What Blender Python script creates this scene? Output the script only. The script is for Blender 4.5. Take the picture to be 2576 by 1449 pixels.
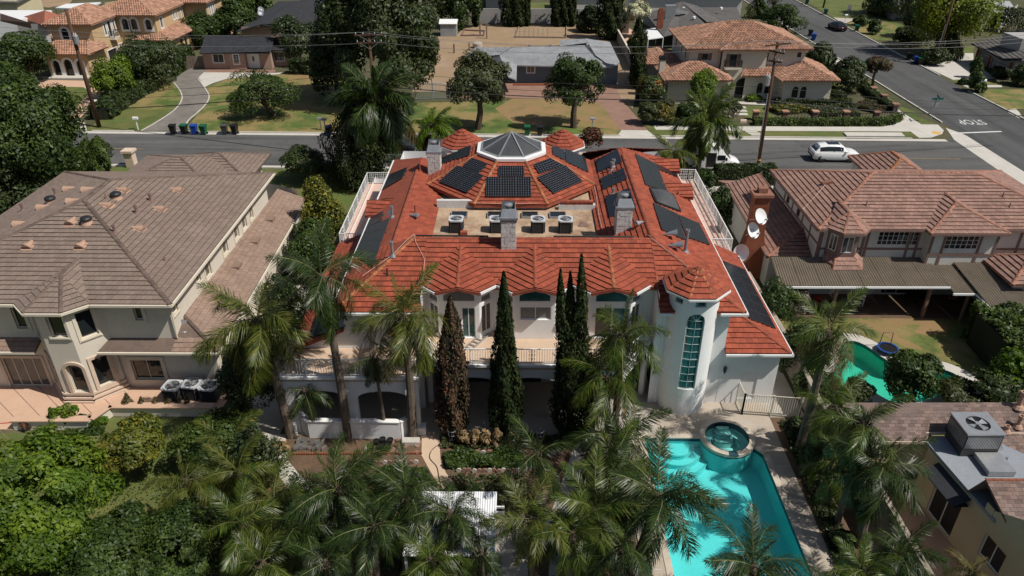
import bpy, bmesh, math, random
import numpy as np
from mathutils import Vector, Matrix
from mathutils.geometry import tessellate_polygon
rad = math.radians
random.seed(7)
for o in list(bpy.data.objects): bpy.data.objects.remove(o, do_unlink=True)
SC = bpy.context.scene
COL = SC.collection
# ------------------------------------------------------------------ camera
CAM_H, CAM_PITCH, CAM_YAW, CAM_F = 26.0, rad(30.2), rad(0.46), 1850.0/2576.0
cam = bpy.data.cameras.new('camera'); cam.sensor_width = 36; cam.lens = 36*CAM_F
cam.clip_start = 0.1; cam.clip_end = 1500
co = bpy.data.objects.new('camera', cam); COL.objects.link(co)
co.location = (0, 0, CAM_H); co.rotation_euler = (math.pi/2-CAM_PITCH, 0, CAM_YAW)
SC.camera = co
# ------------------------------------------------------------------ light
SUN_EL, SUN_AZ = rad(54), rad(111)          # azimuth clockwise from +Y
TOSUN = Vector((math.cos(SUN_EL)*math.sin(SUN_AZ), math.cos(SUN_EL)*math.cos(SUN_AZ), math.sin(SUN_EL)))
W = bpy.data.worlds.new('World'); SC.world = W; W.use_nodes = True
wn = W.node_tree; wn.nodes.clear()
sky = wn.nodes.new('ShaderNodeTexSky'); sky.sky_type = 'NISHITA'; sky.sun_disc = False
sky.sun_elevation = SUN_EL; sky.sun_rotation = SUN_AZ; sky.air_density = 1.0; sky.dust_density = 1.5
bg = wn.nodes.new('ShaderNodeBackground'); bg.inputs[1].default_value = 0.06
wo = wn.nodes.new('ShaderNodeOutputWorld')
wn.links.new(sky.outputs[0], bg.inputs[0]); wn.links.new(bg.outputs[0], wo.inputs[0])
sl = bpy.data.lights.new('sun', 'SUN'); sl.energy = 4.5; sl.angle = rad(0.55); sl.color = (1.0, .955, .88)
so = bpy.data.objects.new('sun', sl); COL.objects.link(so)
so.rotation_euler = TOSUN.to_track_quat('Z', 'Y').to_euler(); so.location = (60, -20, 90)
SC.view_settings.view_transform = 'Standard'; SC.view_settings.look = 'None'
SC.view_settings.exposure = 0.0; SC.view_settings.gamma = 1.0
SC.view_settings.use_curve_mapping = False
SC.render.resolution_x = 1024; SC.render.resolution_y = 576
# ------------------------------------------------------------------ measuring: a sight line of the survey picture (2576 wide) met with a plane
_f = Vector((-math.sin(CAM_YAW)*math.cos(CAM_PITCH), math.cos(CAM_YAW)*math.cos(CAM_PITCH), -math.sin(CAM_PITCH)))
_r = Vector((math.cos(CAM_YAW), math.sin(CAM_YAW), 0)); _u = _r.cross(_f); _c = Vector((0, 0, CAM_H))
def ray(x, y): return _f + _r*((x-1288)/1850.0) - _u*((y-724.5)/1850.0)
def at(x, y, z=0.0):
    d = ray(x, y); return _c + d*((z-CAM_H)/d.z)
def atY(x, y, Y):
    d = ray(x, y); return _c + d*(Y/d.y)
def onp(x, y, p, n):
    d = ray(x, y); return _c + d*((Vector(p)-_c).dot(n)/d.dot(n))
def at2(x, y, z=0.0):
    v = at(x, y, z); return (v.x, v.y)
# ------------------------------------------------------------------ objects
def rootloc(p):
    v = Vector((0, 0, 0))
    while p is not None: v = v + p.location; p = p.parent
    return v
def tag(o, label=None, cat=None, group=None, kind=None):
    if label: o['label'] = label
    if cat: o['category'] = cat
    if group: o['group'] = group
    if kind: o['kind'] = kind
    return o
def thing(name, label, cat, loc=(0, 0, 0), group=None):
    o = bpy.data.objects.new(name, None); COL.objects.link(o); o.location = loc; o.empty_display_size = .3
    return tag(o, label, cat, group)
def link(name, me, parent=None, loc=None):
    o = bpy.data.objects.new(name, me); COL.objects.link(o)
    if parent is not None: o.parent = parent
    if loc is not None: o.location = loc
    return o
def copy_tree(o, parent=None):
    c = o.copy(); COL.objects.link(c)
    if parent is not None: c.parent = parent
    for ch in o.children: copy_tree(ch, c)
    return c
class MB:
    def __init__(s): s.v = []; s.f = []; s.m = []; s.a = []
    def add(s, vs, fs, mi=0, a=0.0):
        b = len(s.v); s.v.extend([tuple(v) for v in vs])
        for f in fs: s.f.append([i+b for i in f]); s.m.append(mi); s.a.append(a)
        return s
    def box(s, x0, y0, z0, x1, y1, z1, mi=0, a=0.0):
        vs = [(x0,y0,z0),(x1,y0,z0),(x1,y1,z0),(x0,y1,z0),(x0,y0,z1),(x1,y0,z1),(x1,y1,z1),(x0,y1,z1)]
        return s.add(vs, [(3,2,1,0),(4,5,6,7),(0,1,5,4),(1,2,6,5),(2,3,7,6),(3,0,4,7)], mi, a)
    def obox(s, c, ax, ay, az, mi=0, a=0.0):
        c, ax, ay, az = Vector(c), Vector(ax), Vector(ay), Vector(az)
        vs = [c-ax-ay-az, c+ax-ay-az, c+ax+ay-az, c-ax+ay-az, c-ax-ay+az, c+ax-ay+az, c+ax+ay+az, c-ax+ay+az]
        return s.add(vs, [(3,2,1,0),(4,5,6,7),(0,1,5,4),(1,2,6,5),(2,3,7,6),(3,0,4,7)], mi, a)
    def bar(s, p, q, w, h=None, mi=0, up=(0,0,1), a=0.0):
        p, q = Vector(p), Vector(q); h = w if h is None else h; d = q-p
        if d.length < 1e-6: return s
        dn = d.normalized(); u = Vector(up)
        if abs(dn.dot(u)) > .98: u = Vector((1, 0, 0))
        sd = dn.cross(u).normalized(); u = sd.cross(dn)
        return s.obox((p+q)/2, d/2, sd*w/2, u*h/2, mi, a)
    def poly(s, pts, mi=0, a=0.0): return s.add(pts, [tuple(range(len(pts)))], mi, a)
    def prism(s, pts, z0, z1, mi=0, top=True, bot=True):
        n = len(pts); vs = [(p[0],p[1],z0) for p in pts]+[(p[0],p[1],z1) for p in pts]
        fs = [(i,(i+1)%n,n+(i+1)%n,n+i) for i in range(n)]
        if top: fs.append(tuple(range(n,2*n)))
        if bot: fs.append(tuple(reversed(range(n))))
        return s.add(vs, fs, mi)
    def slab(s, pts, t, mi=0):
        n = len(pts); vs = [tuple(p) for p in pts]+[(p[0],p[1],p[2]-t) for p in pts]
        return s.add(vs, [tuple(range(n)), tuple(reversed(range(n,2*n)))]+[(i,n+i,n+(i+1)%n,(i+1)%n) for i in range(n)], mi)
    def tube(s, pts, r, n=6, mi=0, cap=True):
        pts = [Vector(p) for p in pts]; k = len(pts)
        rs = r if isinstance(r, (list, tuple)) else [r]*k
        vs = []; ref = Vector((0.13, 0.97, 0.2))
        for i, p in enumerate(pts):
            d = (pts[min(i+1,k-1)]-pts[max(i-1,0)])
            d = d.normalized() if d.length > 1e-7 else Vector((0,0,1))
            if abs(d.dot(ref)) > .95: ref = Vector((1, 0.1, 0))
            x = d.cross(ref).normalized(); y = d.cross(x)
            for j in range(n):
                t = 2*math.pi*j/n; vs.append(p+(x*math.cos(t)+y*math.sin(t))*rs[i])
        fs = [(i*n+j, i*n+(j+1)%n, (i+1)*n+(j+1)%n, (i+1)*n+j) for i in range(k-1) for j in range(n)]
        if cap: fs += [tuple(reversed(range(n))), tuple(range((k-1)*n, k*n))]
        return s.add(vs, fs, mi)
    def lathe(s, prof, n=16, c=(0,0,0), mi=0, ph=0.0, caps=True):
        vs = []; k = len(prof)
        for r, z in prof:
            for j in range(n):
                t = 2*math.pi*j/n+ph; vs.append((c[0]+r*math.cos(t), c[1]+r*math.sin(t), c[2]+z))
        fs = [(i*n+j, i*n+(j+1)%n, (i+1)*n+(j+1)%n, (i+1)*n+j) for i in range(k-1) for j in range(n)]
        if caps: fs += [tuple(reversed(range(n))), tuple(range((k-1)*n, k*n))]
        return s.add(vs, fs, mi)
    def mesh(s, name, mats, off=(0,0,0), smooth=False):
        me = bpy.data.meshes.new(name); o = Vector(off)
        me.from_pydata([(v[0]-o.x, v[1]-o.y, v[2]-o.z) for v in s.v], [], s.f)
        if not isinstance(mats, (list, tuple)): mats = [mats]
        for m in mats: me.materials.append(m)
        if any(s.m): me.polygons.foreach_set('material_index', s.m)
        if any(s.a):
            at_ = me.attributes.new('v', 'FLOAT', 'FACE'); at_.data.foreach_set('value', s.a)
        if smooth: me.polygons.foreach_set('use_smooth', [True]*len(me.polygons))
        me.update(); return me
    def build(s, name, mats, parent=None, smooth=False, kind=None):
        if not s.v: return None
        o = link(name, s.mesh(name, mats, rootloc(parent) if parent else (0,0,0), smooth), parent)
        if kind: o['kind'] = kind
        return o
def part(name, mat, parent, fn, **k):
    b = MB(); fn(b); return b.build(name, mat, parent, **k)
# ------------------------------------------------------------------ materials
def newmat(name):
    m = bpy.data.materials.new(name); m.use_nodes = True; nt = m.node_tree; nt.nodes.clear()
    out = nt.nodes.new('ShaderNodeOutputMaterial'); bs = nt.nodes.new('ShaderNodeBsdfPrincipled')
    nt.links.new(bs.outputs[0], out.inputs[0]); return m, nt, bs, out
def N(nt, t, **k):
    n = nt.nodes.new(t)
    for a, b in k.items(): setattr(n, a, b)
    return n
def noise(nt, scale, det=4, rough=.6, coord='Position', vec=None):
    if vec is None:
        if coord == 'Position': g = N(nt, 'ShaderNodeNewGeometry'); vec = g.outputs['Position']
        else: g = N(nt, 'ShaderNodeTexCoord'); vec = g.outputs['Object']
    n = N(nt, 'ShaderNodeTexNoise'); n.inputs['Scale'].default_value = scale
    n.inputs['Detail'].default_value = det; n.inputs['Roughness'].default_value = rough
    nt.links.new(vec, n.inputs['Vector']); return n
def ramp(nt, src, stops):
    r = N(nt, 'ShaderNodeValToRGB'); cr = r.color_ramp
    while len(cr.elements) < len(stops): cr.elements.new(.5)
    for e, (p, c) in zip(cr.elements, stops):
        e.position = p; e.color = (*c, 1) if len(c) == 3 else c
    nt.links.new(src, r.inputs[0]); return r
def mixc(nt, a, b, fac, mode='MIX'):
    m = N(nt, 'ShaderNodeMix', data_type='RGBA', blend_type=mode)
    for s, v in ((m.inputs[6], a), (m.inputs[7], b), (m.inputs[0], fac)):
        if hasattr(v, 'is_output'): nt.links.new(v, s)
        elif isinstance(v, (int, float)): s.default_value = v
        else: s.default_value = (*v, 1)
    return m.outputs[2]
def mth(nt, op, a, b=None):
    m = N(nt, 'ShaderNodeMath', operation=op)
    for s, v in ((m.inputs[0], a), (m.inputs[1], b)):
        if v is None: continue
        if hasattr(v, 'is_output'): nt.links.new(v, s)
        else: s.default_value = v
    return m.outputs[0]
def rnd_value(nt):
    a = N(nt, 'ShaderNodeAttribute', attribute_name='v'); oi = N(nt, 'ShaderNodeObjectInfo')
    return mth(nt, 'FRACT', mth(nt, 'ADD', a.outputs['Fac'], oi.outputs['Random']))
MATS = {}
def mat(name, col, rough=.8, var=.18, scale=1.3, fine=14, col2=None, bump=.0, bscale=60, spec=.3, metal=0, tilevar=0, dirt=None, coord='Position', patch=(.35, .65)):
    m, nt, bs, out = newmat(name); MATS[name] = m
    n1 = noise(nt, scale, 5, .65, coord); n2 = noise(nt, fine, 3, .7, coord)
    lo = tuple(c*(1-var) for c in col); hi = tuple(min(1, c*(1+var)) for c in col)
    c = ramp(nt, n1.outputs['Fac'], [(.3, lo), (.7, hi)]).outputs[0]
    if col2: c = mixc(nt, c, col2, ramp(nt, noise(nt, scale*.55, 6, .7, coord).outputs['Fac'], [(patch[0], (0,0,0)), (patch[1], (1,1,1))]).outputs[0])
    f = ramp(nt, n2.outputs['Fac'], [(.3, (1-var*.8,)*3), (.7, (1+var*.6,)*3)]).outputs[0]
    c = mixc(nt, c, f, 1.0, 'MULTIPLY')
    if tilevar:
        r = rnd_value(nt)
        t = ramp(nt, r, [(0, (1-tilevar,)*3), (.5, (1, 1, 1)), (1, (1+tilevar,)*3)]).outputs[0]
        c = mixc(nt, c, t, 1.0, 'MULTIPLY')
    if dirt:
        c = mixc(nt, c, dirt, ramp(nt, noise(nt, scale*2.3, 8, .75, coord).outputs['Fac'], [(.52, (0,0,0)), (.75, (.75,)*3)]).outputs[0])
    nt.links.new(c, bs.inputs['Base Color'])
    bs.inputs['Roughness'].default_value = rough; bs.inputs['Metallic'].default_value = metal
    bs.inputs['Specular IOR Level'].default_value = spec
    if bump:
        b = N(nt, 'ShaderNodeBump'); b.inputs['Strength'].default_value = bump; b.inputs['Distance'].default_value = .02
        nt.links.new(noise(nt, bscale, 4, .7, coord).outputs['Fac'], b.inputs['Height']); nt.links.new(b.outputs[0], bs.inputs['Normal'])
    return m
def leafmat(name, cols, trans=.28, rough=.5, spec=.35):
    m, nt, bs, out = newmat(name); MATS[name] = m
    r = rnd_value(nt)
    k = len(cols); c = ramp(nt, r, [(i/max(1, k-1), cc) for i, cc in enumerate(cols)]).outputs[0]
    n = noise(nt, .9, 3, .6); c = mixc(nt, c, ramp(nt, n.outputs['Fac'], [(.3, (.72,)*3), (.7, (1.25,)*3)]).outputs[0], 1.0, 'MULTIPLY')
    nt.links.new(c, bs.inputs['Base Color']); bs.inputs['Roughness'].default_value = rough
    bs.inputs['Specular IOR Level'].default_value = spec
    t = N(nt, 'ShaderNodeBsdfTranslucent'); c2 = mixc(nt, c, (1.25, 1.3, .6), 1.0, 'MULTIPLY'); nt.links.new(c2, t.inputs[0])
    mx = N(nt, 'ShaderNodeMixShader'); mx.inputs[0].default_value = trans
    nt.links.new(bs.outputs[0], mx.inputs[1]); nt.links.new(t.outputs[0], mx.inputs[2]); nt.links.new(mx.outputs[0], out.inputs[0])
    return m
# ------------------------------------------------------------------ material library
M_redtile = mat('red_tile', (.295, .068, .036), .8, .16, .8, 18, tilevar=.2, bump=.25, bscale=40, dirt=(.20, .072, .048))
M_redridge = mat('red_ridge_tile', (.27, .07, .04), .75, .2, 2, 18, tilevar=.2, dirt=(.22, .11, .06))
M_mossridge = mat('weathered_ridge_tile', (.33, .12, .055), .8, .3, 3, 18, tilevar=.25, dirt=(.16, .12, .04))
M_tantile = mat('taupe_tile', (.225, .172, .140), .8, .12, .5, 16, tilevar=.1, bump=.2, bscale=40, col2=(.205, .15, .122))
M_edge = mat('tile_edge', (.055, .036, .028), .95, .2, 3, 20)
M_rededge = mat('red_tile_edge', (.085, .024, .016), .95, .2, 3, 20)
M_skirt = mat('brown_skirt_tile', (.245, .165, .125), .8, .12, .7, 16, tilevar=.11, col2=(.285, .20, .155))
M_tanridge = mat('taupe_ridge_tile', (.13, .093, .075), .8, .2, 2, 16, tilevar=.2)
M_pinktile = mat('mauve_tile', (.285, .165, .13), .8, .14, .6, 16, tilevar=.16, bump=.2, bscale=40, dirt=(.14, .10, .07))
M_pinkridge = mat('mauve_ridge_tile', (.30, .14, .095), .8, .25, 2, 16, tilevar=.22, dirt=(.12, .09, .05))
M_spanish = mat('clay_barrel_tile', (.35, .195, .13), .8, .18, .8, 10, tilevar=.3, dirt=(.22, .12, .085))
M_shingle = mat('brown_shingle', (.195, .128, .105), .85, .25, 1.2, 24, tilevar=.3, col2=(.17, .13, .115))
M_greyshing = mat('grey_shingle', (.27, .28, .29), .88, .2, .9, 6, tilevar=.22)
M_darkshing = mat('charcoal_shingle', (.035, .037, .043), .9, .15, .8, 6, tilevar=.2)
M_taupeshing = mat('taupe_shingle', (.115, .108, .102), .9, .2, .8, 5, tilevar=.2)
M_white = mat('white_stucco', (.80, .80, .79), .85, .035, .5, 22, bump=.12, bscale=90, dirt=(.70, .69, .665))
M_whitetrim = mat('white_paint', (.75, .75, .74), .5, .03, 2, 20)
M_cream = mat('cream_stucco', (.64, .585, .49), .88, .05, .4, 20, bump=.15, bscale=90, dirt=(.52, .49, .42))
M_creamtrim = mat('cream_trim', (.66, .59, .48), .7, .04, 2, 20)
M_beigestone = mat('beige_stone', (.60, .47, .37), .8, .08, 2, 20)
M_tudor = mat('offwhite_plaster', (.56, .545, .50), .9, .06, .8, 22, bump=.3, bscale=50, dirt=(.42, .41, .38))
M_timber = mat('mauve_timber', (.20, .125, .105), .75, .15, 3, 20)
M_yellow = mat('pale_yellow_stucco', (.52, .46, .31), .88, .06, .5, 20, dirt=(.42, .37, .26))
M_mustard = mat('mustard_stucco', (.52, .37, .205), .88, .06, .4, 12, dirt=(.47, .32, .16))
M_medcream = mat('ivory_stucco', (.60, .55, .46), .88, .05, .4, 12)
M_pinkwall = mat('pink_siding', (.40, .27, .21), .85, .06, .6, 12)
M_bluewall = mat('blue_siding', (.115, .155, .185), .85, .06, .6, 12)
M_greywall = mat('grey_plaster', (.36, .35, .34), .9, .08, .5, 12)
M_block = mat('block_wall', (.34, .29, .23), .9, .15, .7, 10, dirt=(.2, .18, .14))
M_glass, _nt, _b, _o = newmat('window_glass')
_b.inputs['Base Color'].default_value = (.016, .02, .022, 1); _b.inputs['Roughness'].default_value = .06; _b.inputs['Specular IOR Level'].default_value = .6
M_teal = mat('teal_glass', (.03, .13, .135), .08, .2, 1.2, 4, spec=.6, col2=(.015, .05, .055))
M_blind = mat('window_blind', (.17, .175, .18), .2, .1, 3, 8, spec=.6)
M_curtain = mat('curtain_glass', (.12, .11, .095), .12, .25, 2, 6, spec=.6)
M_glassroof = mat('smoky_skylight', (.06, .063, .065), .3, .12, .5, 4, spec=.45, col2=(.08, .08, .08))
M_dark = mat('dark_metal', (.02, .02, .022), .5, .15, 4, 20, spec=.4)
M_black = mat('black_plastic', (.012, .012, .013), .45, .1, 4, 20, spec=.4)
M_lead = mat('lead_flashing', (.30, .315, .34), .5, .12, 3, 20, metal=.4)
M_galv = mat('galvanised_metal', (.42, .43, .44), .4, .1, 3, 20, metal=.6)
M_peach = mat('peach_flashing', (.43, .275, .195), .75, .1, 2, 20, dirt=(.33, .21, .15))
M_stone = mat('painted_stone', (.58, .565, .54), .85, .12, 3, 16, bump=.6, bscale=18, dirt=(.34, .33, .31))
M_brick = mat('red_brick', (.235, .075, .04), .85, .2, 2, 22, bump=.4, bscale=40)
M_flatroof = mat('tan_flat_roof', (.44, .32, .215), .85, .2, .7, 5, col2=(.30, .19, .12), dirt=(.58, .50, .40), patch=(.42, .58))
M_parapet = mat('cracked_white_parapet', (.60, .59, .57), .85, .1, 1, 10, dirt=(.33, .32, .31))
M_pinkfloor = mat('pink_balcony_floor', (.60, .42, .35), .85, .1, .8, 10, dirt=(.52, .38, .31))
M_tanfloor = mat('tan_terrace_floor', (.56, .415, .30), .85, .07, .6, 12, dirt=(.45, .32, .23))
M_concrete = mat('concrete', (.44, .40, .345), .88, .1, .6, 14, dirt=(.35, .31, .265))
M_pconc = mat('pale_concrete', (.52, .49, .44), .88, .08, .6, 12, dirt=(.42, .39, .35))
M_deck = mat('pool_deck', (.46, .40, .33), .85, .1, .8, 16, col2=(.40, .335, .27), dirt=(.33, .28, .23))
M_coping = mat('pool_coping', (.52, .455, .37), .85, .1, 1.5, 16)
M_patio = mat('salmon_patio', (.56, .37, .26), .85, .06, .7, 12, dirt=(.47, .31, .22))
def asphalt(name, col, stretch):
    m = mat(name, col, .9, .12, .25, 6, bump=.2, bscale=50, col2=tuple(c*1.16 for c in col), patch=(.4, .6)); nt = m.node_tree; bs = next(n for n in nt.nodes if n.type == 'BSDF_PRINCIPLED')
    g = N(nt, 'ShaderNodeNewGeometry'); mp = N(nt, 'ShaderNodeMapping'); mp.inputs['Scale'].default_value = stretch; nt.links.new(g.outputs['Position'], mp.inputs[0])
    w = noise(nt, 1.0, 3, .55, vec=mp.outputs[0]); c = bs.inputs['Base Color'].links[0].from_socket
    c = mixc(nt, c, ramp(nt, w.outputs['Fac'], [(.32, (.74,)*3), (.5, (1, 1, 1)), (.68, (1.14,)*3)]).outputs[0], 1.0, 'MULTIPLY')
    v = N(nt, 'ShaderNodeTexVoronoi', feature='DISTANCE_TO_EDGE'); v.inputs['Scale'].default_value = .22
    dn = noise(nt, .8, 4, .7); ad = N(nt, 'ShaderNodeMix', data_type='VECTOR'); ad.inputs[0].default_value = .25; nt.links.new(g.outputs['Position'], ad.inputs[4]); sc = N(nt, 'ShaderNodeVectorMath', operation='SCALE'); sc.inputs['Scale'].default_value = 14; nt.links.new(dn.outputs['Color'], sc.inputs[0]); nt.links.new(sc.outputs[0], ad.inputs[5]); nt.links.new(ad.outputs[1], v.inputs['Vector'])
    k = ramp(nt, v.outputs['Distance'], [(.0, (.5,)*3), (.012, (1, 1, 1))]).outputs[0]; c = mixc(nt, c, k, .8, 'MULTIPLY'); nt.links.new(c, bs.inputs['Base Color']); return m
M_asphalt = asphalt('asphalt', (.094, .093, .09), (.03, .75, 1)); M_asphalt2 = asphalt('old_asphalt', (.076, .076, .076), (.55, .03, 1))
M_drive = mat('worn_driveway', (.185, .168, .148), .9, .2, .5, 8, dirt=(.10, .09, .08))
M_lawn = mat('lawn_grass', (.075, .115, .027), .9, .35, .5, 26, col2=(.15, .145, .045), bump=.5, bscale=60)
M_drylawn = mat('dry_lawn', (.20, .165, .06), .9, .3, .45, 22, col2=(.28, .175, .085), bump=.5, bscale=60, patch=(.38, .6))
M_greendry = mat('patchy_lawn', (.085, .125, .028), .9, .35, .4, 24, col2=(.25, .19, .075), bump=.5, bscale=60, patch=(.43, .58))
M_dirt = mat('garden_dirt', (.155, .095, .058), .95, .35, .7, 12, col2=(.10, .07, .045), bump=.6, bscale=30)
M_drydirt = mat('bare_earth', (.33, .235, .155), .95, .18, .3, 8, col2=(.29, .20, .115), bump=.4, bscale=20)
M_ground = mat('yard_ground', (.10, .088, .05), .95, .35, .25, 9, col2=(.06, .07, .027), bump=.5, bscale=20)
M_paver = mat('red_paver', (.28, .165, .125), .88, .14, .8, 10, tilevar=.15)
M_paint = mat('white_road_paint', (.62, .62, .60), .7, .1, 3, 12, dirt=(.4, .4, .39))
M_ypaint = mat('worn_yellow_paint', (.34, .235, .09), .8, .2, 3, 12, dirt=(.16, .14, .10))
M_yramp = mat('yellow_tactile', (.62, .36, .10), .8, .1, 3, 30)
M_wood = mat('pole_wood', (.085, .045, .026), .85, .25, 4, 24, dirt=(.05, .03, .02))
M_fence = mat('weathered_boards', (.22, .17, .135), .85, .2, 1.5, 12, tilevar=.2)
M_bark = mat('bark', (.085, .062, .045), .9, .3, 3, 16, bump=.6, bscale=20, coord='Object')
M_palmbark = mat('palm_bark', (.135, .105, .08), .9, .3, 2, 16, bump=.6, bscale=16, coord='Object')
M_wire = mat('wire', (.02, .02, .02), .6, .1, 4, 10)
M_corr = mat('corrugated_brown', (.15, .122, .09), .7, .18, .6, 8, dirt=(.12, .095, .06))
M_corrw = mat('white_corrugated', (.74, .75, .77), .45, .04, .8, 8)
M_solarframe = mat('panel_frame', (.10, .10, .105), .35, .1, 3, 10, metal=.6)
def solarmat(name, base, line):
    m, nt, bs, out = newmat(name); MATS[name] = m
    tc = N(nt, 'ShaderNodeTexCoord'); sp = N(nt, 'ShaderNodeSeparateXYZ'); nt.links.new(tc.outputs['UV'], sp.inputs[0])
    fx = mth(nt, 'ABSOLUTE', mth(nt, 'SUBTRACT', mth(nt, 'FRACT', sp.outputs[0]), .5)); fy = mth(nt, 'ABSOLUTE', mth(nt, 'SUBTRACT', mth(nt, 'FRACT', sp.outputs[1]), .5))
    dia = mth(nt, 'GREATER_THAN', mth(nt, 'ADD', fx, fy), .83)
    ln = mth(nt, 'GREATER_THAN', mth(nt, 'MAXIMUM', fx, fy), .475)
    c = mixc(nt, base, line, mth(nt, 'MAXIMUM', mth(nt, 'MULTIPLY', ln, .45), dia))
    nt.links.new(c, bs.inputs['Base Color']); bs.inputs['Roughness'].default_value = .22; bs.inputs['Specular IOR Level'].default_value = .35
    return m
M_solar = solarmat('solar_cells', (.0065, .0075, .0105), (.20, .21, .22))
M_solar2 = solarmat('solar_cells_dim', (.011, .0125, .015), (.05, .052, .055))
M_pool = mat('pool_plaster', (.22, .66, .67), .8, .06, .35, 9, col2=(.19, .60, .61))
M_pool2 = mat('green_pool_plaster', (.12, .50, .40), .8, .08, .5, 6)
M_poolwall = mat('depth_dimmed_plaster', (.14, .50, .51), .8, .05, .5, 6)  # darker than the floor plaster, standing in for light lost in deep water
M_palebar = mat('pale_teal_bar', (.36, .47, .47), .5, .05, 3, 10)
M_pooltile = mat('pool_waterline_tile', (.03, .075, .10), .3, .2, 6, 20)
def watermat(name, tint):
    m, nt, bs, out = newmat(name); MATS[name] = m; nt.nodes.remove(bs)
    t = N(nt, 'ShaderNodeBsdfTransparent'); t.inputs[0].default_value = (*tint, 1)
    g = N(nt, 'ShaderNodeBsdfGlossy'); g.inputs['Roughness'].default_value = .02; g.inputs[0].default_value = (.9, .9, .9, 1)
    f = N(nt, 'ShaderNodeFresnel'); f.inputs[0].default_value = 1.33
    b = N(nt, 'ShaderNodeBump'); b.inputs['Strength'].default_value = .25; b.inputs['Distance'].default_value = .03
    nt.links.new(noise(nt, 5, 3, .6).outputs['Fac'], b.inputs['Height']); nt.links.new(b.outputs[0], g.inputs['Normal']); nt.links.new(b.outputs[0], f.inputs['Normal'])
    mx = N(nt, 'ShaderNodeMixShader'); nt.links.new(f.outputs[0], mx.inputs[0]); nt.links.new(t.outputs[0], mx.inputs[1]); nt.links.new(g.outputs[0], mx.inputs[2]); nt.links.new(mx.outputs[0], out.inputs[0])
    return m
M_water = watermat('pool_water', (.66, .975, .965)); M_water2 = watermat('green_pool_water', (.55, .95, .86)); M_spawater = watermat('spa_water', (.82, .98, .96))
# foliage: albedo 0.03 - 0.12
L_palm = leafmat('palm_leaf', [(.022, .046, .006), (.042, .076, .008), (.07, .108, .012), (.14, .155, .025)], .24, .38, .4)
L_palmdark = leafmat('palm_leaf_dark', [(.016, .034, .007), (.028, .052, .01), (.05, .075, .015)], .22, .38, .4)
L_palm2 = leafmat('palm_leaf_warm', [(.035, .055, .008), (.06, .085, .011), (.10, .125, .016), (.18, .16, .03)], .26, .42, .35)
L_palmy = leafmat('palm_leaf_yellowing', [(.06, .085, .02), (.10, .11, .03), (.16, .115, .04), (.24, .15, .08)], .25, .5)
L_dead = leafmat('dead_frond', [(.16, .10, .05), (.22, .15, .08), (.12, .07, .035)], .1, .7)
L_mid = leafmat('green_leaf', [(.022, .045, .009), (.042, .072, .013), (.075, .112, .02)], .26)
L_dark = leafmat('dark_leaf', [(.022, .038, .011), (.036, .056, .015), (.055, .078, .02)], .2)
L_olive = leafmat('olive_leaf', [(.04, .055, .02), (.062, .075, .026), (.085, .095, .034)], .22)
L_bright = leafmat('bright_leaf', [(.055, .105, .011), (.105, .175, .015), (.17, .235, .022)], .4)
L_lime = leafmat('lime_leaf', [(.10, .15, .012), (.16, .20, .016), (.22, .24, .02)], .35)
L_yellow = leafmat('yellow_green_leaf', [(.045, .075, .012), (.14, .15, .02), (.26, .23, .03)], .3)
L_cypress = leafmat('cypress_leaf', [(.016, .026, .01), (.028, .042, .014), (.048, .062, .02)], .1, .8, .12)
L_cyprust = leafmat('rusty_cypress_leaf', [(.02, .025, .01), (.045, .035, .016), (.10, .05, .026), (.075, .04, .02)], .08, .7)
L_hedge = leafmat('hedge_leaf', [(.04, .07, .014), (.065, .10, .018), (.09, .13, .022)], .25)
L_rust = leafmat('rust_leaf', [(.05, .055, .02), (.10, .06, .028), (.13, .06, .035)], .2)
L_orangefl = leafmat('orange_flower', [(.04, .07, .015), (.05, .075, .015), (.07, .09, .018), (.45, .14, .02)], .2)
L_yelfl = leafmat('yellow_flower', [(.05, .07, .018), (.06, .085, .02), (.45, .26, .03)], .2)
L_redfl = leafmat('red_flower', [(.045, .05, .018), (.05, .055, .02), (.16, .028, .018)], .2)
L_pinkfl = leafmat('pink_flower', [(.05, .065, .022), (.07, .085, .03), (.32, .20, .24)], .2)
L_whitefl = leafmat('white_flower', [(.045, .07, .018), (.55, .53, .38), (.62, .6, .45)], .2)
L_grass = leafmat('ornamental_grass', [(.09, .08, .035), (.13, .10, .05), (.16, .12, .06)], .2)
L_dry = leafmat('dry_stalk', [(.28, .19, .09), (.36, .25, .13), (.20, .13, .06)], .15)
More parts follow.
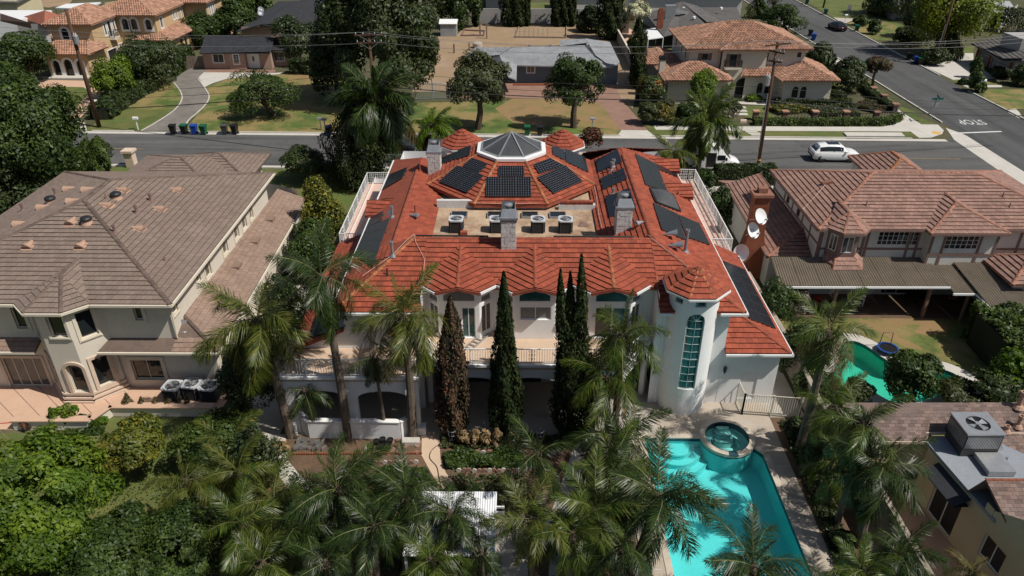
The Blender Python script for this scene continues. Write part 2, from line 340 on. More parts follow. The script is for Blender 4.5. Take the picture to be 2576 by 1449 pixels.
# ------------------------------------------------------------------ roof builder
RT = {}
def clip(poly, clipper):
    out = poly
    n = len(clipper)
    for i in range(n):
        a, b = clipper[i], clipper[(i+1) % n]; inp, out = out, []
        if not inp: return []
        ex, ey = b[0]-a[0], b[1]-a[1]
        sd = [(p[1]-a[1])*ex-(p[0]-a[0])*ey for p in inp]
        for j in range(len(inp)):
            p, q, sp, sq = inp[j], inp[(j+1) % len(inp)], sd[j], sd[(j+1) % len(inp)]
            if sp >= 0: out.append(p)
            if (sp >= 0) != (sq >= 0):
                t = sp/(sp-sq); out.append((p[0]+(q[0]-p[0])*t, p[1]+(q[1]-p[1])*t))
    return out
class Roof:
    """tile courses on sloping planes; the tiles nearest the viewer become parts, the rest one joined part"""
    def __init__(s, parent, tile_mat, deck_mat, cs=.33, w=.31, thick=.034, barrel=False, name='roof_tile', sep=300, edge=None):
        s.p, s.tm, s.dm, s.cs, s.w, s.th, s.barrel, s.name, s.sep = parent, tile_mat, deck_mat, cs, w, thick, barrel, name, sep
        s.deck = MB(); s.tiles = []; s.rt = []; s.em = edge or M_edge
    def plane(s, pts, stag=.5, t=.14, tiles=True):
        P = [Vector(p) for p in pts]; n = Vector((0, 0, 0))
        for i in range(len(P)): n += (P[i]-P[0]).cross(P[(i+1) % len(P)]-P[0])
        n.normalize()
        if n.z < 0: n = -n; P.reverse()
        s.deck.slab(P, t, 0)
        if not tiles: return
        d = Vector((0, 0, -1)); d = (d-n*d.dot(n)).normalized(); a = n.cross(d)*-1
        O = P[0]; q = [((p-O).dot(a), (p-O).dot(d)) for p in P]
        ar = sum(q[i][0]*q[(i+1) % len(q)][1]-q[(i+1) % len(q)][0]*q[i][1] for i in range(len(q)))
        if ar < 0: q.reverse()
        u0 = min(p[0] for p in q); u1 = max(p[0] for p in q); v1 = max(p[1] for p in q); v0 = min(p[1] for p in q)
        k = 0; v = v1+.03
        while v > v0:
            off = (k % 2)*stag*s.w; u = u0-s.w+off; bend = random.uniform(-.004, .004)
            while u < u1:
                j = random.uniform(-.006, .006)
                rect = [(u+.004, v-s.cs+j), (u+s.w-.004, v-s.cs+j), (u+s.w-.004, v+j), (u+.004, v+j)]
                if s.barrel:
                    c = (u+s.w/2, min(v-s.cs/2, v1-.02)); ok = len(clip([(c[0]-.01, c[1]-.01), (c[0]+.01, c[1]-.01), (c[0], c[1]+.01)], q)) > 0
                    if ok:
                        vs = []
                        for (fu, h) in ((0, .0), (.16, .09), (.38, .125), (.6, .08), (1, .0)):
                            for (vv, e) in ((v-s.cs, .012), (v, .04)):
                                vs.append(O+a*(u+fu*s.w)+d*vv+n*(h+e))
                        fs = [(2*i, 2*i+1, 2*i+3, 2*i+2) for i in range(4)]
                        vb = [O+a*(u+fu*s.w)+d*v+n*0 for fu in (0, 1)]
                        vs += vb; fs.append((1, 10, 11, 9, 7, 5, 3))
                        s.tiles.append((vs, fs))
                else:
                    pc = clip(rect, q)
                    if len(pc) >= 3:
                        aa = abs(sum(pc[i][0]*pc[(i+1) % len(pc)][1]-pc[(i+1) % len(pc)][0]*pc[i][1] for i in range(len(pc))))/2
                        if aa > .004:
                            m = len(pc); jj = random.uniform(0, .008)
                            hv = lambda vv: .006+bend*.5+jj+s.th*max(0, min(1, (vv-(v-s.cs))/s.cs))
                            top = [O+a*p[0]+d*p[1]+n*hv(p[1]) for p in pc]; bot = [O+a*p[0]+d*p[1] for p in pc]
                            s.tiles.append((top+bot, [tuple(range(m))]+[(i, m+i, m+(i+1) % m, (i+1) % m) for i in range(m)]))
                u += s.w
            v -= s.cs; k += 1
    def ridge(s, p, q, mat, r=.12, seg=.36, name='ridge_tile'):
        p, q = Vector(p), Vector(q); L = (q-p).length; k = max(1, round(L/seg)); d = (q-p)/L
        key = (name, mat.name, round(r, 3), round(L/k, 2))
        if key not in RT:
            b = MB(); n = 6; sl = L/k*1.12
            vs = []
            for (x, rr) in ((0, r), (sl, r*.86)):
                for j in range(n+1):
                    t = math.pi*j/n; vs.append((x, rr*math.cos(t), rr*math.sin(t)*.8-.02))
            fs = [(j, j+1, n+2+j, n+1+j) for j in range(n)]+[tuple(range(n, -1, -1))]
            b.add(vs, fs); RT[key] = b.mesh(name, mat)
        # low end first so that each piece laps the one below
        if p.z > q.z+.01: p, q, d = q, p, -d
        sd = d.cross(Vector((0, 0, 1))).normalized(); up = sd.cross(d)
        for i in range(k):
            o = link(name, RT[key], s.p); pos = p+d*(L*i/k)-rootloc(s.p)
            o.matrix_local = Matrix(((d.x, -sd.x, up.x, pos.x), (d.y, -sd.y, up.y, pos.y), (d.z, -sd.z, up.z, pos.z), (0, 0, 0, 1)))
            o.rotation_euler.x += random.uniform(-.03, .03)
            s.rt.append(o)
    def done(s, deckname='roof'):
        s.deck.build(deckname, s.dm, s.p)
        s.tiles.sort(key=lambda t: (t[0][0]-_c).length)
        for vs, fs in s.tiles[:s.sep]:
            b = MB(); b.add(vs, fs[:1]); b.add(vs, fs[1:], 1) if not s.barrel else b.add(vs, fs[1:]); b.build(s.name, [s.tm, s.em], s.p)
        b = MB()
        for vs, fs in s.tiles[s.sep:]:
            a = random.random()*.98+.01; n0 = len(b.v); b.add(vs, fs, 0, a)
            if not s.barrel:
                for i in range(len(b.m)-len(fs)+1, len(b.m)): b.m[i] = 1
        b.build(s.name+'s', [s.tm, s.em], s.p, kind='stuff')
        if len(s.rt) > 300:                      # the farthest ridge pieces become one joined part
            s.rt.sort(key=lambda o: (rootloc(s.p)+o.location-_c).length); far = s.rt[300:]; b = MB()
            for o in far:
                off = rootloc(s.p); M = o.matrix_local.copy()
                b.add([M @ v.co+off for v in o.data.vertices], [tuple(p.vertices) for p in o.data.polygons], 0, random.random()*.98+.01)
            m0 = far[0].data.materials[0]
            for o in far: bpy.data.objects.remove(o, do_unlink=True)
            b.build('ridge_tiles', m0, s.p, kind='stuff')
# ------------------------------------------------------------------ walls and windows
class Wall:
    def __init__(s, p0, p1, z0, z1):
        s.p0 = Vector((p0[0], p0[1])); d = Vector((p1[0]-p0[0], p1[1]-p0[1])); s.L = d.length; s.d = d/s.L
        s.o = Vector((s.d.y, -s.d.x)); s.z0, s.z1 = z0, z1
    def pt(s, u, z, off=0.0):
        q = s.p0+s.d*u+s.o*off; return (q.x, q.y, z)
    def box(s, b, u0, u1, za, zb, o0, o1, mi=0):
        vs = [s.pt(u0,za,o1), s.pt(u1,za,o1), s.pt(u1,za,o0), s.pt(u0,za,o0), s.pt(u0,zb,o1), s.pt(u1,zb,o1), s.pt(u1,zb,o0), s.pt(u0,zb,o0)]
        b.add(vs, [(3,2,1,0),(4,5,6,7),(0,1,5,4),(1,2,6,5),(2,3,7,6),(3,0,4,7)], mi)
    def emit(s, b, ops=(), depth=.14, mi=0, back=False):
        us = sorted({0.0, s.L, *[o[0] for o in ops], *[o[1] for o in ops]})
        for i in range(len(us)-1):
            a, c = us[i], us[i+1]; m = (a+c)/2
            hs = sorted([(o[2], o[3]+(o[4] if len(o) > 4 else 0), o) for o in ops if o[0] < m < o[1]])
            z = s.z0
            for (lo, hi, o) in hs:
                if lo > z+1e-6: b.poly([s.pt(a,z), s.pt(c,z), s.pt(c,lo), s.pt(a,lo)], mi)
                z = hi
            if z < s.z1-1e-6: b.poly([s.pt(a,z), s.pt(c,z), s.pt(c,s.z1), s.pt(a,s.z1)], mi)
        for o in ops:
            u0, u1, za, zb = o[:4]; rise = o[4] if len(o) > 4 else 0
            out = s.outline(o)
            if rise:
                arc = [p for p in out if p[1] > zb-1e-6]      # right to left over the top
                for (ua, z_a), (ub, z_b) in zip(arc[:-1], arc[1:]):
                    b.poly([s.pt(ub,z_b), s.pt(ua,z_a), s.pt(ua,zb+rise), s.pt(ub,zb+rise)], mi)
            n = len(out)
            for j in range(n):
                p, q = out[j], out[(j+1) % n]
                if abs(p[1]-s.z0) < 1e-6 and abs(q[1]-s.z0) < 1e-6: continue
                b.poly([s.pt(p[0],p[1]), s.pt(p[0],p[1],-depth), s.pt(q[0],q[1],-depth), s.pt(q[0],q[1])], mi)
        if back: b.poly([s.pt(0,s.z0,-depth), s.pt(0,s.z1,-depth), s.pt(s.L,s.z1,-depth), s.pt(s.L,s.z0,-depth)], mi)
    def outline(s, o, n=10, grow=0.0):
        u0, u1, za, zb = o[0]-grow, o[1]+grow, o[2]-grow, o[3]; rise = (o[4] if len(o) > 4 else 0)
        if not rise: return [(u0,za),(u1,za),(u1,zb+grow),(u0,zb+grow)]
        um, h = (u0+u1)/2, (u1-u0)/2
        return [(u0,za),(u1,za)]+[(um+h*math.cos(math.pi*i/n), zb+(rise+grow)*math.sin(math.pi*i/n)) for i in range(n+1)]
def window(parent, w, o, glass=None, frame=None, bars=(2, 1), trim=None, tw=.12, tp=.05, depth=.14, fw=.05, name='window', sill=False):
    glass = glass or M_glass; frame = frame or M_whitetrim
    u0, u1, za, zb = o[:4]; rise = o[4] if len(o) > 4 else 0
    out = w.outline(o); b = MB(); f0, f1 = -depth+.004, -depth+.06
    inn = w.outline((u0+fw, u1-fw, za+fw, zb, max(rise-fw, .02)) if rise else (u0+fw, u1-fw, za+fw, zb-fw))
    n = len(out)
    for j in range(n):
        k = (j+1) % n
        a, c, c2, a2 = out[j], out[k], inn[k], inn[j]
        b.poly([w.pt(*a, f1), w.pt(*c, f1), w.pt(*c2, f1), w.pt(*a2, f1)])
        b.poly([w.pt(*a2, f1), w.pt(*c2, f1), w.pt(*c2, f0), w.pt(*a2, f0)])
    top = zb+rise
    for i in range(1, bars[0]):
        u = u0+(u1-u0)*i/bars[0]; zt = top
        if rise:
            h = (u1-u0)/2; q = (u-(u0+u1)/2)/h; zt = zb+rise*math.sqrt(max(0, 1-q*q))
        w.box(b, u-fw*.4, u+fw*.4, za+.01, zt-.01, f0, f1-.006)
    for i in range(1, bars[1]):
        z = za+(zb-za)*i/bars[1]; w.box(b, u0+.01, u1-.01, z-fw*.3, z+fw*.3, f0, f1-.012)
    if rise and bars[1] > 1: w.box(b, u0+.01, u1-.01, zb-fw*.4, zb+fw*.4, f0, f1-.012)
    fo = b.build(name, frame, parent)
    p = MB(); p.poly([w.pt(*q, f0+.022) for q in out]); p.build('pane', glass, fo)
    if trim is not None:
        t = MB(); big = w.outline(o, grow=tw)
        for j in range(n):
            k = (j+1) % n; a, c, c2, a2 = big[j], big[k], out[k], out[j]
            t.poly([w.pt(*a, tp), w.pt(*c, tp), w.pt(*c2, tp), w.pt(*a2, tp)])
            t.poly([w.pt(*a, .0), w.pt(*c, .0), w.pt(*c, tp), w.pt(*a, tp)])
            t.poly([w.pt(*a2, tp), w.pt(*c2, tp), w.pt(*c2, -.02), w.pt(*a2, -.02)])
        t.build('frame', trim, fo)
    if sill:
        t = MB(); w.box(t, u0-.08, u1+.08, za-.09, za-.005, -.02, .09); t.build('sill', trim or frame, fo)
    return fo
def tri_sheet(name, outer, holes, z, m, kind='structure', sub=None):
    loops = [[Vector((p[0], p[1], 0)) for p in outer]]+[[Vector((p[0], p[1], 0)) for p in h] for h in holes]
    flat = [p for l in loops for p in l]; tr = tessellate_polygon(loops)
    b = MB(); fs = []
    for t in tr:
        a, c, d = (flat[i] for i in t)
        fs.append(t if (c-a).cross(d-a).z > 0 else (t[0], t[2], t[1]))
    b.add([(p.x, p.y, z) for p in flat], fs); o = b.build(name, m)
    if kind: o['kind'] = kind
    return o
def patch(name, pts, z, m, px=True, kind='structure'):
    q = [at2(*p) for p in pts] if px else pts
    return tri_sheet(name, q, [], z, m, kind)
def smooth_line(pts, k=6):
    P = [Vector((p[0], p[1], p[2] if len(p) > 2 else 0)) for p in pts]; out = []
    for i in range(len(P)-1):
        p0, p1, p2, p3 = P[max(i-1,0)], P[i], P[i+1], P[min(i+2,len(P)-1)]
        for j in range(k):
            t = j/k
            out.append(.5*((2*p1)+(p2-p0)*t+(2*p0-5*p1+4*p2-p3)*t*t+(3*p1-p0-3*p2+p3)*t**3))
    out.append(P[-1]); return out
# ------------------------------------------------------------------ ground, streets, paving
def circ(cx, cy, r, n=40, a0=0, a1=2*math.pi):
    return [(cx+r*math.cos(a0+(a1-a0)*i/n), cy+r*math.sin(a0+(a1-a0)*i/n)) for i in range(n+(0 if abs(a1-a0) > 6.28 else 1))]
SPA = (10.97, 29.3)
a_l = math.atan2(-.08, -1.34); 
pool_out = [(6.65, 12.0), (12.45, 12.0), (12.48, 28.0), (12.15, 28.45)]
arc = [(SPA[0]+1.40*math.cos(t), SPA[1]+1.40*math.sin(t)) for t in np.linspace(rad(-34), rad(-176), 22)]
pool_out += arc + [(6.65, 29.2)]
spa_in = circ(SPA[0], SPA[1], 1.12, 36)
z4c = lambda x, y: ((2900+.4831*x)/1.59, (1000+.4831*y)/1.59)
# kidney pool of the right-hand garden
npool = [z4c(*p) for p in ((985,765),(1075,755),(1180,800),(1290,880),(1400,945),(1520,968),(1640,965),(1760,978),(1890,1020),(1985,1090),(1960,1150),(1850,1190),(1700,1230),(1600,1262),(1400,1260),(1290,1210),(1200,1165),(1060,1180),(900,1165),(850,1120),(860,1060),(915,980),(940,900),(950,820))]
npool_w = [at2(*p) for p in npool]
def smooth_closed(pts, k=4):
    n = len(pts); out = []
    for i in range(n):
        p0, p1, p2, p3 = (Vector(pts[(i+j-1) % n]) for j in range(4))
        for j in range(k):
            t = j/k; q = .5*((2*p1)+(p2-p0)*t+(2*p0-5*p1+4*p2-p3)*t*t+(3*p1-p0-3*p2+p3)*t**3); out.append((q.x, q.y))
    return out
npool_w = smooth_closed(npool_w, 3)
HOLES = [pool_out, spa_in, npool_w]
big = [(-330, -40), (330, -40), (330, 620), (-330, 620)]
tri_sheet('ground', big, HOLES, 0.0, M_ground)
def kerb(name, pts, w=.18, h=.13, m=None):
    b = MB(); P = [Vector((p[0], p[1], 0)) for p in pts]
    for p, q in zip(P[:-1], P[1:]):
        e = (q-p).normalized()*.005
        b.bar((p.x-e.x, p.y-e.y, h/2), (q.x+e.x, q.y+e.y, h/2), w, h)
    return tag(b.build(name, m or M_pconc), kind='structure')
SK = -.0213
fk = lambda x: 77.85+SK*x; nk = lambda x: 67.3+SK*x
# main street
tri_sheet('street', [(-160, nk(-160)), (160, nk(160)), (160, fk(160)), (-160, fk(-160))], [], .008, M_asphalt)
wk = lambda y: 48.6-.004*(y-82); ek = lambda y: 58.4+.012*(y-83)
tri_sheet('side_street', [(wk(60)-.2, 40), (ek(60), 40), (ek(62), 66.3), (ek(78), 80), (ek(300), 330), (wk(300), 330), (wk(81), 81.5), (wk(80), 77.2)], [], .012, M_asphalt2)
xg = [at2(*p) for p in ((2379,322),(2417,335),(2432,342),(2577,433),(2640,474),(2590,480),(2536,445),(2400,352),(2392,340))]
tri_sheet('cross_gutter', xg, [], .016, M_pconc)
for x0, x1 in ((-160, -33), (-33, 7), (7, 46.0)):
    b = MB(); b.poly([(x0, fk(x0)-.75, .0165), (x1, fk(x1)-.75, .0165), (x1, fk(x1), .0165), (x0, fk(x0), .0165)])
    tag(b.build('gutter', M_pconc), kind='structure')
b = MB(); b.poly([(-160, nk(-160), .0165), (47, nk(47), .0165), (47, nk(47)+.6, .0165), (-160, nk(-160)+.6, .0165)])
tag(b.build('gutter', M_pconc), kind='structure')
kerb('kerb', [(-160, fk(-160)), (-52, fk(-52))]); kerb('kerb', [(-47.2, fk(-47.2)), (-42.5, fk(-42.5))])
kerb('kerb', [(-38, fk(-38)), (11.2, fk(11.2))]); kerb('kerb', [(14.7, fk(14.7)), (42.5, fk(42.5))])
kerb('kerb', [(-160, nk(-160)-.1), (46, nk(46)-.1)])
kerb('kerb', [(wk(81.5)-.1, 82.6), (wk(100), 100), (wk(150), 150), (wk(300), 330)])
kerb('kerb', [(ek(78)+.4, 80), (ek(96), 96)]); kerb('kerb', [(ek(104)+.1, 104), (ek(160), 160), (ek(300), 330)])
# road markings and patches
b = MB()
for i in range(-9, 4):
    x = -40.6+i*13.6+ (0 if i else 0)
    if -120 < x < 40: b.obox((x, fk(x)-5.6, .0205), (1.6, 1.6*SK, 0), (.0, .055, 0), (0, 0, .0015))
for x0, x1 in ((31, 44.5),): b.bar((x0, fk(x0)-5.75, .0205), (x1, fk(x1)-6.15, .0205), .11, .003)
tag(b.build('lane_line', M_ypaint), kind='structure')
sl0, sl1 = at(2390, 336), at(2519, 331)
b = MB(); b.bar((sl0.x, sl0.y, .0205), (sl1.x, sl1.y, .0205), .32, .003); tag(b.build('stop_line', M_paint), kind='structure')
def text_mesh(name, s, size, m, loc, rotz, sx=1, ext=.002, rx=0, parent=None):
    cu = bpy.data.curves.new(name, 'FONT'); cu.body = s; cu.size = size; cu.align_x = 'CENTER'; cu.align_y = 'CENTER'; cu.extrude = ext; cu.resolution_u = 2
    o = bpy.data.objects.new(name, cu); COL.objects.link(o); bpy.context.view_layer.update()
    me = bpy.data.meshes.new_from_object(o.evaluated_get(bpy.context.evaluated_depsgraph_get()))
    bpy.data.objects.remove(o, do_unlink=True); me.materials.clear(); me.materials.append(m)
    r = link(name, me, parent, loc); r.rotation_euler = (rx, 0, rotz); r.scale = (sx, 1, 1); return r
st = at(2443, 307)
o = text_mesh('stop_marking', 'STOP', 2.5, M_paint, (st.x, st.y, .0225), math.pi+rad(-1), .5); tag(o, kind='structure')
z4f = lambda x, y: (1886.8+x*.3038, y*.3038); z3f = lambda x, y: (1257.9+x*.3038, y*.3038); z0f = lambda x, y: (x*.3038, y*.3038); z1f = lambda x, y: (628.9+x*.3038, y*.3038)
for q in (((410,1198),(480,1198),(500,1222),(430,1222)), ((670,1160),(725,1170),(740,1200),(690,1192))):
    patch('road_patch', [z4f(*p) for p in q], .0205, M_asphalt2)
# far verge: sidewalk, lawns, corner
patch('sidewalk', [z4f(*p) for p in ((-40,1047),(100,1047),(700,1050),(1090,1050),(1180,1035),(1225,1000),(1215,945),(1160,890),(1060,800),(950,715),(925,690),(960,690),(1000,720),(1150,850),(1290,950),(1420,1030),(1555,1032),(1605,1080),(1590,1110),(1500,1140),(1400,1142),(1330,1090),(700,1086),(-40,1084)) ], .012, M_pconc)
patch('sidewalk', [z3f(*p) for p in ((1270,1038),(1480,1040),(1780,1046),(2280,1048),(2280,1084),(1780,1080),(1480,1075),(1290,1075))], .0125, M_pconc)
patch('verge_lawn', [z4f(*p) for p in ((-30,1086),(700,1088),(1328,1093),(1396,1138),(-30,1136))], .016, M_lawn)
patch('verge_lawn', [z3f(*p) for p in ((1205,1037),(1268,1037),(1290,1077),(1480,1078),(2280,1087),(2280,1130),(1300,1124),(1265,1118),(1225,1075))], .0165, M_lawn)
patch('verge_lawn', [z4f(*p) for p in ((925,668),(968,665),(1100,770),(1250,880),(1425,950),(1365,955),(1395,975),(1550,1028),(1425,1028),(1290,945),(1150,845),(1000,715))], .016, M_lawn)
patch('sidewalk', [z4f(*p) for p in ((665,480),(690,465),(790,520),(900,600),(960,640),(940,655),(880,600),(780,560),(690,550))], .0122, M_pconc)
patch('tactile_ramp', [z4f(*p) for p in ((1495,1100),(1520,1084),(1585,1100),(1565,1117))], .0165, M_yramp)
b = MB(); q = [at(*z4f(*p)) for p in ((770,1105),(1250,1108),(1280,1138),(800,1136))]; b.slab([(p.x, p.y, .16) for p in q], .15); o = b.build('storm_drain_slab', M_pconc); tag(o, kind='structure')
b = MB(); q = [at(*z4f(*p)) for p in ((800,1139),(1278,1141),(1278,1152),(800,1150))]; b.slab([(p.x, p.y, .03) for p in q], .02); tag(b.build('storm_drain_mouth', M_black), kind='structure')
for i in range(5):
    q = at(*z3f(2000+i*8, 890+i*28)); 
    if i < 3: b = MB(); b.box(q.x-1.0, q.y-.4, .0, q.x+.5, q.y+.4, .03); tag(b.build('stepping_stone', M_pconc), kind='structure')
for i in range(3):
    q = at(*z3f(2075+i*22, 1092+i*13)); b = MB(); b.box(q.x-.55, q.y-.22, .0, q.x+.75, q.y+.2, .03); tag(b.build('stepping_stone', M_pconc), kind='structure')
# front yards over the road, left to right
patch('front_lawn', [z0f(*p) for p in ((330,745),(400,718),(690,722),(760,750),(680,860),(560,885),(400,880))], .006, M_lawn)
patch('salmon_walk', [z0f(*p) for p in ((300,660),(700,668),(850,690),(830,790),(760,880),(640,1000),(560,980),(650,870),(750,760),(690,722),(400,716),(330,740))], .009, M_patio)
patch('driveway_apron', [z0f(*p) for p in ((590,990),(700,1000),(720,1080),(560,1095),(500,1060))], .011, M_pconc)
patch('dry_lawn', [z0f(*p) for p in ((700,1082),(860,980),(1090,850),(1320,700),(1435,680),(1495,760),(1500,830),(1440,900),(1300,1000),(1170,1082))], .006, M_greendry)
patch('front_lawn', [z0f(*p) for p in ((700,1080),(900,950),(1010,880),(1250,910),(1420,905),(1300,1000),(1165,1080))], .009, M_lawn)
patch('driveway', [z0f(*p) for p in ((1170,1084),(1300,1010),(1440,915),(1505,830),(1490,760),(1435,680),(1480,620),(1590,560),(1730,570),(1640,650),(1690,720),(1730,790),(1715,850),(1640,930),(1560,1000),(1520,1084))], .0115, M_drive)
patch('concrete_apron', [z0f(*p) for p in ((1645,640),(1690,598),(1850,600),(2270,605),(2340,600),(2310,615),(2080,634),(1880,652),(1760,690),(1695,722))], .0145, M_pconc)
patch('brick_walk', [z0f(*p) for p in ((1700,575),(2280,578),(2280,603),(1700,600))], .017, M_paver)
for pl in (((1435,680),(1495,760),(1505,830),(1440,915),(1300,1010),(1170,1084)), ((1640,650),(1690,720),(1730,790),(1715,850),(1640,930),(1560,1000),(1520,1084))):
    kerb('drive_kerb', [(v.x, v.y) for v in smooth_line([at(*z0f(*p)) for p in pl], 4)], .14, .06)
patch('dry_lawn', [z0f(*p) for p in ((1525,1084),(1645,935),(1722,852),(1735,790),(1698,722),(1880,654),(2080,636),(2330,616))]+[z1f(*p) for p in ((340,606),(640,604),(1350,850),(1700,845),(2250,830))]+[z3f(*p) for p in ((340,820),(820,815),(1000,1075),(990,1118),(800,1118),(0,1105))]+[z1f(*p) for p in ((1900,1108),(1300,1105),(600,1098),(0,1090))], .0065, M_greendry)
patch('dry_lawn', [z3f(*p) for p in ((-40,900),(100,815),(330,822),(800,820),(960,1000),(998,1072),(700,1050),(300,1040),(100,1010))], .0095, M_drylawn)
patch('dry_lawn', [z1f(*p) for p in ((330,612),(600,606),(640,700),(560,730),(380,740),(300,690))], .0098, M_drylawn)
patch('paver_court', [z3f(*p) for p in ((-300,640),(-340,500),(0,420),(130,688),(370,690),(960,705),(1090,712),(1095,800),(1010,830),(1225,1078),(1000,1080),(830,850),(330,820),(-40,805),(-250,830),(-330,800))], .0125, M_paver)
patch('driveway_apron', [z3f(*p) for p in ((1005,1078),(1222,1080),(1285,1130),(970,1130))], .0155, M_pconc)
patch('bare_yard', [z1f(*p) for p in ((1560,310),(1700,300),(1800,205),(2277,205))]+[z3f(*p) for p in ((500,205),(860,205),(950,250),(1100,590),(960,560),(850,350),(110,400),(-150,450),(-330,500))], .008, M_drydirt)
patch('bare_yard', [z1f(*p) for p in ((1560,300),(1480,560),(1340,760),(1660,760),(1720,560),(1900,390),(1750,290))], .0075, M_drydirt)
patch('side_yard', [z3f(*p) for p in ((960,560),(1100,590),(1130,720),(1100,900),(1010,830),(950,700))], .0145, M_drydirt)
patch('front_lawn', [z3f(*p) for p in ((1970,880),(2277,880),(2280,990),(2100,985),(2020,960))], .007, M_lawn)
patch('side_lawn', [z4f(*p) for p in ((600,660),(700,640),(760,720),(640,800),(590,780))], .007, M_lawn)
patch('house_path', [z4f(*p) for p in ((570,770),(620,770),(690,850),(640,850))], .008, M_pconc)
patch('house_path', [z3f(*p) for p in ((1960,830),(2300,850),(2300,875),(1975,860))], .008, M_pconc)
# side street, east verge
EL = lambda q, m, z=.006: patch('front_lawn', [z4f(*p) for p in q], z, m)
EL(((475,20),(560,-60),(900,-60),(1130,110),(1100,150),(700,150),(640,110)), M_lawn)
EL(((690,145),(880,155),(800,190),(760,190)), M_concrete, .008)
EL(((800,190),(960,160),(1200,180),(1320,240),(1180,330),(1040,330),(960,300)), M_greendry)
EL(((1660,660),(1830,640),(2050,690),(2080,720),(1800,720)), M_greendry)
EL(((1900,740),(2300,740),(2300,900),(2130,905),(1950,830)), M_greendry)
EL(((1690,390),(1860,385),(1840,440),(1670,440)), M_lawn)
EL(((1430,545),(1560,530),(1660,500),(1660,440),(1850,440),(1850,520),(2040,650),(1680,660)), M_pconc, .009)
EL(((1760,705),(2080,705),(2090,722),(1800,725)), M_pconc, .01)
patch('concrete_driveway', [z4f(*p) for p in ((2120,910),(2200,900),(2230,930),(2260,980),(2180,975))], .009, M_pconc)
# near side of the street: front gardens
tri_sheet('front_garden', [(-60, 56.5), (46, 54.5), (46, nk(46)-.3), (-60, nk(-60)-.3)], [], .005, M_lawn)
tri_sheet('driveway', [(17, 57), (28, 57), (28, nk(28)-.3), (17, nk(17)-.3)], [], .010, M_pconc)
tri_sheet('driveway', [(-5, 57), (5.5, 57), (5.5, nk(5.5)-.3), (-5, nk(-5)-.3)], [], .010, M_concrete)
# left-hand back garden
zz5 = lambda x, y: (x*.5047/1.59, (1600+.5047*y)/1.59)
tri_sheet('patio', [(-45, 29.6), (-24.9, 29.6), (-24.2, 29.8), (-22.2, 30.9), (-16.2, 30.9), (-16.0, 34), (-45, 34)], [], .006, M_patio)
b = MB()
for k in range(9):
    p = at(-260+k*68, 955); q = at(-260+k*68+150, 1110); b.bar((p.x, p.y, .009), (q.x, q.y, .009), .035, .003)
tag(b.build('patio_joint', M_timber), kind='structure')
tri_sheet('back_lawn', [(-45, 18), (-16.5, 18), (-15.2, 30.6), (-22, 30.6), (-24, 29.3), (-45, 29.3)], [], .005, M_lawn)
tri_sheet('side_path', [(-15.8, 29), (-12.4, 29), (-12.2, 45), (-15.8, 45)], [], .006, M_concrete)
patch('garden_path', [(668,1088),(718,1094),(724,1159),(760,1200),(800,1255),(850,1330),(880,1449),(830,1449),(770,1290),(700,1195),(676,1137)], .009, M_pconc)
# white house back garden
tri_sheet('garden_soil', [(-12.6, 19), (5.2, 19), (5.2, 29.6), (-12.0, 29.6)], [], .003, M_dirt)
tri_sheet('patio', [(-12.0, 29.25), (7.3, 29.4), (7.6, 32), (7.6, 36), (-12, 36)], [], .007, M_concrete)
patch('garden_path', [(1062,1088),(1105,1090),(1108,1156),(1122,1190),(1160,1240),(1190,1300),(1205,1449),(1160,1449),(1150,1310),(1110,1230),(1082,1185),(1060,1145)], .0125, M_tanfloor)
patch('garden_path', [(1470,1090),(1520,1085),(1490,1130),(1460,1190),(1420,1290),(1440,1449),(1380,1449),(1390,1280),(1425,1180),(1445,1120)], .0125, M_pconc)
tri_sheet('concrete_pad', [(-1.2, 19), (.5, 19), (.5, 24), (-1.2, 24)], [], .0155, M_concrete)
deck_out = [(5.3, 12), (13.55, 12), (13.65, 31.1), (14.6, 31.1), (14.6, 32.3), (6.5, 32.3), (6.4, 30.2), (5.3, 29.6)]
tri_sheet('pool_deck', deck_out, [pool_out, spa_in], .006, M_deck)
b = MB()
for y in (20.4, 22.6, 24.9, 27.2, 29.4): b.box(12.95, y-.02, .008, 13.6, y+.02, .0105)
for y in (18.8, 21.0, 23.2): b.box(5.4, y-.02, .008, 6.2, y+.02, .0105)
b.bar((9.3, 31.4, .0095), (9.75, 30.6, .0095), .03, .003); b.bar((12.3, 32.1, .0095), (12.35, 30.3, .0095), .03, .003); b.bar((12.35, 30.3, .0095), (13.6, 30.2, .0095), .03, .003)
tag(b.build('deck_joint', M_pconc), kind='structure')
tri_sheet('planting_bed', [(13.65, 12), (15.9, 12), (15.6, 31), (13.65, 31)], [], .004, M_dirt)
tri_sheet('side_yard_slab', [(13.7, 30.9), (15.6, 30.9), (15.6, 44), (14.2, 44)], [], .0085, M_concrete)
# right-hand garden
tri_sheet('back_lawn', [(16.4, 28.6), (40, 28.6), (40, 41.2), (16.4, 41.2)], [npool_w], .005, M_greendry)
patch('dry_patch', [z4c(*p) for p in ((1100,600),(1250,560),(1500,560),(1750,570),(1850,640),(1840,690),(1640,700),(1560,680),(1620,620),(1500,620),(1400,650),(1440,720),(1600,790),(1640,830),(1500,810),(1380,740),(1250,670))], .0085, M_drylawn)
ring = []
nc = Vector((sum(p[0] for p in npool_w)/len(npool_w), sum(p[1] for p in npool_w)/len(npool_w)))
for i, p in enumerate(npool_w):
    a, c = Vector(npool_w[i-1]), Vector(npool_w[(i+1) % len(npool_w)]); t = (c-a).normalized(); n = Vector((t.y, -t.x))
    v = Vector(p); 
    if n.dot(v-nc) < 0: n = -n
    q = v+n*.85; ring.append((q.x, q.y))
tri_sheet('pool_deck', ring, [npool_w], .012, M_pconc)
tri_sheet('patio', [(16.6, 40.9), (29.5, 40.9), (31, 44), (16.6, 44)], [], .009, M_dirt)
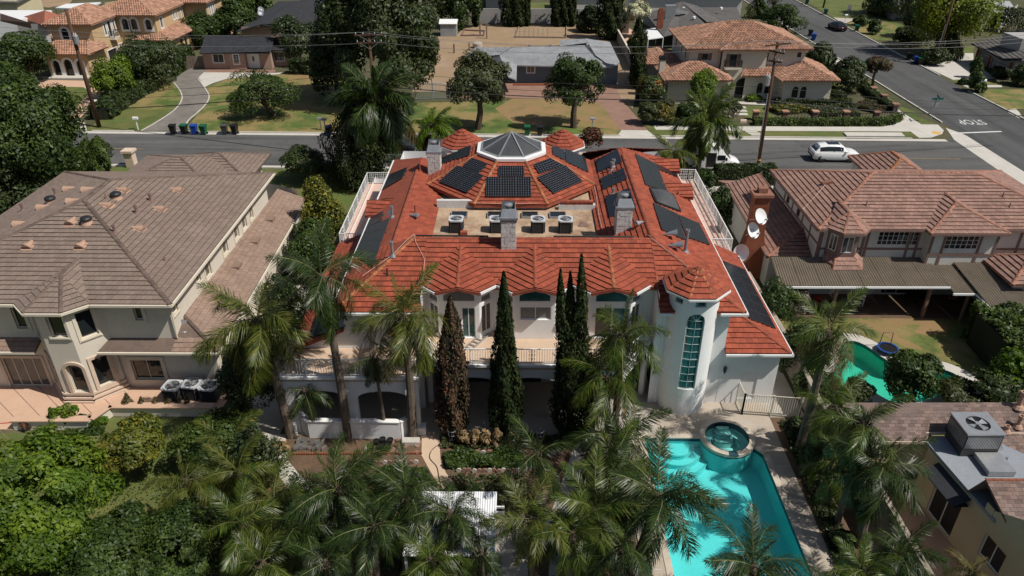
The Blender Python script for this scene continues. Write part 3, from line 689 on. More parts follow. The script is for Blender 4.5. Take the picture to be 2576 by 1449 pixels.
patch('patio', [(2190,1245),(2300,1240),(2420,1330),(2520,1449),(2180,1449),(2165,1320)], .0095, M_patio)
# ------------------------------------------------------------------ pools
def pool(name, label, outline, depth, basin_mat, water_mat, wl=-.10, holes=()):
    t = thing(name, label, 'pool', (outline[0][0], outline[0][1], 0))
    o = tri_sheet('basin_floor', outline, [], -depth, basin_mat, None); o.parent = t; o.location = -t.location
    b = MB(); n = len(outline); P = outline; ar = sum(P[i][0]*P[(i+1)%n][1]-P[(i+1)%n][0]*P[i][1] for i in range(n))
    b2 = MB()
    for i in range(n):
        a, c = P[i], P[(i+1) % n]
        if ar > 0: a, c = c, a
        b.poly([(a[0],a[1],-depth), (a[0],a[1],-.22), (c[0],c[1],-.22), (c[0],c[1],-depth)])
        b2.poly([(a[0],a[1],-.22), (a[0],a[1],.0), (c[0],c[1],.0), (c[0],c[1],-.22)])
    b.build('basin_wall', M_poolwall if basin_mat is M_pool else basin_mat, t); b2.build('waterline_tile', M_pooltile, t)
    w = tri_sheet('water', outline, [], wl, water_mat, None); w.parent = t; w.location = -t.location
    return t
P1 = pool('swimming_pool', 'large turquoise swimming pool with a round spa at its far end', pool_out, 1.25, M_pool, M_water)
b = MB()                                                   # coping stones round the edge
def coping(b, pts, w, z0, z1, out=1, closed=True):
    n = len(pts)
    for i in range(n if closed else n-1):
        a, c = Vector(pts[i]), Vector(pts[(i+1) % n]); d = (c-a).normalized(); nn = Vector((d.y, -d.x))*out
        vs = [a, c, c+nn*w, a+nn*w]; b.prism([(p.x, p.y) for p in vs], z0, z1)
coping(b, [(12.45, 12), (12.48, 28.0), (12.15, 28.45)], .3, -.02, .035, 1, False); coping(b, [(6.65, 29.2), (6.65, 12.0)], .3, -.02, .035, 1, False)
b.box(6.35, 29.2, -.02, 9.55, 29.5, .036)
b.build('coping', M_coping, P1)
b = MB()                                                   # corner steps under the water
for r, z in ((.95, -.35), (1.35, -.62), (1.75, -.9)):
    b.prism([(8.3, 29.19)]+[(8.3+r*math.cos(t), 29.19+r*math.sin(t)) for t in np.linspace(math.pi, 2*math.pi, 18)], -1.24, z)
b.build('pool_step', M_pool, P1)
b = MB()
for r, z in ((.95, -.345), (1.35, -.615), (1.75, -.895)):
    pp = [(8.3+r*math.cos(t), 29.19+r*math.sin(t), z) for t in np.linspace(math.pi+.1, 2*math.pi-.1, 18)]; b.tube(pp, .035, 4)
b.build('step_edge', M_poolwall, P1)
b = MB()
sp = [at(*p, -1.15) for p in ((1815,1285),(1850,1300),(1880,1330),(1878,1365),(1850,1362),(1830,1340),(1838,1320))]+[at(1870,1368,-.6), at(1900,1395,-.15), at(1930,1449,-.09)]
b.tube([(v.x, v.y, v.z) for v in smooth_line(sp, 5)], .022, 5); o = b.build('pool_hose', M_lead, None); tag(o, 'pale cleaner hose coiled under the turquoise pool water', 'hose')
b = MB(); b.lathe([(.14, .008), (.14, .022), (.12, .024)], 18, (6.05, 22.0, 0)); o = b.build('skimmer_lid', M_whitetrim); tag(o, 'round white skimmer lid set in the deck beside the pool', 'lid')
b = MB(); b.lathe([(.10, .0), (.10, .03)], 14, (12.455, 21.6, -.6)); 
# spa
SP = thing('spa', 'round raised spa with stepped seats beside the turquoise pool', 'spa', (SPA[0], SPA[1], 0))
M_spaplaster = mat('spa_plaster', (.36, .68, .66), .8, .05, .5, 6)
b = MB(); b.lathe([(1.12, .08), (1.12, -.28)], 36, (SPA[0], SPA[1], 0), caps=False); b.build('waterline_tile', M_pooltile, SP)
b = MB(); b.lathe([(1.12, -.28), (1.12, -.85), (.0, -.85)], 36, (SPA[0], SPA[1], 0), caps=False); b.build('basin', M_spaplaster, SP)
b = MB(); b.lathe([(1.125, -.05), (1.125, .06), (1.42, .06), (1.42, -.12)], 40, (SPA[0], SPA[1], 0), caps=False); b.build('coping', M_coping, SP)
b = MB(); b.prism([(SPA[0]-.25, SPA[1]-1.45), (SPA[0]+.25, SPA[1]-1.45), (SPA[0]+.2, SPA[1]-1.08), (SPA[0]-.2, SPA[1]-1.08)], .02, .066); b.build('spillway', M_pooltile, SP)
b = MB()
b.lathe([(1.115, -.45), (.72, -.45), (.72, -.84)], 30, (SPA[0], SPA[1], 0), caps=False)
for k, (w_, y_, z_) in enumerate(((.36, .72, -.12), (.44, .42, -.30), (.5, .12, -.52))):
    b.prism([(SPA[0]-w_, SPA[1]+1.0), (SPA[0]-w_, SPA[1]+y_+.12), (SPA[0]-w_*.6, SPA[1]+y_), (SPA[0]+w_*.6, SPA[1]+y_), (SPA[0]+w_, SPA[1]+y_+.12), (SPA[0]+w_, SPA[1]+1.0)], -.85, z_)
b.build('bench', M_spaplaster, SP)
b = MB()
for k, (w_, y_, z_) in enumerate(((.36, .72, -.115), (.44, .42, -.295), (.5, .12, -.515))):
    pp = [(SPA[0]-w_, SPA[1]+y_+.3, z_), (SPA[0]-w_, SPA[1]+y_+.12, z_), (SPA[0]-w_*.6, SPA[1]+y_, z_), (SPA[0]+w_*.6, SPA[1]+y_, z_), (SPA[0]+w_, SPA[1]+y_+.12, z_), (SPA[0]+w_, SPA[1]+y_+.3, z_)]
    b.tube(pp, .022, 4)
b.tube([(SPA[0]+.73*math.cos(t), SPA[1]+.73*math.sin(t), -.445) for t in np.linspace(math.pi*.75, math.pi*2.25, 24)], .022, 4)
b.build('step_edge', M_pooltile, SP)
b = MB(); b.lathe([(1.12, -.03), (.001, -.03)], 36, (SPA[0], SPA[1], 0), caps=False); b.build('water', M_spawater, SP)
P2 = pool('swimming_pool', 'kidney-shaped green swimming pool in the right-hand garden behind the hedge', npool_w, 1.2, M_pool2, M_water2)
# ------------------------------------------------------------------ white house with the red roof
def wuv(w, x, y):
    p = onp(x, y, (w.p0.x, w.p0.y, 0), Vector((w.o.x, w.o.y, 0))); return ((p.x-w.p0.x)*w.d.x+(p.y-w.p0.y)*w.d.y, p.z)
def wrect(w, tl, br, rise=0.0):
    u0, z1 = wuv(w, *tl); u1, z0 = wuv(w, *br); u0, u1 = max(.03, min(u0, u1)), min(w.L-.03, max(u0, u1))
    z0, z1 = sorted((z0, z1)); z0 = max(z0, w.z0+.01); z1 = min(z1, w.z1-.03)
    return (u0, u1, z0, z1-rise, rise) if rise else (u0, u1, z0, z1)
f2 = lambda x, y: (628.9+.32557*x, 628.9+.32557*y)
f3 = lambda x, y: (1195+.32548*x, 628.9+.32548*y)
f6 = lambda x, y: (754.7+.3038*x, 314.5+.3038*y)
f7 = lambda x, y: (1320.8+.3038*x, 314.5+.3038*y)
WH = thing('white_house', 'white stucco house under a bright red tiled roof carrying solar panels and a glass pyramid', 'house', (1, 44, 0))
TZ = 3.7                                              # terrace level
# ---- roof planes
MS = .45; MP = lambda x, y: (x, y, 6.2+MS*(y-31.5))
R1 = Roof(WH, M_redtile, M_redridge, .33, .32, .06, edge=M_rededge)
RL = -5.65; RR = 7.33; RY = 35.95; RZ = 8.2
R1.plane([MP(-9.25, 31.5), MP(-4.9, 31.5), MP(-4.9, RY), MP(RL, RY)])
R1.plane([MP(-4.9, 32.95), MP(7.25, 32.95), MP(7.25, RY), MP(-4.9, RY)])
R1.plane([MP(7.25, 31.6), MP(11.35, 31.6), MP(RR, RY), MP(7.25, RY)])
for cx in (-3.04, .93, 4.92):                          # prow roofs over the three bays
    g = lambda s, t: (cx+s, 32.25+t, 7.24+.235*(t-abs(s)))
    for sg in (-1, 1):
        R1.plane([g(0, 0), g(0, 3.25), g(1.98*sg, 1.05), g(1.98*sg, .82), g(1.15*sg, 0)])
    R1.ridge(g(0, -.02), g(0, 3.2), M_mossridge if cx > 3 else M_redridge, .12)
    b = MB()                                           # thick rake board under the tiles of each gable
    for sg in (-1, 1):
        p, q = Vector(g(0, -.03)), Vector(g(1.17*sg, -.03)); b.bar(p-Vector((0,0,.09)), q-Vector((0,0,.09)), .06, .16)
    b.build('rake_board', M_redridge, WH)
    b = MB()
    for sg in (-1, 1):
        p, q = Vector(g(1.17*sg, -.03)), Vector(g(2.0*sg, .8)); b.bar(p-Vector((0,0,.06)), q-Vector((0,0,.06)), .10, .12)
    b.build('gutter', M_whitetrim, WH)
SL, SR = .55, .47
OL = lambda x, y: (x, y, 6.2+SL*(x+9.4)); OR = lambda x, y: (x, y, 6.2+SR*(11.6-x)*1.03)
WX, WZ = -6.9, 6.2+SL*2.5
R1.plane([OL(-9.4, 31.5), OL(RL, RY), OL(WX, RY+.55), OL(WX, 50.2), OL(-9.4, 53.4)])
zr = OR(RR, 40)[2]
R1.plane([OR(11.6, 31.6), OR(11.6, 53.6), OR(RR, 50.4), (RR, RY, zr)])
LI = lambda x, y: (x, y, WZ-.36*(x-WX)); RI = lambda x, y: (x, y, zr-.5*(RR-x))
R1.plane([LI(WX, 36.5), LI(-5.0, 36.5), LI(-5.0, 46.5), LI(-5.6, 50.2), LI(WX, 50.2)])
R1.plane([RI(RR, 36.3), RI(RR, 50.4), RI(4.85, 50.4), RI(4.7, 36.3)])
R1.plane([OL(-9.4, 53.4), (WX, 50.2, WZ), (-5.6, 50.2, WZ-.36*1.3), (-5.2, 53.4, 6.2)])
R1.plane([(RR, 50.4, zr), (11.6, 53.6, 6.2), (4.6, 53.6, 6.2), (4.85, 50.4, zr-1.2)])
R1.ridge((-9.25, 31.5, 6.3), (RL, RY, RZ), M_mossridge); R1.ridge((RL, RY, RZ), (RR, RY, RZ), M_redridge, .11)
R1.ridge((11.5, 31.6, 6.22), (RR, RY, RZ), M_redridge, .15)
R1.ridge((WX, 36.5, WZ), (WX, 50.2, WZ), M_redridge, .13); R1.ridge((RR, RY, zr), (RR, 50.4, zr), M_redridge, .15)
R1.ridge((-9.4, 53.4, 6.2), (WX, 50.2, WZ), M_redridge); R1.ridge((11.6, 53.6, 6.2), (RR, 50.4, zr), M_redridge)
R1.ridge((-4.95, 32.7, 6.84), (-4.92, RY, RZ), M_redridge, .07); R1.ridge((7.27, 32.0, 6.5), (7.3, RY, RZ), M_redridge, .07)
# small cross gables over the right-hand balcony and one left
for yc in (46.6, 51.3):
    x0, x1, zt = 9.6, 11.75, 7.15
    for sg in (-1, 1):
        R1.plane([(x0, yc, zt), (x1, yc, zt-.05), (x1, yc+sg*1.1, 6.5), (x0+1.0, yc+sg*1.1, 6.62)])
yc = 41.3
for sg in (-1, 1): R1.plane([(-8.0, yc+2.6, 7.02), (-9.75, yc+2.6, 6.95), (-9.75, yc+2.6+sg*1.0, 6.3), (-9.0, yc+2.6+sg*1.0, 6.42)])
# lower right roof, hipped at the garden side, and lower left shed roof
LR = lambda x, y: (x, y, 3.55+.45*(14.45-x))
R1.plane([LR(14.45, 31.8), LR(14.45, 43.1), LR(11.0, 43.1), LR(11.0, 35.25)])
R1.plane([(11.02, 31.8, 3.55), (14.45, 31.8, 3.55), (11.02, 35.25, 5.1)])
R1.ridge((14.42, 31.83, 3.58), (11.05, 35.2, 5.08), M_redridge, .13)
LL = lambda x, y: (x, y, 3.65+.45*(x+12.0))
R1.plane([LL(-12.0, 31.7), LL(-9.0, 31.7), LL(-9.0, 44.2), LL(-12.0, 44.2)])
R1.ridge((-12.0, 31.75, 3.68), (-9.0, 31.75, 5.02), M_redridge, .09)
# octagon pavilion roof
OC = (-.42, 48.1); OA = 5.6
def octv(ap, z, k, ph=0): t = math.pi/8+k*math.pi/4-math.pi/2-math.pi/4+ph; r = ap/math.cos(math.pi/8); return (OC[0]+r*math.cos(t), OC[1]+r*math.sin(t), z)
for k in range(8):
    R1.plane([octv(OA, 7.3, k), octv(OA, 7.3, k+1), octv(2.15, 8.95, k+1), octv(2.15, 8.95, k)], t=.2)
    R1.ridge(octv(OA, 7.34, k), octv(2.2, 8.97, k), M_mossridge, .12)
# tower cap and two street-side turrets
def oct_roof(cx, cy, r, z0, z1, m):
    P = [(cx+r*math.cos(math.pi/8+k*math.pi/4), cy+r*math.sin(math.pi/8+k*math.pi/4), z0) for k in range(8)]
    for k in range(8):
        R1.plane([P[k], P[(k+1) % 8], (cx, cy, z1)], t=.1); R1.ridge(P[k], (cx, cy, z1), m, .085)
TW = (9.05, 32.3)
oct_roof(TW[0], TW[1], 1.66, 7.5, 8.42, M_mossridge)
for tx in (-4.28, 3.47): oct_roof(tx, 55.0, 1.75, 7.0, 8.15, M_redridge)
R1.done()
# ---- glass pyramid
b = MB(); b2 = MB(); b3 = MB()
for k in range(8):
    b3.poly([octv(2.32, 8.8, k), octv(2.32, 8.8, k+1), octv(2.32, 9.1, k+1), octv(2.32, 9.1, k)])
    b3.poly([octv(2.32, 9.1, k), octv(2.32, 9.1, k+1), octv(1.95, 9.14, k+1), octv(1.95, 9.14, k)])
    b2.bar(octv(2.0, 9.15, k), (OC[0], OC[1], 10.18), .08, .07); b2.bar(octv(2.0, 9.15, k), octv(2.0, 9.15, k+1), .09, .1)
sk = b3.build('skylight_curb', M_whitetrim, WH)
for k in range(8):
    b = MB(); b.poly([octv(1.97, 9.14, k), octv(1.97, 9.14, k+1), (OC[0], OC[1], 10.14)]); b.build('pane', M_glassroof, sk)
b2.build('glazing_bar', M_galv, sk)
# ---- flat roof with skylights, parapet
b = MB(); b.box(-5.3, 36.2, 6.5, 5.2, 53, 6.9); b.build('flat_roof', M_flatroof, WH)
b = MB(); b.box(-5.6, RY+.05, 6.4, 7.0, RY+.25, RZ-.06); b.build('ridge_wall', M_redridge, WH)
b = MB()
for k in (6, 7, 0, 1, 2): 
    p, q = Vector(octv(5.2, 6.7, k)), Vector(octv(5.2, 6.7, k+1)); b.bar((p.x, p.y, 7.0), (q.x, q.y, 7.0), .2, .5)
b.box(-5.1, 42.85, 6.9, -2.1, 43.1, 7.42); b.box(2.6, 42.6, 6.9, 4.9, 42.95, 7.25); b.build('parapet', M_parapet, WH)
b = MB()
for i in range(7):
    for j in range(4):
        b.box(2.75+i*.29, 42.62+.02*(j % 2), 7.26+j*.055, 3.02+i*.29, 42.93, 7.31+j*.055, 0, random.random())
o = b.build('tile_stack', M_redridge); tag(o, 'low stack of spare red roof tiles on the white parapet', 'tile stack', kind=None)
for x in (-3.6, -1.35, .78, 2.5):
    b = MB(); b.box(x-.52, 41.3, 6.9, x+.52, 42.1, 7.04); o = b.build('skylight', M_galv, WH)
    b = MB(); b.box(x-.46, 41.36, 7.03, x+.46, 42.04, 7.055); b.build('pane', M_glass, o)
b = MB(); b.tube([(-5.6, 36.55, 8.06), (-1.6, 36.5, 8.06)], .05, 6); b.tube([(2.0, 36.5, 8.06), (6.4, 36.5, 8.06)], .05, 6)
for x in (-5.2, -3.4, -1.9, 2.3, 4.2, 6.0): b.box(x-.05, 36.4, 7.9, x+.05, 36.6, 8.06)
b.build('pipe', M_black, WH)
# dome skylight on the right slope
nR = Vector((SR*1.03, 0, 1)).normalized(); pR = Vector(OR(11.6, 40))
cs = [onp(*f7(*p), pR+nR*.12, nR) for p in ((1035,522),(1225,572),(1285,712),(1092,640))]
b = MB(); G = 9; gv = []
for i in range(G):
    for j in range(G):
        s, t = i/(G-1), j/(G-1); p = (cs[0]*(1-s)+cs[1]*s)*(1-t)+(cs[3]*(1-s)+cs[2]*s)*t
        gv.append(p+nR*(.42*(math.sin(math.pi*s)*math.sin(math.pi*t))**.6))
b.add(gv, [(i*G+j, (i+1)*G+j, (i+1)*G+j+1, i*G+j+1) for i in range(G-1) for j in range(G-1)])
o = b.build('dome_skylight', M_glassroof, WH, smooth=True)
b = MB()
for i in range(4): b.bar(cs[i]-nR*.03, cs[(i+1) % 4]-nR*.03, .12, .16)
b.build('frame', M_dark, o)
# ---- solar panels
def solar(parent, px, p, n, nx, ny, m=None, lift=.13, f=f6, gap=.03):
    n = Vector(n).normalized(); C4 = [onp(*f(*q), Vector(p)+n*lift, n) for q in px]; m = m or M_solar
    for i in range(nx):
        for j in range(ny):
            q = []
            for (s, t) in ((i, j), (i+1, j), (i+1, j+1), (i, j+1)):
                s = s/nx; t = t/ny; q.append((C4[0]*(1-s)+C4[1]*s)*(1-t)+(C4[3]*(1-s)+C4[2]*s)*t)
            c = sum(q, Vector())/4; sc = lambda v, g: v+(c-v).normalized()*g
            out = [sc(v, gap*.7) for v in q]; inn = [sc(v, gap*.7+.03) for v in q]; dn = [v-n*.045 for v in out]
            vs = out+inn+dn
            fs = [(4, 5, 6, 7)]+[(k, (k+1) % 4, 4+(k+1) % 4, 4+k) for k in range(4)]+[(k, 8+k, 8+(k+1) % 4, (k+1) % 4) for k in range(4)]+[(11, 10, 9, 8)]
            b = MB(); b.add(vs, [fs[0]], 1); b.add(vs, fs[1:], 0)
            o = b.build('solar_panel', [M_solarframe, m], parent)
            uv = o.data.uv_layers.new(name='uv'); cu = max(1, round((q[1]-q[0]).length/.16)); cv = max(1, round((q[3]-q[0]).length/.16))
            for li, (a, e) in enumerate(((0, 0), (cu, 0), (cu, cv), (0, cv))): uv.data[li].uv = (a, e)
    mid = sum(C4, Vector())/4-n*lift                     # mounting rails down to the roof
    b = MB()
    for t in (.3, .7):
        a_, e_ = C4[0]*(1-t)+C4[3]*t, C4[1]*(1-t)+C4[2]*t; b.bar(a_-n*(lift*.5+.03), e_-n*(lift*.5+.03), .05, lift-.02, up=n)
    b.build('rail', M_solarframe, parent)
def octplane(k):
    a, c, d = Vector(octv(OA, 7.3, k)), Vector(octv(OA, 7.3, k+1)), Vector(octv(2.15, 8.95, k)); n = (c-a).cross(d-a); n = n if n.z > 0 else -n
    return a, n.normalized()
def octk(ang):          # index of the face whose outward direction is nearest
    best = max(range(8), key=lambda k: (Vector(octv(1, 0, k))+Vector(octv(1, 0, k+1))-2*Vector((OC[0], OC[1], 0))).normalized().dot(Vector((math.cos(ang), math.sin(ang), 0))))
    return octplane(best)
p_, n_ = octk(-math.pi/2)
solar(WH, ((1643,336),(1857,336),(1860,420),(1641,420)), p_, n_, 1, 1, lift=.16); solar(WH, ((1540,426),(1912,426),(1916,590),(1538,590)), p_, n_, 3, 1, lift=.16)
p_, n_ = octk(-math.pi*.75)
solar(WH, ((1300,331),(1522,414),(1381,558),(1148,466)), p_, n_, 3, 1, lift=.16); solar(WH, ((1420,268),(1553,322),(1478,396),(1342,340)), p_, n_, 1, 1, lift=.16)
p_, n_ = octk(-math.pi*.25)
solar(WH, ((98,430),(335,330),(478,462),(240,565)), p_, n_, 3, 1, lift=.16, f=f7); solar(WH, ((70,325),(208,270),(330,335),(118,400) ), p_, n_, 1, 1, lift=.16, f=f7)
p_, n_ = octk(math.pi)
solar(WH, ((1155,272),(1300,216),(1298,272),(1155,326)), p_, n_, 3, 1, M_solar2); solar(WH, ((1306,203),(1416,165),(1402,246),(1298,280)), p_, n_, 3, 2, M_solar2)
p_, n_ = octk(0)
solar(WH, ((225,168),(325,202),(335,290),(232,238)), p_, n_, 2, 1, M_solar2, f=f7); solar(WH, ((330,192),(498,262),(528,388),(342,300)), p_, n_, 3, 2, M_solar2, f=f7)
pl, nl = Vector(OL(-9.4, 40)), Vector((-SL, 0, 1))
solar(WH, ((742,405),(890,345),(850,428),(686,525)), pl, nl, 2, 1, M_solar2)
solar(WH, ((590,757),(692,710),(668,792),(552,845)), pl, nl, 1, 1, M_solar2); solar(WH, ((552,845),(745,765),(600,1165),(452,1070)), pl, nl, 2, 4, M_solar2)
pi_, ni = Vector(RI(RR, 40)), Vector((-.5, 0, 1))
solar(WH, ((585,288),(765,194),(805,302),(605,388)), pi_, ni, 2, 2, M_solar2, f=f7); solar(WH, ((620,440),(815,350),(830,395),(634,478)), pi_, ni, 2, 1, M_solar2, f=f7)
solar(WH, ((636,480),(835,400),(845,440),(645,530)), pi_, ni, 2, 1, M_solar2, f=f7); solar(WH, ((664,596),(865,515),(915,668),(700,760)), pi_, ni, 2, 2, M_solar2, f=f7)
solar(WH, ((912,234),(1090,320),(1186,558),(1000,490)), pR, nR, 2, 3, M_solar2, f=f7); solar(WH, ((1094,322),(1250,395),(1268,430),(1108,362)), pR, nR, 2, 1, M_solar2, f=f7)
solar(WH, ((1060,638),(1265,735),(1335,952),(1135,862)), pR, nR, 2, 3, M_solar2, f=f7); solar(WH, ((1268,737),(1445,812),(1535,990),(1338,922)), pR, nR, 2, 3, M_solar2, f=f7)
plr, nlr = Vector(LR(14.45, 40)), Vector((.45, 0, 1))
solar(WH, ((1819.6,655),(1874,677),(1953,826),(1885,800)), plr, nlr, 2, 6, M_solar2, f=lambda x, y: (x, y))
pll, nll = Vector(LL(-12, 40)), Vector((-.45, 0, 1))
solar(WH, ((792,795),(850,755),(868,820),(775,850)), pll, nll, 2, 1, M_solar2, f=lambda x, y: (x, y))
# ---- vents and pipes on the red roof
def pipe(parent, pos, h, r, m=None, cap=True, flash=True):
    b = MB(); x, y, z = pos; b.lathe([(r, -.3), (r, h)]+([(r*1.35, h), (r*1.35, h+.14), (r*.9, h+.14), (r*.9, h+.05)] if cap else []), 10, (x, y, z))
    if flash: b.lathe([(r*2.6, -.02), (r*1.6, .12), (r*1.02, .14)], 10, (x, y, z), caps=False)
    return b.build('vent_pipe', m or M_lead, parent)
def roofpt(xy, p, n): v = onp(*xy, Vector(p), Vector(n).normalized()); return (v.x, v.y, v.z)
pipe(WH, roofpt(f6(765,765), pl, nl), .62, .07); pipe(WH, roofpt(f6(768,1088), pl, nl), .75, .07)
pipe(WH, roofpt(f7(1325,1055), pR, nR), 1.25, .085); pipe(WH, roofpt(f7(715,380), pi_, ni), .5, .08); pipe(WH, roofpt(f7(730,350), pi_, ni), .45, .09); pipe(WH, roofpt(f7(728,580), pi_, ni), .35, .07)
for q in ((1265,585), ): pipe(WH, roofpt(f7(*q), pR, nR), .3, .05, M_redridge, False)
for q in ((995,385),(955,735)): pipe(WH, roofpt(f6(*q), LI(WX, 40), (.36, 0, 1)), .55, .05, M_redridge, False)
pipe(WH, roofpt(f2(1062,195), MP(0, 33), (0, -MS, 1)), .4, .04, M_dark, False, True)
def cone_vent(pos, ax, L, r, m):
    b = MB(); ax = Vector(ax).normalized(); sd = ax.cross(Vector((0,0,1))).normalized(); up = sd.cross(ax); p = Vector(pos)
    vs = [p]+[p+ax*L+sd*(r*math.cos(t))+up*(r*math.sin(t)) for t in np.linspace(0, math.pi, 9)]
    b.add(vs, [(0, i, i+1) for i in range(1, 9)]+[tuple(range(1, 10))]); return b.build('roof_vent', m, WH)
for q in ((1132,905),(1172,1000)): cone_vent(roofpt(f7(*q), pR+nR*.03, nR), (1, -.1, .1), .85, .26, M_lead)
cone_vent(roofpt(f6(885,742), LI(WX, 40), (.36, 0, 1)), (1, -.35, .0), .75, .2, M_lead); cone_vent(roofpt(f6(695,760), pl, nl), (1, .2, .4), .6, .3, M_lead)
cone_vent(roofpt(f7(990,795), pR, nR), (-.9, -.5, -.1), .6, .2, M_lead)
# ---- chimneys of painted stone with metal hoods
def chimney(parent, cx, cy, w, d, z0, z1, capw, hood=True, crown=.35, m=None):
    b = MB(); b.box(cx-w/2, cy-d/2, z0, cx+w/2, cy+d/2, z1-crown); ch = b.build('chimney', m or M_stone, parent)
    st = MB(); rows = int((z1-crown-z0)/.2)                 # stones standing proud of the shaft
    for sx, sy, L in ((0, -1, w), (1, 0, d), (-1, 0, d)):
        for r in range(rows):
            u = -L/2; k = 0
            while u < L/2-.03:
                ww = min(random.uniform(.16, .34), L/2-u); z = z0+.02+r*.2; pr = random.uniform(.006, .028)
                u0, u1 = u+.008, u+ww-.008
                if sy: st.box(cx+u0, cy-d/2-pr, z, cx+u1, cy-d/2+.01, z+.18)
                else: st.box(cx+sx*w/2-.01 if sx > 0 else cx-w/2-pr, cy+u0, z, cx+w/2+pr if sx > 0 else cx-w/2+.01, cy+u1, z+.18)
                u += ww
    st.build('stones', m or M_stone, ch, kind='stuff')
    b = MB(); b.box(cx-capw/2, cy-capw/2*.9, z1-crown, cx+capw/2, cy+capw/2*.9, z1-crown+.12); b.box(cx-capw*.45, cy-capw*.4, z1-crown-.14, cx+capw*.45, cy+capw*.4, z1-crown); b.build('crown', M_lead, ch)
    if hood:
        b = MB(); c = capw*.42; e = capw*.38; z = z1-crown+.12
        b.poly([(cx-c, cy-e, z), (cx+c, cy-e, z), (cx+c*.8, cy-e*.5, z+.42), (cx-c*.8, cy-e*.5, z+.42)])
        b.poly([(cx-c, cy+e, z), (cx+c, cy+e, z), (cx+c*.8, cy+e, z+.62), (cx-c*.8, cy+e, z+.62)])
        for s in (-1, 1): b.poly([(cx+s*c, cy-e, z), (cx+s*c, cy+e, z), (cx+s*c*.8, cy+e, z+.62), (cx+s*c*.8, cy-e*.5, z+.42)])
        b.build('hood', M_lead, ch)
        b = MB(); b.lathe([(.14, z+.1), (.14, z+.5), (.22, z+.5), (.22, z+.58), (.05, z+.64)], 14, (cx, cy+.05, 0)); b.build('flue', M_galv, ch)
    return ch
chimney(WH, -.47, 35.6, .78, .75, 7.4, 10.0, 1.0)
chimney(WH, 6.05, 38.4, .85, .85, 7.2, 9.4, 1.05); chimney(WH, -5.7, 47.9, .85, .9, 6.8, 9.2, 1.05)
# ---- upper walls
wb = MB()
def mkwall(p0, p1, z0, z1, ops=(), **k):
    w = Wall(p0, p1, z0, z1)
    ops = [wrect(w, *o) if isinstance(o[0], tuple) else o for o in ops]
    w.emit(wb, ops, **k); return w, ops
w, o = mkwall((-9.0, 31.95), (-4.9, 31.95), TZ, 6.2, [(f2(905,505), f2(945,645))])
window(WH, w, o[0], M_curtain, bars=(1, 2))
mkwall((-4.9, 31.95), (-4.9, 33.65), TZ, 6.9); mkwall((-4.9, 33.65), (7.25, 33.65), TZ, 7.2); mkwall((7.25, 33.65), (7.25, 32.15), TZ, 6.9)
mkwall((7.25, 32.15), (11.0, 32.15), 0, 6.15); mkwall((11.0, 32.15), (11.0, 55.5), 0, 6.15); mkwall((-9.0, 55.5), (-9.0, 31.95), 0, 6.15)
mkwall((11.0, 55.5), (-9.0, 55.5), 0, 6.15)
mkwall((-11.7, 31.97), (-9.0, 31.97), TZ-.2, 5.0) if False else None
wb.poly([(-11.75, 31.95, 3.4), (-9.0, 31.95, 3.4), (-9.0, 31.95, 4.9), (-11.75, 31.95, 3.72)])
for k, cx in enumerate((-3.04, .93, 4.92)):
    ops = [[(f2(1632,450), f2(1745,680))], [(f3(345,443), f3(588,541))], [(f3(932,450), f3(1180,684))]][k]
    w, o = mkwall((cx-1.06, 32.9), (cx+1.06, 32.9), TZ, 6.84, ops)
    if k == 0: window(WH, w, o[0], M_teal, bars=(2, 1), name='sliding_door')
    if k == 1: window(WH, w, o[0], M_blind, bars=(2, 1))
    if k == 2:
        window(WH, w, (o[0][0], (o[0][0]+o[0][1])/2, o[0][2], o[0][3]), M_glass, bars=(1, 1), name='sliding_door'); window(WH, w, ((o[0][0]+o[0][1])/2, o[0][1], o[0][2], o[0][3]), M_teal, bars=(1, 1), name='sliding_door')
    wb.poly([(cx-1.06, 32.9, 6.84), (cx+1.06, 32.9, 6.84), (cx+1.06, 32.9, 7.02), (cx, 32.9, 7.3), (cx-1.06, 32.9, 7.02)])
    # pointed transom light over each bay window
    za, zs, zp, hw = 6.02, 6.45, 6.9, .86
    fr = MB(); out = [(-hw, za), (hw, za), (hw, zs), (0, zp), (-hw, zs)]; inn = [(-hw+.06, za+.06), (hw-.06, za+.06), (hw-.06, zs-.03), (0, zp-.07), (-hw+.06, zs-.03)]
    for j in range(5):
        a, c, c2, a2 = out[j], out[(j+1) % 5], inn[(j+1) % 5], inn[j]
        fr.poly([(cx+a[0], 32.86, a[1]), (cx+c[0], 32.86, c[1]), (cx+c2[0], 32.86, c2[1]), (cx+a2[0], 32.86, a2[1])])
        fr.poly([(cx+a[0], 32.9, a[1]), (cx+c[0], 32.9, c[1]), (cx+c[0], 32.86, c[1]), (cx+a[0], 32.86, a[1])])
    fo = fr.build('transom', M_whitetrim, WH); pn = MB(); pn.poly([(cx+a[0], 32.875, a[1]) for a in inn]); pn.build('pane', [M_blind, M_teal, M_teal][k] if k != 1 else M_teal, fo)
    for sg in (-1, 1):
        A, B_ = ((cx-1.77, 33.62), (cx-1.06, 32.9)) if sg < 0 else ((cx+1.06, 32.9), (cx+1.77, 33.62))
        w = Wall(A, B_, TZ, 7.0); o = (.14, w.L-.14, TZ+.25, TZ+1.95); o2 = (.14, w.L-.14, TZ+2.15, TZ+2.55)
        w.emit(wb, [o, o2], depth=.1); window(WH, w, o, M_curtain, bars=(2, 1), depth=.1); window(WH, w, o2, M_blind, bars=(1, 1), depth=.1, name='transom')
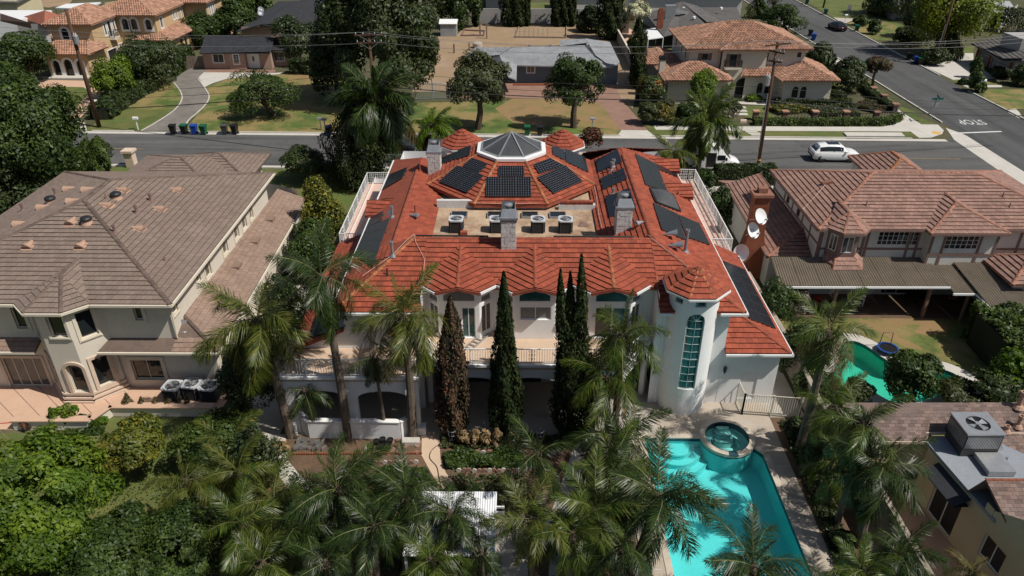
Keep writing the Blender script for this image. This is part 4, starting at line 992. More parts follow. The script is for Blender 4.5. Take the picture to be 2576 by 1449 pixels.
# lower right wing
w, o = mkwall((11.0, 32.14), (14.05, 32.14), 0, 3.5, [(f3(2062,940), f3(2150,1150))])
window(WH, w, o[0], M_whitetrim, M_whitetrim, bars=(1, 1), name='door', depth=.08)
mkwall((14.05, 32.14), (14.05, 57), 0, 3.45); mkwall((14.05, 57), (-11.7, 57), 0, 3.25); mkwall((-11.7, 57), (-11.7, 31.97), 0, 3.5)
b = MB(); q = onp(*f3(1930,915), (0, 32.1, 0), Vector((0, 1, 0))); b.lathe([(.02, -.3), (.09, -.12), (.12, .1), (.03, .2)], 8, (q.x, 32.0, q.z)); b.box(q.x-.03, 32.0, q.z-.05, q.x+.03, 32.15, q.z+.02); b.build('wall_lamp', M_black, WH)
# tower drum, pierced for the tall arched window and the lights under the eave
def drum(b, cx, cy, r, z0, z1, ops, n=56, depth=.12):
    th = sorted(set([2*math.pi*i/n-math.pi for i in range(n)]+[o[0] for o in ops]+[o[1] for o in ops])); th.append(th[0]+2*math.pi)
    P = lambda t, z, rr=r: (cx+rr*math.cos(t), cy+rr*math.sin(t), z)
    for a, c in zip(th[:-1], th[1:]):
        if c-a < 1e-5: continue
        m_ = (a+c)/2; z = z0
        for o in sorted([o for o in ops if o[0] < m_ < o[1]], key=lambda o: o[2]):
            b.poly([P(a,z), P(c,z), P(c,o[2]), P(a,o[2])]); b.poly([P(a,o[2]), P(c,o[2]), P(c,o[2],r-depth), P(a,o[2],r-depth)])
            tm, h = (o[0]+o[1])/2, (o[1]-o[0])/2
            ztop = lambda t: o[3]+o[4]*math.sqrt(max(0, 1-((t-tm)/h)**2))
            za, zc = ztop(a), ztop(c); b.poly([P(a,za), P(c,zc), P(c,zc,r-depth), P(a,za,r-depth)])
            zt = o[3]+o[4]
            if o[4] > 0: b.poly([P(a,za), P(c,zc), P(c,zt), P(a,zt)])
            z = zt
        b.poly([P(a,z), P(c,z), P(c,z1), P(a,z1)])
    for o in ops:
        for t in o[:2]: b.poly([P(t,o[2]), P(t,o[3]), P(t,o[3],r-depth), P(t,o[2],r-depth)])
T0 = -math.pi/2-.06
tops = [(T0-.36, T0+.36, 1.75, 6.0, .45), (T0-.22+.1, T0+.22+.1, 6.85, 7.38, 0), (T0-1.02, T0-.62, 6.85, 7.38, 0), (T0+.80, T0+1.2, 6.85, 7.38, 0)]
b = MB(); drum(b, TW[0], TW[1], 1.27, 0, 7.5, tops); tw = b.build('tower', M_white, WH)
for k, o in enumerate(tops):
    g = MB(); fr = MB(); m_ = 10; r = 1.27-.1; tm, h = (o[0]+o[1])/2, (o[1]-o[0])/2
    for i in range(m_):
        a = o[0]+(o[1]-o[0])*i/m_; c = o[0]+(o[1]-o[0])*(i+1)/m_
        P = lambda t, z, rr=r: (TW[0]+rr*math.cos(t), TW[1]+rr*math.sin(t), z)
        zt = lambda t: o[3]+o[4]*math.sqrt(max(0, 1-((t-tm)/h)**2))
        g.poly([P(a,o[2]), P(c,o[2]), P(c,zt(c)), P(a,zt(a))])
        zs = ([o[2]+.03]+[o[2]+(o[3]-o[2])*j/9 for j in range(1, 9)]+[o[3]]) if k == 0 else [o[2]+.03, o[3]-.03]
        for j, z in enumerate(zs):
            hh = .03 if (k == 0 and j == 4) else .009
            fr.add([P(a,z-hh,r+.03), P(c,z-hh,r+.03), P(c,z+hh,r+.03), P(a,z+hh,r+.03), P(a,z+hh,r-.01), P(c,z+hh,r-.01)], [(0,1,2,3), (3,2,5,4)])
    ts = [o[0]+.03, tm, o[1]-.03] if k == 0 else [o[0]+.03, o[1]-.03]
    for t in ts:
        x, y = TW[0]+(r+.015)*math.cos(t), TW[1]+(r+.015)*math.sin(t); fr.bar((x, y, o[2]), (x, y, o[3]+(o[4]*.95 if t == tm else 0)), .02, .02)
    if k == 0:
        for s in (-.5, .5):
            t2 = tm+h*s*1.1; fr.bar((TW[0]+(r+.02)*math.cos(tm), TW[1]+(r+.02)*math.sin(tm), o[3]), (TW[0]+(r+.02)*math.cos(t2), TW[1]+(r+.02)*math.sin(t2), o[3]+.34), .03, .03)
    fo = fr.build('window', M_palebar, tw); 
    go = g.build('pane', M_teal, tw)
# small turrets on the street side
b = MB()
for tx in (-4.28, 3.47): b.lathe([(1.35, 0), (1.35, 7.0)], 16, (tx, 55.0, 0))
b.build('turret', M_white, WH)
# gutters and downspouts
b = MB()
b.bar((-9.45, 31.42, 6.14), (-4.9, 31.42, 6.14), .1, .12); b.bar((7.25, 31.5, 6.14), (7.9, 31.5, 6.14), .1, .12); b.bar((10.3, 31.5, 6.14), (11.7, 31.5, 6.14), .1, .12)
b.bar((11.67, 31.6, 6.12), (11.67, 53.6, 6.12), .1, .12); b.bar((-9.47, 31.5, 6.12), (-9.47, 53.4, 6.12), .1, .12)
b.bar((11.0, 31.72, 3.48), (14.55, 31.72, 3.48), .1, .12); b.bar((14.52, 31.7, 3.48), (14.52, 43.1, 3.48), .1, .12)
for k in range(8):
    t0, t1 = math.pi/8+k*math.pi/4, math.pi/8+(k+1)*math.pi/4
    for (cx, cy, r, z) in ((TW[0], TW[1], 1.69, 7.42), (-4.28, 55, 1.8, 6.92), (3.47, 55, 1.8, 6.92)):
        b.bar((cx+r*math.cos(t0), cy+r*math.sin(t0), z), (cx+r*math.cos(t1), cy+r*math.sin(t1), z), .08, .1)
b.build('gutter', M_whitetrim, WH)
b = MB()
b.tube([(7.6, 31.55, 6.1), (7.6, 32.08, 5.8), (7.6, 32.08, .1)], .05, 6)
for x in (-1.05, 2.93): b.tube([(x, 33.0, 6.85), (x, 33.58, 6.6), (x, 33.58, TZ)], .045, 6)
b.tube([(-8.1, 31.9, 6.1), (-8.1, 31.9, 3.9)], .04, 6)
b.build('downspout', M_whitetrim, WH)
# ---- terraces
wb.build('wall', M_white, WH)
b = MB(); b.prism([(-11.85, 29.42), (-4.95, 29.42), (-4.95, 31.94), (-11.85, 31.94)], TZ-.3, TZ); b.prism([(-4.949, 32.0), (-3.97, 30.5), (5.49, 30.5), (7.24, 32.9), (7.24, 33.64), (-4.949, 33.64)], TZ-.3, TZ-.004); b.build('terrace_floor', M_tanfloor, WH)
b = MB()
for p, q in (((-11.9, 29.38), (-4.9, 29.38)), ((-3.98, 30.46), (5.5, 30.46)), ((-4.97, 32.05), (-3.97, 30.46)), ((5.49, 30.46), (7.25, 32.87))):
    b.bar((p[0], p[1], TZ-.02), (q[0], q[1], TZ-.02), .16, .14)
b.build('terrace_edge', M_whitetrim, WH)
ab = MB()
def arcade(p0, p1, n, zt, zs, rise, pier=.32, th=.28):
    w = Wall(p0, p1, 0, zt); L = w.L; s = (L-pier)/n
    ops = [(pier+i*s, i*s+s, 0.0, zs, rise) for i in range(n)]
    w.emit(ab, ops, depth=th, back=False)
    for o in ops: pass
    bk = Wall(p1, p0, 0, zt); bk.p0 = bk.p0-bk.o*0; 
    ops2 = [(L-o[1], L-o[0], *o[2:]) for o in ops]; q0 = Vector((p1[0], p1[1]))-w.o*th; q1 = Vector((p0[0], p0[1]))-w.o*th
    Wall(q0, q1, 0, zt).emit(ab, ops2, depth=.001)
arcade((-3.95, 30.62), (5.47, 30.62), 3, TZ-.3, 2.35, .45); arcade((-4.93, 32.1), (-3.95, 30.62), 1, TZ-.3, 2.35, .45, .2); arcade((5.47, 30.62), (7.2, 32.95), 1, TZ-.3, 2.35, .45, .25)
arcade((-11.8, 29.5), (-4.98, 29.5), 2, TZ-.3, 2.25, .5, .5); arcade((-4.98, 29.5), (-4.98, 31.9), 1, TZ-.3, 2.25, .5, .35); arcade((-11.8, 31.9), (-11.8, 29.5), 1, TZ-.3, 2.25, .5, .35)
ab.build('arcade', M_white, WH)
b = MB(); b.box(-11.7, 33.9, 0, 7.2, 34.1, TZ-.31); b.build('back_wall', M_greywall, WH)
for x in (-10.6, -7.6, -3.6, -.6, 2.4, 5.0): b = MB(); b.box(x, 33.86, .05, x+2.0, 33.89, 2.4); b.build('added_dark_door', M_glass, WH)  # dark glass sheets added to deepen the shade under the arches
b = MB(); b.box(-12.02, 29.25, 0, -11.45, 29.75, .75); b.box(-5.3, 29.28, 0, -4.72, 29.75, .5); b.build('pier_base', M_white, WH)
# low counter wall in front of the left-hand arcade
b = MB()
pl_ = [(-11.55, 30.0), (-10.75, 29.18), (-6.0, 29.12), (-5.7, 29.35)]
for p, q in zip(pl_[:-1], pl_[1:]): b.bar((p[0], p[1], .55), (q[0], q[1], .55), .22, 1.1)
for p, q in zip(pl_[:-1], pl_[1:]): b.bar((p[0], p[1], 1.12), (q[0], q[1], 1.12), .30, .05)
o = b.build('counter_wall', M_white); tag(o, 'low white masonry counter wall standing before the left arches', 'low wall')
# ---- railings: posts, rails, balusters
def railing(parent, pts, z, h=.98, m=None, step=.13, name='railing', orn=()):
    m = m or M_whitetrim; b = MB(); bb = MB()
    for si, (p, q) in enumerate(zip(pts[:-1], pts[1:])):
        p = Vector((p[0], p[1], p[2] if len(p) > 2 else z)); q = Vector((q[0], q[1], q[2] if len(q) > 2 else z)); L = (q-p).length
        for hh, w in ((h, .055), (.1, .035)): b.bar(p+Vector((0,0,hh)), q+Vector((0,0,hh)), w, .035)
        n = max(1, round(L/1.5))
        for i in range(1 if si else 0, n+1):
            c = p+(q-p)*(i/n); b.bar(c, c+Vector((0,0,h+.04)), .05, .05)
        k = max(1, round(L/step))
        for i in range(1, k):
            c = p+(q-p)*(i/k); bb.bar(c+Vector((0,0,.1)), c+Vector((0,0,h)), .02, .02)
        for f_ in orn:                                   # cast scroll panels
            c = p+(q-p)*f_; d = (q-p).normalized()
            for zz in (.3, .55, .8):
                for s in (-1, 1): bb.tube([c+d*(s*.09+.07*math.cos(t))+Vector((0,0,zz+.07*math.sin(t))) for t in np.linspace(0, 2*math.pi, 8)], .012, 4, cap=False)
    r = b.build(name, m, parent); o = bb.build('balusters', m, r); o['kind'] = 'stuff'; return r
railing(WH, [(-11.7, 31.85), (-11.82, 29.42), (-5.0, 29.42), (-5.0, 32.0)], TZ+.05, 1.0, orn=(.2, .8))
railing(WH, [(-5.0, 32.0), (-3.95, 30.52), (5.47, 30.52), (7.2, 32.8)], TZ+.05, .92, orn=(.2, .5, .78))
railing(WH, [(11.75, 44.0), (14.3, 43.95), (14.45, 56.6), (11.75, 56.8)], 3.3, .95, step=.16, orn=(.12,.28,.44,.6,.76,.9))
railing(WH, [(-9.5, 44.6), (-12.0, 44.55), (-12.1, 55.7), (-9.5, 55.8)], 3.3, .95, step=.16, orn=(.12,.28,.44,.6,.76,.9))
b = MB(); b.box(11.0, 43.1, 3.0, 14.4, 56.9, 3.3); b.build('balcony_floor', M_pinkfloor, WH); b = MB(); b.box(-12.1, 44.25, 3.0, -9.0, 56.0, 3.3); b.build('balcony_floor', M_pinkfloor, WH)
b = MB()
for i in range(9): b.box(12.3, 44.8+i*1.3, 3.30, 13.9, 44.86+i*1.3, 3.312)
b.bar((12.3, 44.3, 3.306), (12.3, 56.5, 3.306), .03, .01); b.build('cable_run', M_concrete, WH)
# white cable draped over the roof
b = MB()
for seq in ([(945,918),(960,985),(1015,1090),(1032,1130),(1020,1290)], [(945,918),(870,985),(770,1090),(640,1180),(520,1265)]):
    b.tube([Vector(roofpt(f6(*q), MP(0, 33), (0, -MS, 1)))+Vector((0,0,.12)) for q in seq], .014, 4)
for seq in ([(560,460),(590,600),(610,760),(640,880)],):
    b.tube([Vector(roofpt(f7(*q), pi_, ni))+Vector((0,0,.08)) for q in seq], .016, 4)
b.tube([Vector(octv(5.5, 7.42, 0))+Vector((1.0*i, -.05+.12*((i-2.3)/2.3)**2-.12, 0)) for i in range(5)], .012, 4)
for seq in ([(1020,925),(1150,1030),(1290,1140),(1360,1205)],):
    b.tube([Vector(roofpt(f7(*q), MP(0, 33), (0, -MS, 1)))+Vector((0,0,.1)) for q in seq], .014, 4)
b.build('cable', M_pinkfloor, WH)
# ------------------------------------------------------------------ roof helpers
def hip_roof(Rf, x0, y0, x1, y1, z, h, rm, r=.13, caps=True, t=.14):
    w, d = x1-x0, y1-y0; k = min(w, d)/2
    if d >= w: a, c = ((x0+x1)/2, y0+k, z+h), ((x0+x1)/2, y1-k, z+h)
    else: a, c = (x0+k, (y0+y1)/2, z+h), (x1-k, (y0+y1)/2, z+h)
    A, B, Cc, D = (x0,y0,z), (x1,y0,z), (x1,y1,z), (x0,y1,z)
    if d >= w:
        Rf.plane([A, B, a], t=t); Rf.plane([B, Cc, c, a], t=t); Rf.plane([Cc, D, c], t=t); Rf.plane([D, A, a, c], t=t); prs = ((A,a),(B,a),(Cc,c),(D,c),(a,c))
    else:
        Rf.plane([A, B, c, a], t=t); Rf.plane([B, Cc, c], t=t); Rf.plane([Cc, D, a, c], t=t); Rf.plane([D, A, a], t=t); prs = ((A,a),(D,a),(B,c),(Cc,c),(a,c))
    if caps:
        for p, q in prs:
            if (Vector(p)-Vector(q)).length > .3: Rf.ridge(p, q, rm, r)
def gable_roof(Rf, x0, y0, x1, y1, z, h, rm, along='x', caps=True, r=.1, t=.12):
    if along == 'x':
        m = (y0+y1)/2; a, c = (x0, m, z+h), (x1, m, z+h); Rf.plane([(x0,y0,z), (x1,y0,z), c, a], t=t); Rf.plane([(x1,y1,z), (x0,y1,z), a, c], t=t)
    else:
        m = (x0+x1)/2; a, c = (m, y0, z+h), (m, y1, z+h); Rf.plane([(x0,y0,z), a, c, (x0,y1,z)], t=t); Rf.plane([(x1,y0,z), (x1,y1,z), c, a], t=t)
    if caps: Rf.ridge(a, c, rm, r)
class Shell:
    """walls of one building gathered into one part, windows as parts of their own"""
    def __init__(s, root, m): s.root, s.m, s.b = root, m, MB()
    def wall(s, p0, p1, z0, z1, px=(), ops=(), f=None, depth=.14, **k):
        w = Wall(p0, p1, z0, z1); L = [wrect(w, f(*q[0]), f(*q[1]), *(q[2:3])) for q in px]+list(ops)
        w.emit(s.b, L, depth=depth); return w, L
    def rect(s, x0, y0, x1, y1, z0, z1, skip=''):
        for k, (p, q) in zip('frbl', (((x0,y0),(x1,y0)), ((x1,y0),(x1,y1)), ((x1,y1),(x0,y1)), ((x0,y1),(x0,y0)))):
            if k not in skip: Wall(p, q, z0, z1).emit(s.b)
    def done(s): s.b.build('wall', s.m, s.root)
def eyebrow(parent, pos, n, r=.29, L=.8):
    """half-cone roof vent whose louvred mouth looks down the slope"""
    n = Vector(n).normalized(); d = Vector((0, 0, -1)); d = (d-n*d.dot(n)).normalized(); a = n.cross(d); p = Vector(pos); b = MB(); k = 9
    F = [p+d*.3+a*(r*math.cos(t))+n*(r*1.05*math.sin(t)+.02) for t in np.linspace(0, math.pi, k)]; G = [p-d*(L*.55)+a*(r*.25*math.cos(t))+n*.03 for t in np.linspace(0, math.pi, k)]
    b.add(F+G, [(i, i+1, k+i+1, k+i) for i in range(k-1)])
    b.obox(p+d*.12+n*.03, a*(r*1.08), d*.3, n*.012); o = b.build('roof_vent', M_peach, parent)
    b = MB(); c = p+d*.27
    b.add([c+a*(r*.9*math.cos(t))+n*(r*.92*math.sin(t)+.02) for t in np.linspace(0, math.pi, k)], [tuple(range(k))]); b.build('mouth', M_black, o)
    b = MB()
    for h in (.07, .14, .2): w_ = r*.93*math.sqrt(max(.05, 1-(h/r)**2)); b.obox(p+d*.30+n*(h+.02), a*w_, d*.02, n*.012)
    b.build('louvres', M_peach, o)
def dome_vent(parent, pos, n):
    p = Vector(pos); b = MB(); b.lathe([(.36, -.05), (.28, .12), (.27, .2)], 16, p); o = b.build('roof_vent', M_peach, parent)
    b = MB(); b.lathe([(.30, .2), (.33, .24), (.32, .32), (.24, .40), (.1, .44), (.01, .45)], 18, p); b.build('dome', M_dark, o)
# ------------------------------------------------------------------ left house
f5 = lambda x, y: (x*.3472, 377.4+.3472*y)
f1 = lambda x, y: (x*.32548, 691.8+.32548*y)
LH = thing('cream_house', 'large cream house with a taupe hipped tile roof dotted with peach vents', 'house', (-26, 42, 0))
R2 = Roof(LH, M_tantile, M_tanridge, .335, .30, .05)
E0, E1, E2, E3, EZ = -33.6, 32.5, -18.05, 51.2, 6.0
hip_roof(R2, E0, E1, E2, E3, EZ, 2.5, M_tanridge, .15)
AP = Vector((-24.2, 33.9, 7.0)); s = .32
Lp, FLp, FRp, Rp = (-26.25, 32.55, 6.0), (-25.26, 31.62, 6.0), (-23.31, 31.62, 6.0), (-22.3, 32.55, 6.0)
bk = (-24.2, 35.7, 7.02)
R2.plane([FLp, FRp, AP]); R2.plane([Lp, FLp, AP]); R2.plane([FRp, Rp, AP]); R2.plane([Rp, bk, AP]); R2.plane([Lp, AP, bk])
for q in (FLp, FRp): R2.ridge(q, AP, M_tanridge, .13)
R2.ridge(AP, bk, M_tanridge, .12)
hip_roof(R2, -32, 51.6, -22.6, 60.6, 3.9, 1.5, M_tanridge, .13); hip_roof(R2, -28.2, 55.0, -21.6, 61.4, 3.75, 1.25, M_tanridge, .13)
R2.done()
R2b = Roof(LH, M_skirt, M_tanridge, .33, .30, .026)
R2b.plane([(-16.1, 32.35, 3.1), (-16.5, 53.0, 3.1), (-18.62, 53.0, 3.95), (-18.62, 34.6, 3.95)])
R2b.plane([(-22.6, 32.35, 3.1), (-16.1, 32.35, 3.1), (-18.62, 34.6, 3.95), (-18.62, 33.25, 3.45), (-22.2, 33.25, 3.45)])
R2b.plane([(-34, 32.35, 3.1), (-26.0, 32.35, 3.1), (-26.0, 33.25, 3.45), (-34, 33.25, 3.45)])
R2b.ridge((-16.1, 32.35, 3.15), (-18.6, 34.6, 3.98), M_tanridge, .12)
R2b.done('skirt_roof')
b = MB()
for q in ((1955,500),(1845,660),(1710,840),(1565,1050)):
    v = onp(*f5(*q), (-16.1, 40, 3.13), Vector((.34, 0, 1)).normalized()); b.box(v.x-.3, v.y-.35, v.z-.06, v.x+.3, v.y+.35, v.z+.10)
b.build('skirt_vent', M_skirt, LH)
S = Shell(LH, M_cream)
fw, o = S.wall((-34, 33.2), (-18.6, 33.2), 3.0, 5.95, [((75,250),(222,410)), ((1022,247),(1113,345))], f=f1)
for q in o: window(LH, fw, q, M_glass, M_creamtrim, (1, 1), trim=M_creamtrim, tw=.2, sill=True)
for i in range(2):
    pass
Y0, Y1 = 33.2, 50.6; ops = []
rw = Wall((-18.6, Y0), (-18.6, Y1), 3.0, 5.95)
for (cx, cy, hw, h0) in ((1815,445,.33,1.15),(1765,515,.42,1.15),(1708,585,.42,1.15),(1626,692,.42,1.15),(1502,855,.42,1.15),(1432,918,.3,.75),(1262,1135,.3,.8)):
    u, z = wuv(rw, *f5(cx, cy)); ops.append((u-hw, u+hw, z-h0/2, min(z+h0/2, 5.75)))
rw.emit(S.b, ops)
for q in ops: window(LH, rw, q, M_curtain, M_creamtrim, (1, 1), trim=M_creamtrim, tw=.14, sill=True)
S.wall((-18.6, Y1), (-33.1, Y1), 0, 5.95); S.wall((-33.1, Y1), (-33.1, 33.2), 0, 5.95)
lw, o = S.wall((-34, 33.3), (-16.75, 33.3), 0, 3.2, [((0,640),(410,885)), ((1005,655),(1280,805))], f=f1)
window(LH, lw, o[0], M_curtain, M_creamtrim, (4, 1), trim=M_beigestone, tw=.16, name='sliding_door'); window(LH, lw, o[1], M_glass, M_creamtrim, (2, 1), trim=M_creamtrim, tw=.22, sill=True)
rl = Wall((-16.75, 33.3), (-17.1, 53), 0, 3.05); ops = [(y, y+w_, .8, 2.35) for y, w_ in ((.5, 1.0), (3.4, .9), (5.0, .9), (7.0, 1.1), (9.4, .8), (12.3, .8), (13.6, .7), (16.5, .9))]
rl.emit(S.b, ops)
for q in ops: window(LH, rl, q, M_curtain, M_creamtrim, (1, 1), trim=M_creamtrim, tw=.16)
S.wall((-17.1, 53), (-31.5, 60.2), 0, 3.9); S.rect(-31.5, 52, -22.2, 60.2, 0, 3.8)
BL, BFL, BFR, BR = (-26.1, 33.2), (-24.93, 31.95), (-23.42, 31.95), (-22.15, 33.2)
w1, o = S.wall(BFL, BFR, 0, 5.95, [((345,322),(532,482)), ((497,690),(705,905), .28)], f=f1, depth=.18)
window(LH, w1, o[0], M_glass, M_creamtrim, (1, 1), trim=M_creamtrim, tw=.16, depth=.18, sill=True); window(LH, w1, o[1], M_glass, M_creamtrim, (1, 1), trim=M_beigestone, tw=.17, depth=.18, tp=.09)
for A_, B_ in ((BFR, BR), (BL, BFL)):
    w1 = Wall(A_, B_, 0, 5.95); o = [(w1.L*.24, w1.L*.72, 3.95, 5.55), (w1.L*.26, w1.L*.74, .75, 2.6)]; w1.emit(S.b, o, depth=.18)
    window(LH, w1, o[0], M_glass, M_creamtrim, (1, 1), trim=M_creamtrim, tw=.16, depth=.18, sill=True); window(LH, w1, o[1], M_glass, M_creamtrim, (1, 1), trim=M_beigestone, tw=.17, depth=.18, tp=.09)
S.done()
b = MB()
for z, e in ((.62, .10), (.12, .2), (.35, .15)):
    P = [BL, BFL, BFR, BR]
    for p, q in zip(P[:-1], P[1:]):
        w1 = Wall(p, q, 0, 1); w1.box(b, -e*.4, w1.L+e*.4, z-.12, z, -.02, e)
b.build('plinth', M_beigestone, LH)
b = MB()
b.bar((E0, E1-.05, EZ-.08), (-26.3, E1-.05, EZ-.08), .11, .13); b.bar((-22.25, E1-.05, EZ-.08), (E2+.05, E1-.05, EZ-.08), .11, .13); b.bar((E2+.06, E1-.05, EZ-.08), (E2+.06, E3, EZ-.08), .11, .13)
for p, q in ((Lp, FLp), (FLp, FRp), (FRp, Rp)): b.bar(Vector(p)+Vector((0,-.05,-.08)), Vector(q)+Vector((0,-.05,-.08)), .11, .13)
b.bar((-22.6, 32.28, 3.03), (-16.0, 32.28, 3.03), .11, .12); b.bar((-16.03, 32.3, 3.03), (-16.43, 53, 3.03), .11, .12); b.bar((-34, 32.28, 3.03), (-26.0, 32.28, 3.03), .11, .12)
b.build('gutter', M_creamtrim, LH)
b = MB(); b.tube([(-18.4, 33.1, 5.85), (-18.5, 33.12, 3.5)], .05, 6); b.build('downspout', M_creamtrim, LH)
nr = Vector((.322, 0, 1)).normalized(); nf = Vector((0, -.322, 1)).normalized(); nl_ = Vector((-.322, 0, 1)).normalized()
pr, pf, pll2 = Vector((E2, 40, EZ)), Vector((-26, E1, EZ)), Vector((E0, 40, EZ))
for q in ((885,292),(1280,292),(770,402),(1150,427),(1000,572)): eyebrow(LH, onp(*f5(*q), pr, nr), nr)
for q in ((520,522),(212,692),(592,692)): eyebrow(LH, onp(*f5(*q), pf, nf), nf)
for q in ((505,285),(640,290),(530,373),(315,418),(145,538)): eyebrow(LH, onp(*f5(*q), pll2, nl_), nl_)
dome_vent(LH, onp(*f5(845,350), pr, nr), nr); dome_vent(LH, onp(*f5(632,530), pf, nf), nf); dome_vent(LH, onp(*f5(370,380), pll2, nl_), nl_)
for q, p, n in (((1095,372), pr, nr), ((993,462), pr, nr), ((835,602), pr, nr), ((405,330), pll2, nl_), ((168,442), pll2, nl_)): pipe(LH, onp(*f5(*q), p, n), .38, .07, M_timber)
for q in ((770,352),(1197,806)): pipe(LH, onp(*f5(*q), pr, nr), .3, .035, M_timber, False)
# stone gate pier behind, planter and garden walls
b = MB(); p = at(*z0f(1098, 1378)); b.box(p.x-.4, p.y-.4, 0, p.x+.4, p.y+.4, 1.5); b.box(p.x-.55, p.y-.55, 1.5, p.x+.55, p.y+.55, 1.72); o = b.build('gate_pier', M_beigestone); tag(o, 'beige stone gate pier at the kerb behind the taupe roof', 'gate pier')
GW = thing('garden_wall', 'low beige garden wall with flat stone cap below the three air conditioners', 'wall', (-20, 30.9, 0))
b = MB(); gwp = [(-16.3, 30.85), (-21.9, 30.85), (-22.4, 29.75), (-26.5, 29.7)]
for p, q in zip(gwp[:-1], gwp[1:]): b.bar((p[0], p[1], .28), (q[0], q[1], .28), .26, .66)
b.build('wall', M_cream, GW); b = MB()
for p, q in zip(gwp[:-1], gwp[1:]): b.bar((p[0], p[1], .635), (q[0], q[1], .635), .46, .06)
b.build('cap', M_patio, GW)
# ------------------------------------------------------------------ right house: mauve tile roof and half-timbered plaster
f8 = lambda x, y: (1823.9+.3473*x, 314.5+.3473*y)
RH = thing('tudor_house', 'half-timbered off-white house with a mauve tile roof and a long patio cover', 'house', (28, 48, 0))
R3 = Roof(RH, M_pinktile, M_pinkridge, .335, .30, .06)
hip_roof(R3, 19.6, 43.5, 37.4, 54.1, 5.2, 1.87, M_pinkridge, .14)
# half-octagon bay roof, gabled bay roof
A1 = (21.65, 44.1, 6.15); e = [(20.2, 43.6, 5.25), (20.95, 42.7, 5.25), (22.3, 42.7, 5.25), (23.05, 43.6, 5.25)]
for p, q in zip(e[:-1], e[1:]): R3.plane([p, q, A1])
R3.plane([e[0], A1, (21.65, 46.2, 6.18)]); R3.plane([e[3], (21.65, 46.2, 6.18), A1])
for q in e[1:3]: R3.ridge(q, A1, M_pinkridge, .11)
R3.ridge(A1, (21.65, 46.2, 6.2), M_pinkridge, .1); R3.ridge(e[3], A1, M_pinkridge, .11); R3.ridge(e[0], A1, M_pinkridge, .1)
A2 = (29.15, 45.3, 6.35)
R3.plane([(26.6, 42.9, 5.2), (31.75, 42.9, 5.2), A2]); R3.plane([(26.6, 42.9, 5.2), A2, (29.15, 46.8, 6.38), (26.6, 43.6, 5.25)]); R3.plane([(31.75, 42.9, 5.2), (31.75, 43.6, 5.25), (29.15, 46.8, 6.38), A2])
R3.ridge((26.6, 42.9, 5.2), A2, M_pinkridge, .13); R3.ridge((31.75, 42.9, 5.2), A2, M_pinkridge, .13); R3.ridge(A2, (29.15, 46.8, 6.4), M_pinkridge, .11)
# left lower shed roof with hip, street-side porch roof, lower bay skirt, right lower roof
R3.plane([(17.1, 44.6, 2.6), (17.4, 57.6, 2.6), (20.1, 57.6, 3.6), (20.1, 46.9, 3.6)][::-1]); R3.plane([(17.1, 44.6, 2.6), (20.1, 46.9, 3.6), (20.1, 44.6, 2.6)])
R3.ridge((17.1, 44.6, 2.62), (20.1, 46.9, 3.62), M_pinkridge, .12); R3.plane([(17.4, 57.7, 2.6), (21, 57.7, 2.6), (21, 60, 1.9), (17.4, 60, 1.9)])
hip_roof(R3, 28.4, 54.2, 33.2, 60.6, 4.0, 1.25, M_mossridge, .13)
sk_o = [(20.2, 43.75, 2.72), (20.75, 42.5, 2.72), (22.6, 42.5, 2.72), (23.3, 43.75, 2.72)]; sk_i = [(20.75, 43.75, 3.35), (21.05, 43.2, 3.35), (22.2, 43.2, 3.35), (22.6, 43.75, 3.35)]
for k in range(3): R3.plane([sk_o[k], sk_o[k+1], sk_i[k+1], sk_i[k]])
for k in (1, 2): R3.ridge(sk_o[k], sk_i[k], M_pinkridge, .1)
hip_roof(R3, 30.9, 40.0, 38.5, 44.0, 3.1, 1.1, M_pinkridge, .13)
R3.done()
S = Shell(RH, M_tudor); tb = MB()
uw, o = S.wall((20.1, 44.0), (37, 44.0), 2.5, 5.15, [((1122,772),(1385,870))], f=f8)
window(RH, uw, o[0], M_glass, M_whitetrim, (8, 3), depth=.08, fw=.03)
for u in (.08, .95, 2.9, 3.15, 5.9, 6.5, 11.6, 13.2, 15.5): uw.box(tb, u-.08, u+.08, 2.5, 5.12, -.01, .04)
for z in (2.62, 3.55, 5.08): uw.box(tb, 0, uw.L, z-.07, z+.07, -.01, .045)
bw, o = S.wall((27.0, 43.25), (31.4, 43.25), 2.5, 5.15, [((1612,805),(1820,900))], f=f8); S.wall((27.0, 44), (27.0, 43.25), 2.5, 5.15); S.wall((31.4, 43.25), (31.4, 44), 2.5, 5.15)
window(RH, bw, o[0], M_glass, M_whitetrim, (6, 3), depth=.08, fw=.03)
for u in (.08, o[0][0]-.1, o[0][1]+.1, bw.L-.08): bw.box(tb, u-.08, u+.08, 2.5, 5.12, -.01, .04)
for z in (2.6, 3.5): bw.box(tb, 0, bw.L, z-.08, z+.08, -.01, .045)
lw_, o = S.wall((20.1, 54), (20.1, 44.0), 2.5, 5.15, ops=[(3.0, 3.6, 3.9, 4.8), (5.3, 5.9, 3.9, 4.8)])
for q in o: window(RH, lw_, q, M_glass, M_timber, (2, 1), depth=.08)
for u in (.1, 2.6, 4.4, 6.6, 8.2, 9.9): lw_.box(tb, u-.08, u+.08, 2.5, 5.12, -.01, .04)
lw_.box(tb, 0, 10, 3.75, 3.88, -.01, .045); lw_.box(tb, 0, 10, 5.0, 5.14, -.01, .05)
S.wall((37, 44), (37, 54), 0, 5.15); S.wall((37, 54), (20.1, 54), 0, 5.15)
P = [(20.55, 44.0), (21.05, 43.15), (22.2, 43.15), (22.7, 44.0)]
for k in range(3):
    w1 = Wall(P[k], P[k+1], 3.2, 5.2); o = [(.2, w1.L-.2, 3.65, 4.8)]; w1.emit(tb, o, depth=.08); window(RH, w1, o[0], M_glass, M_whitetrim, (2, 1), depth=.08)
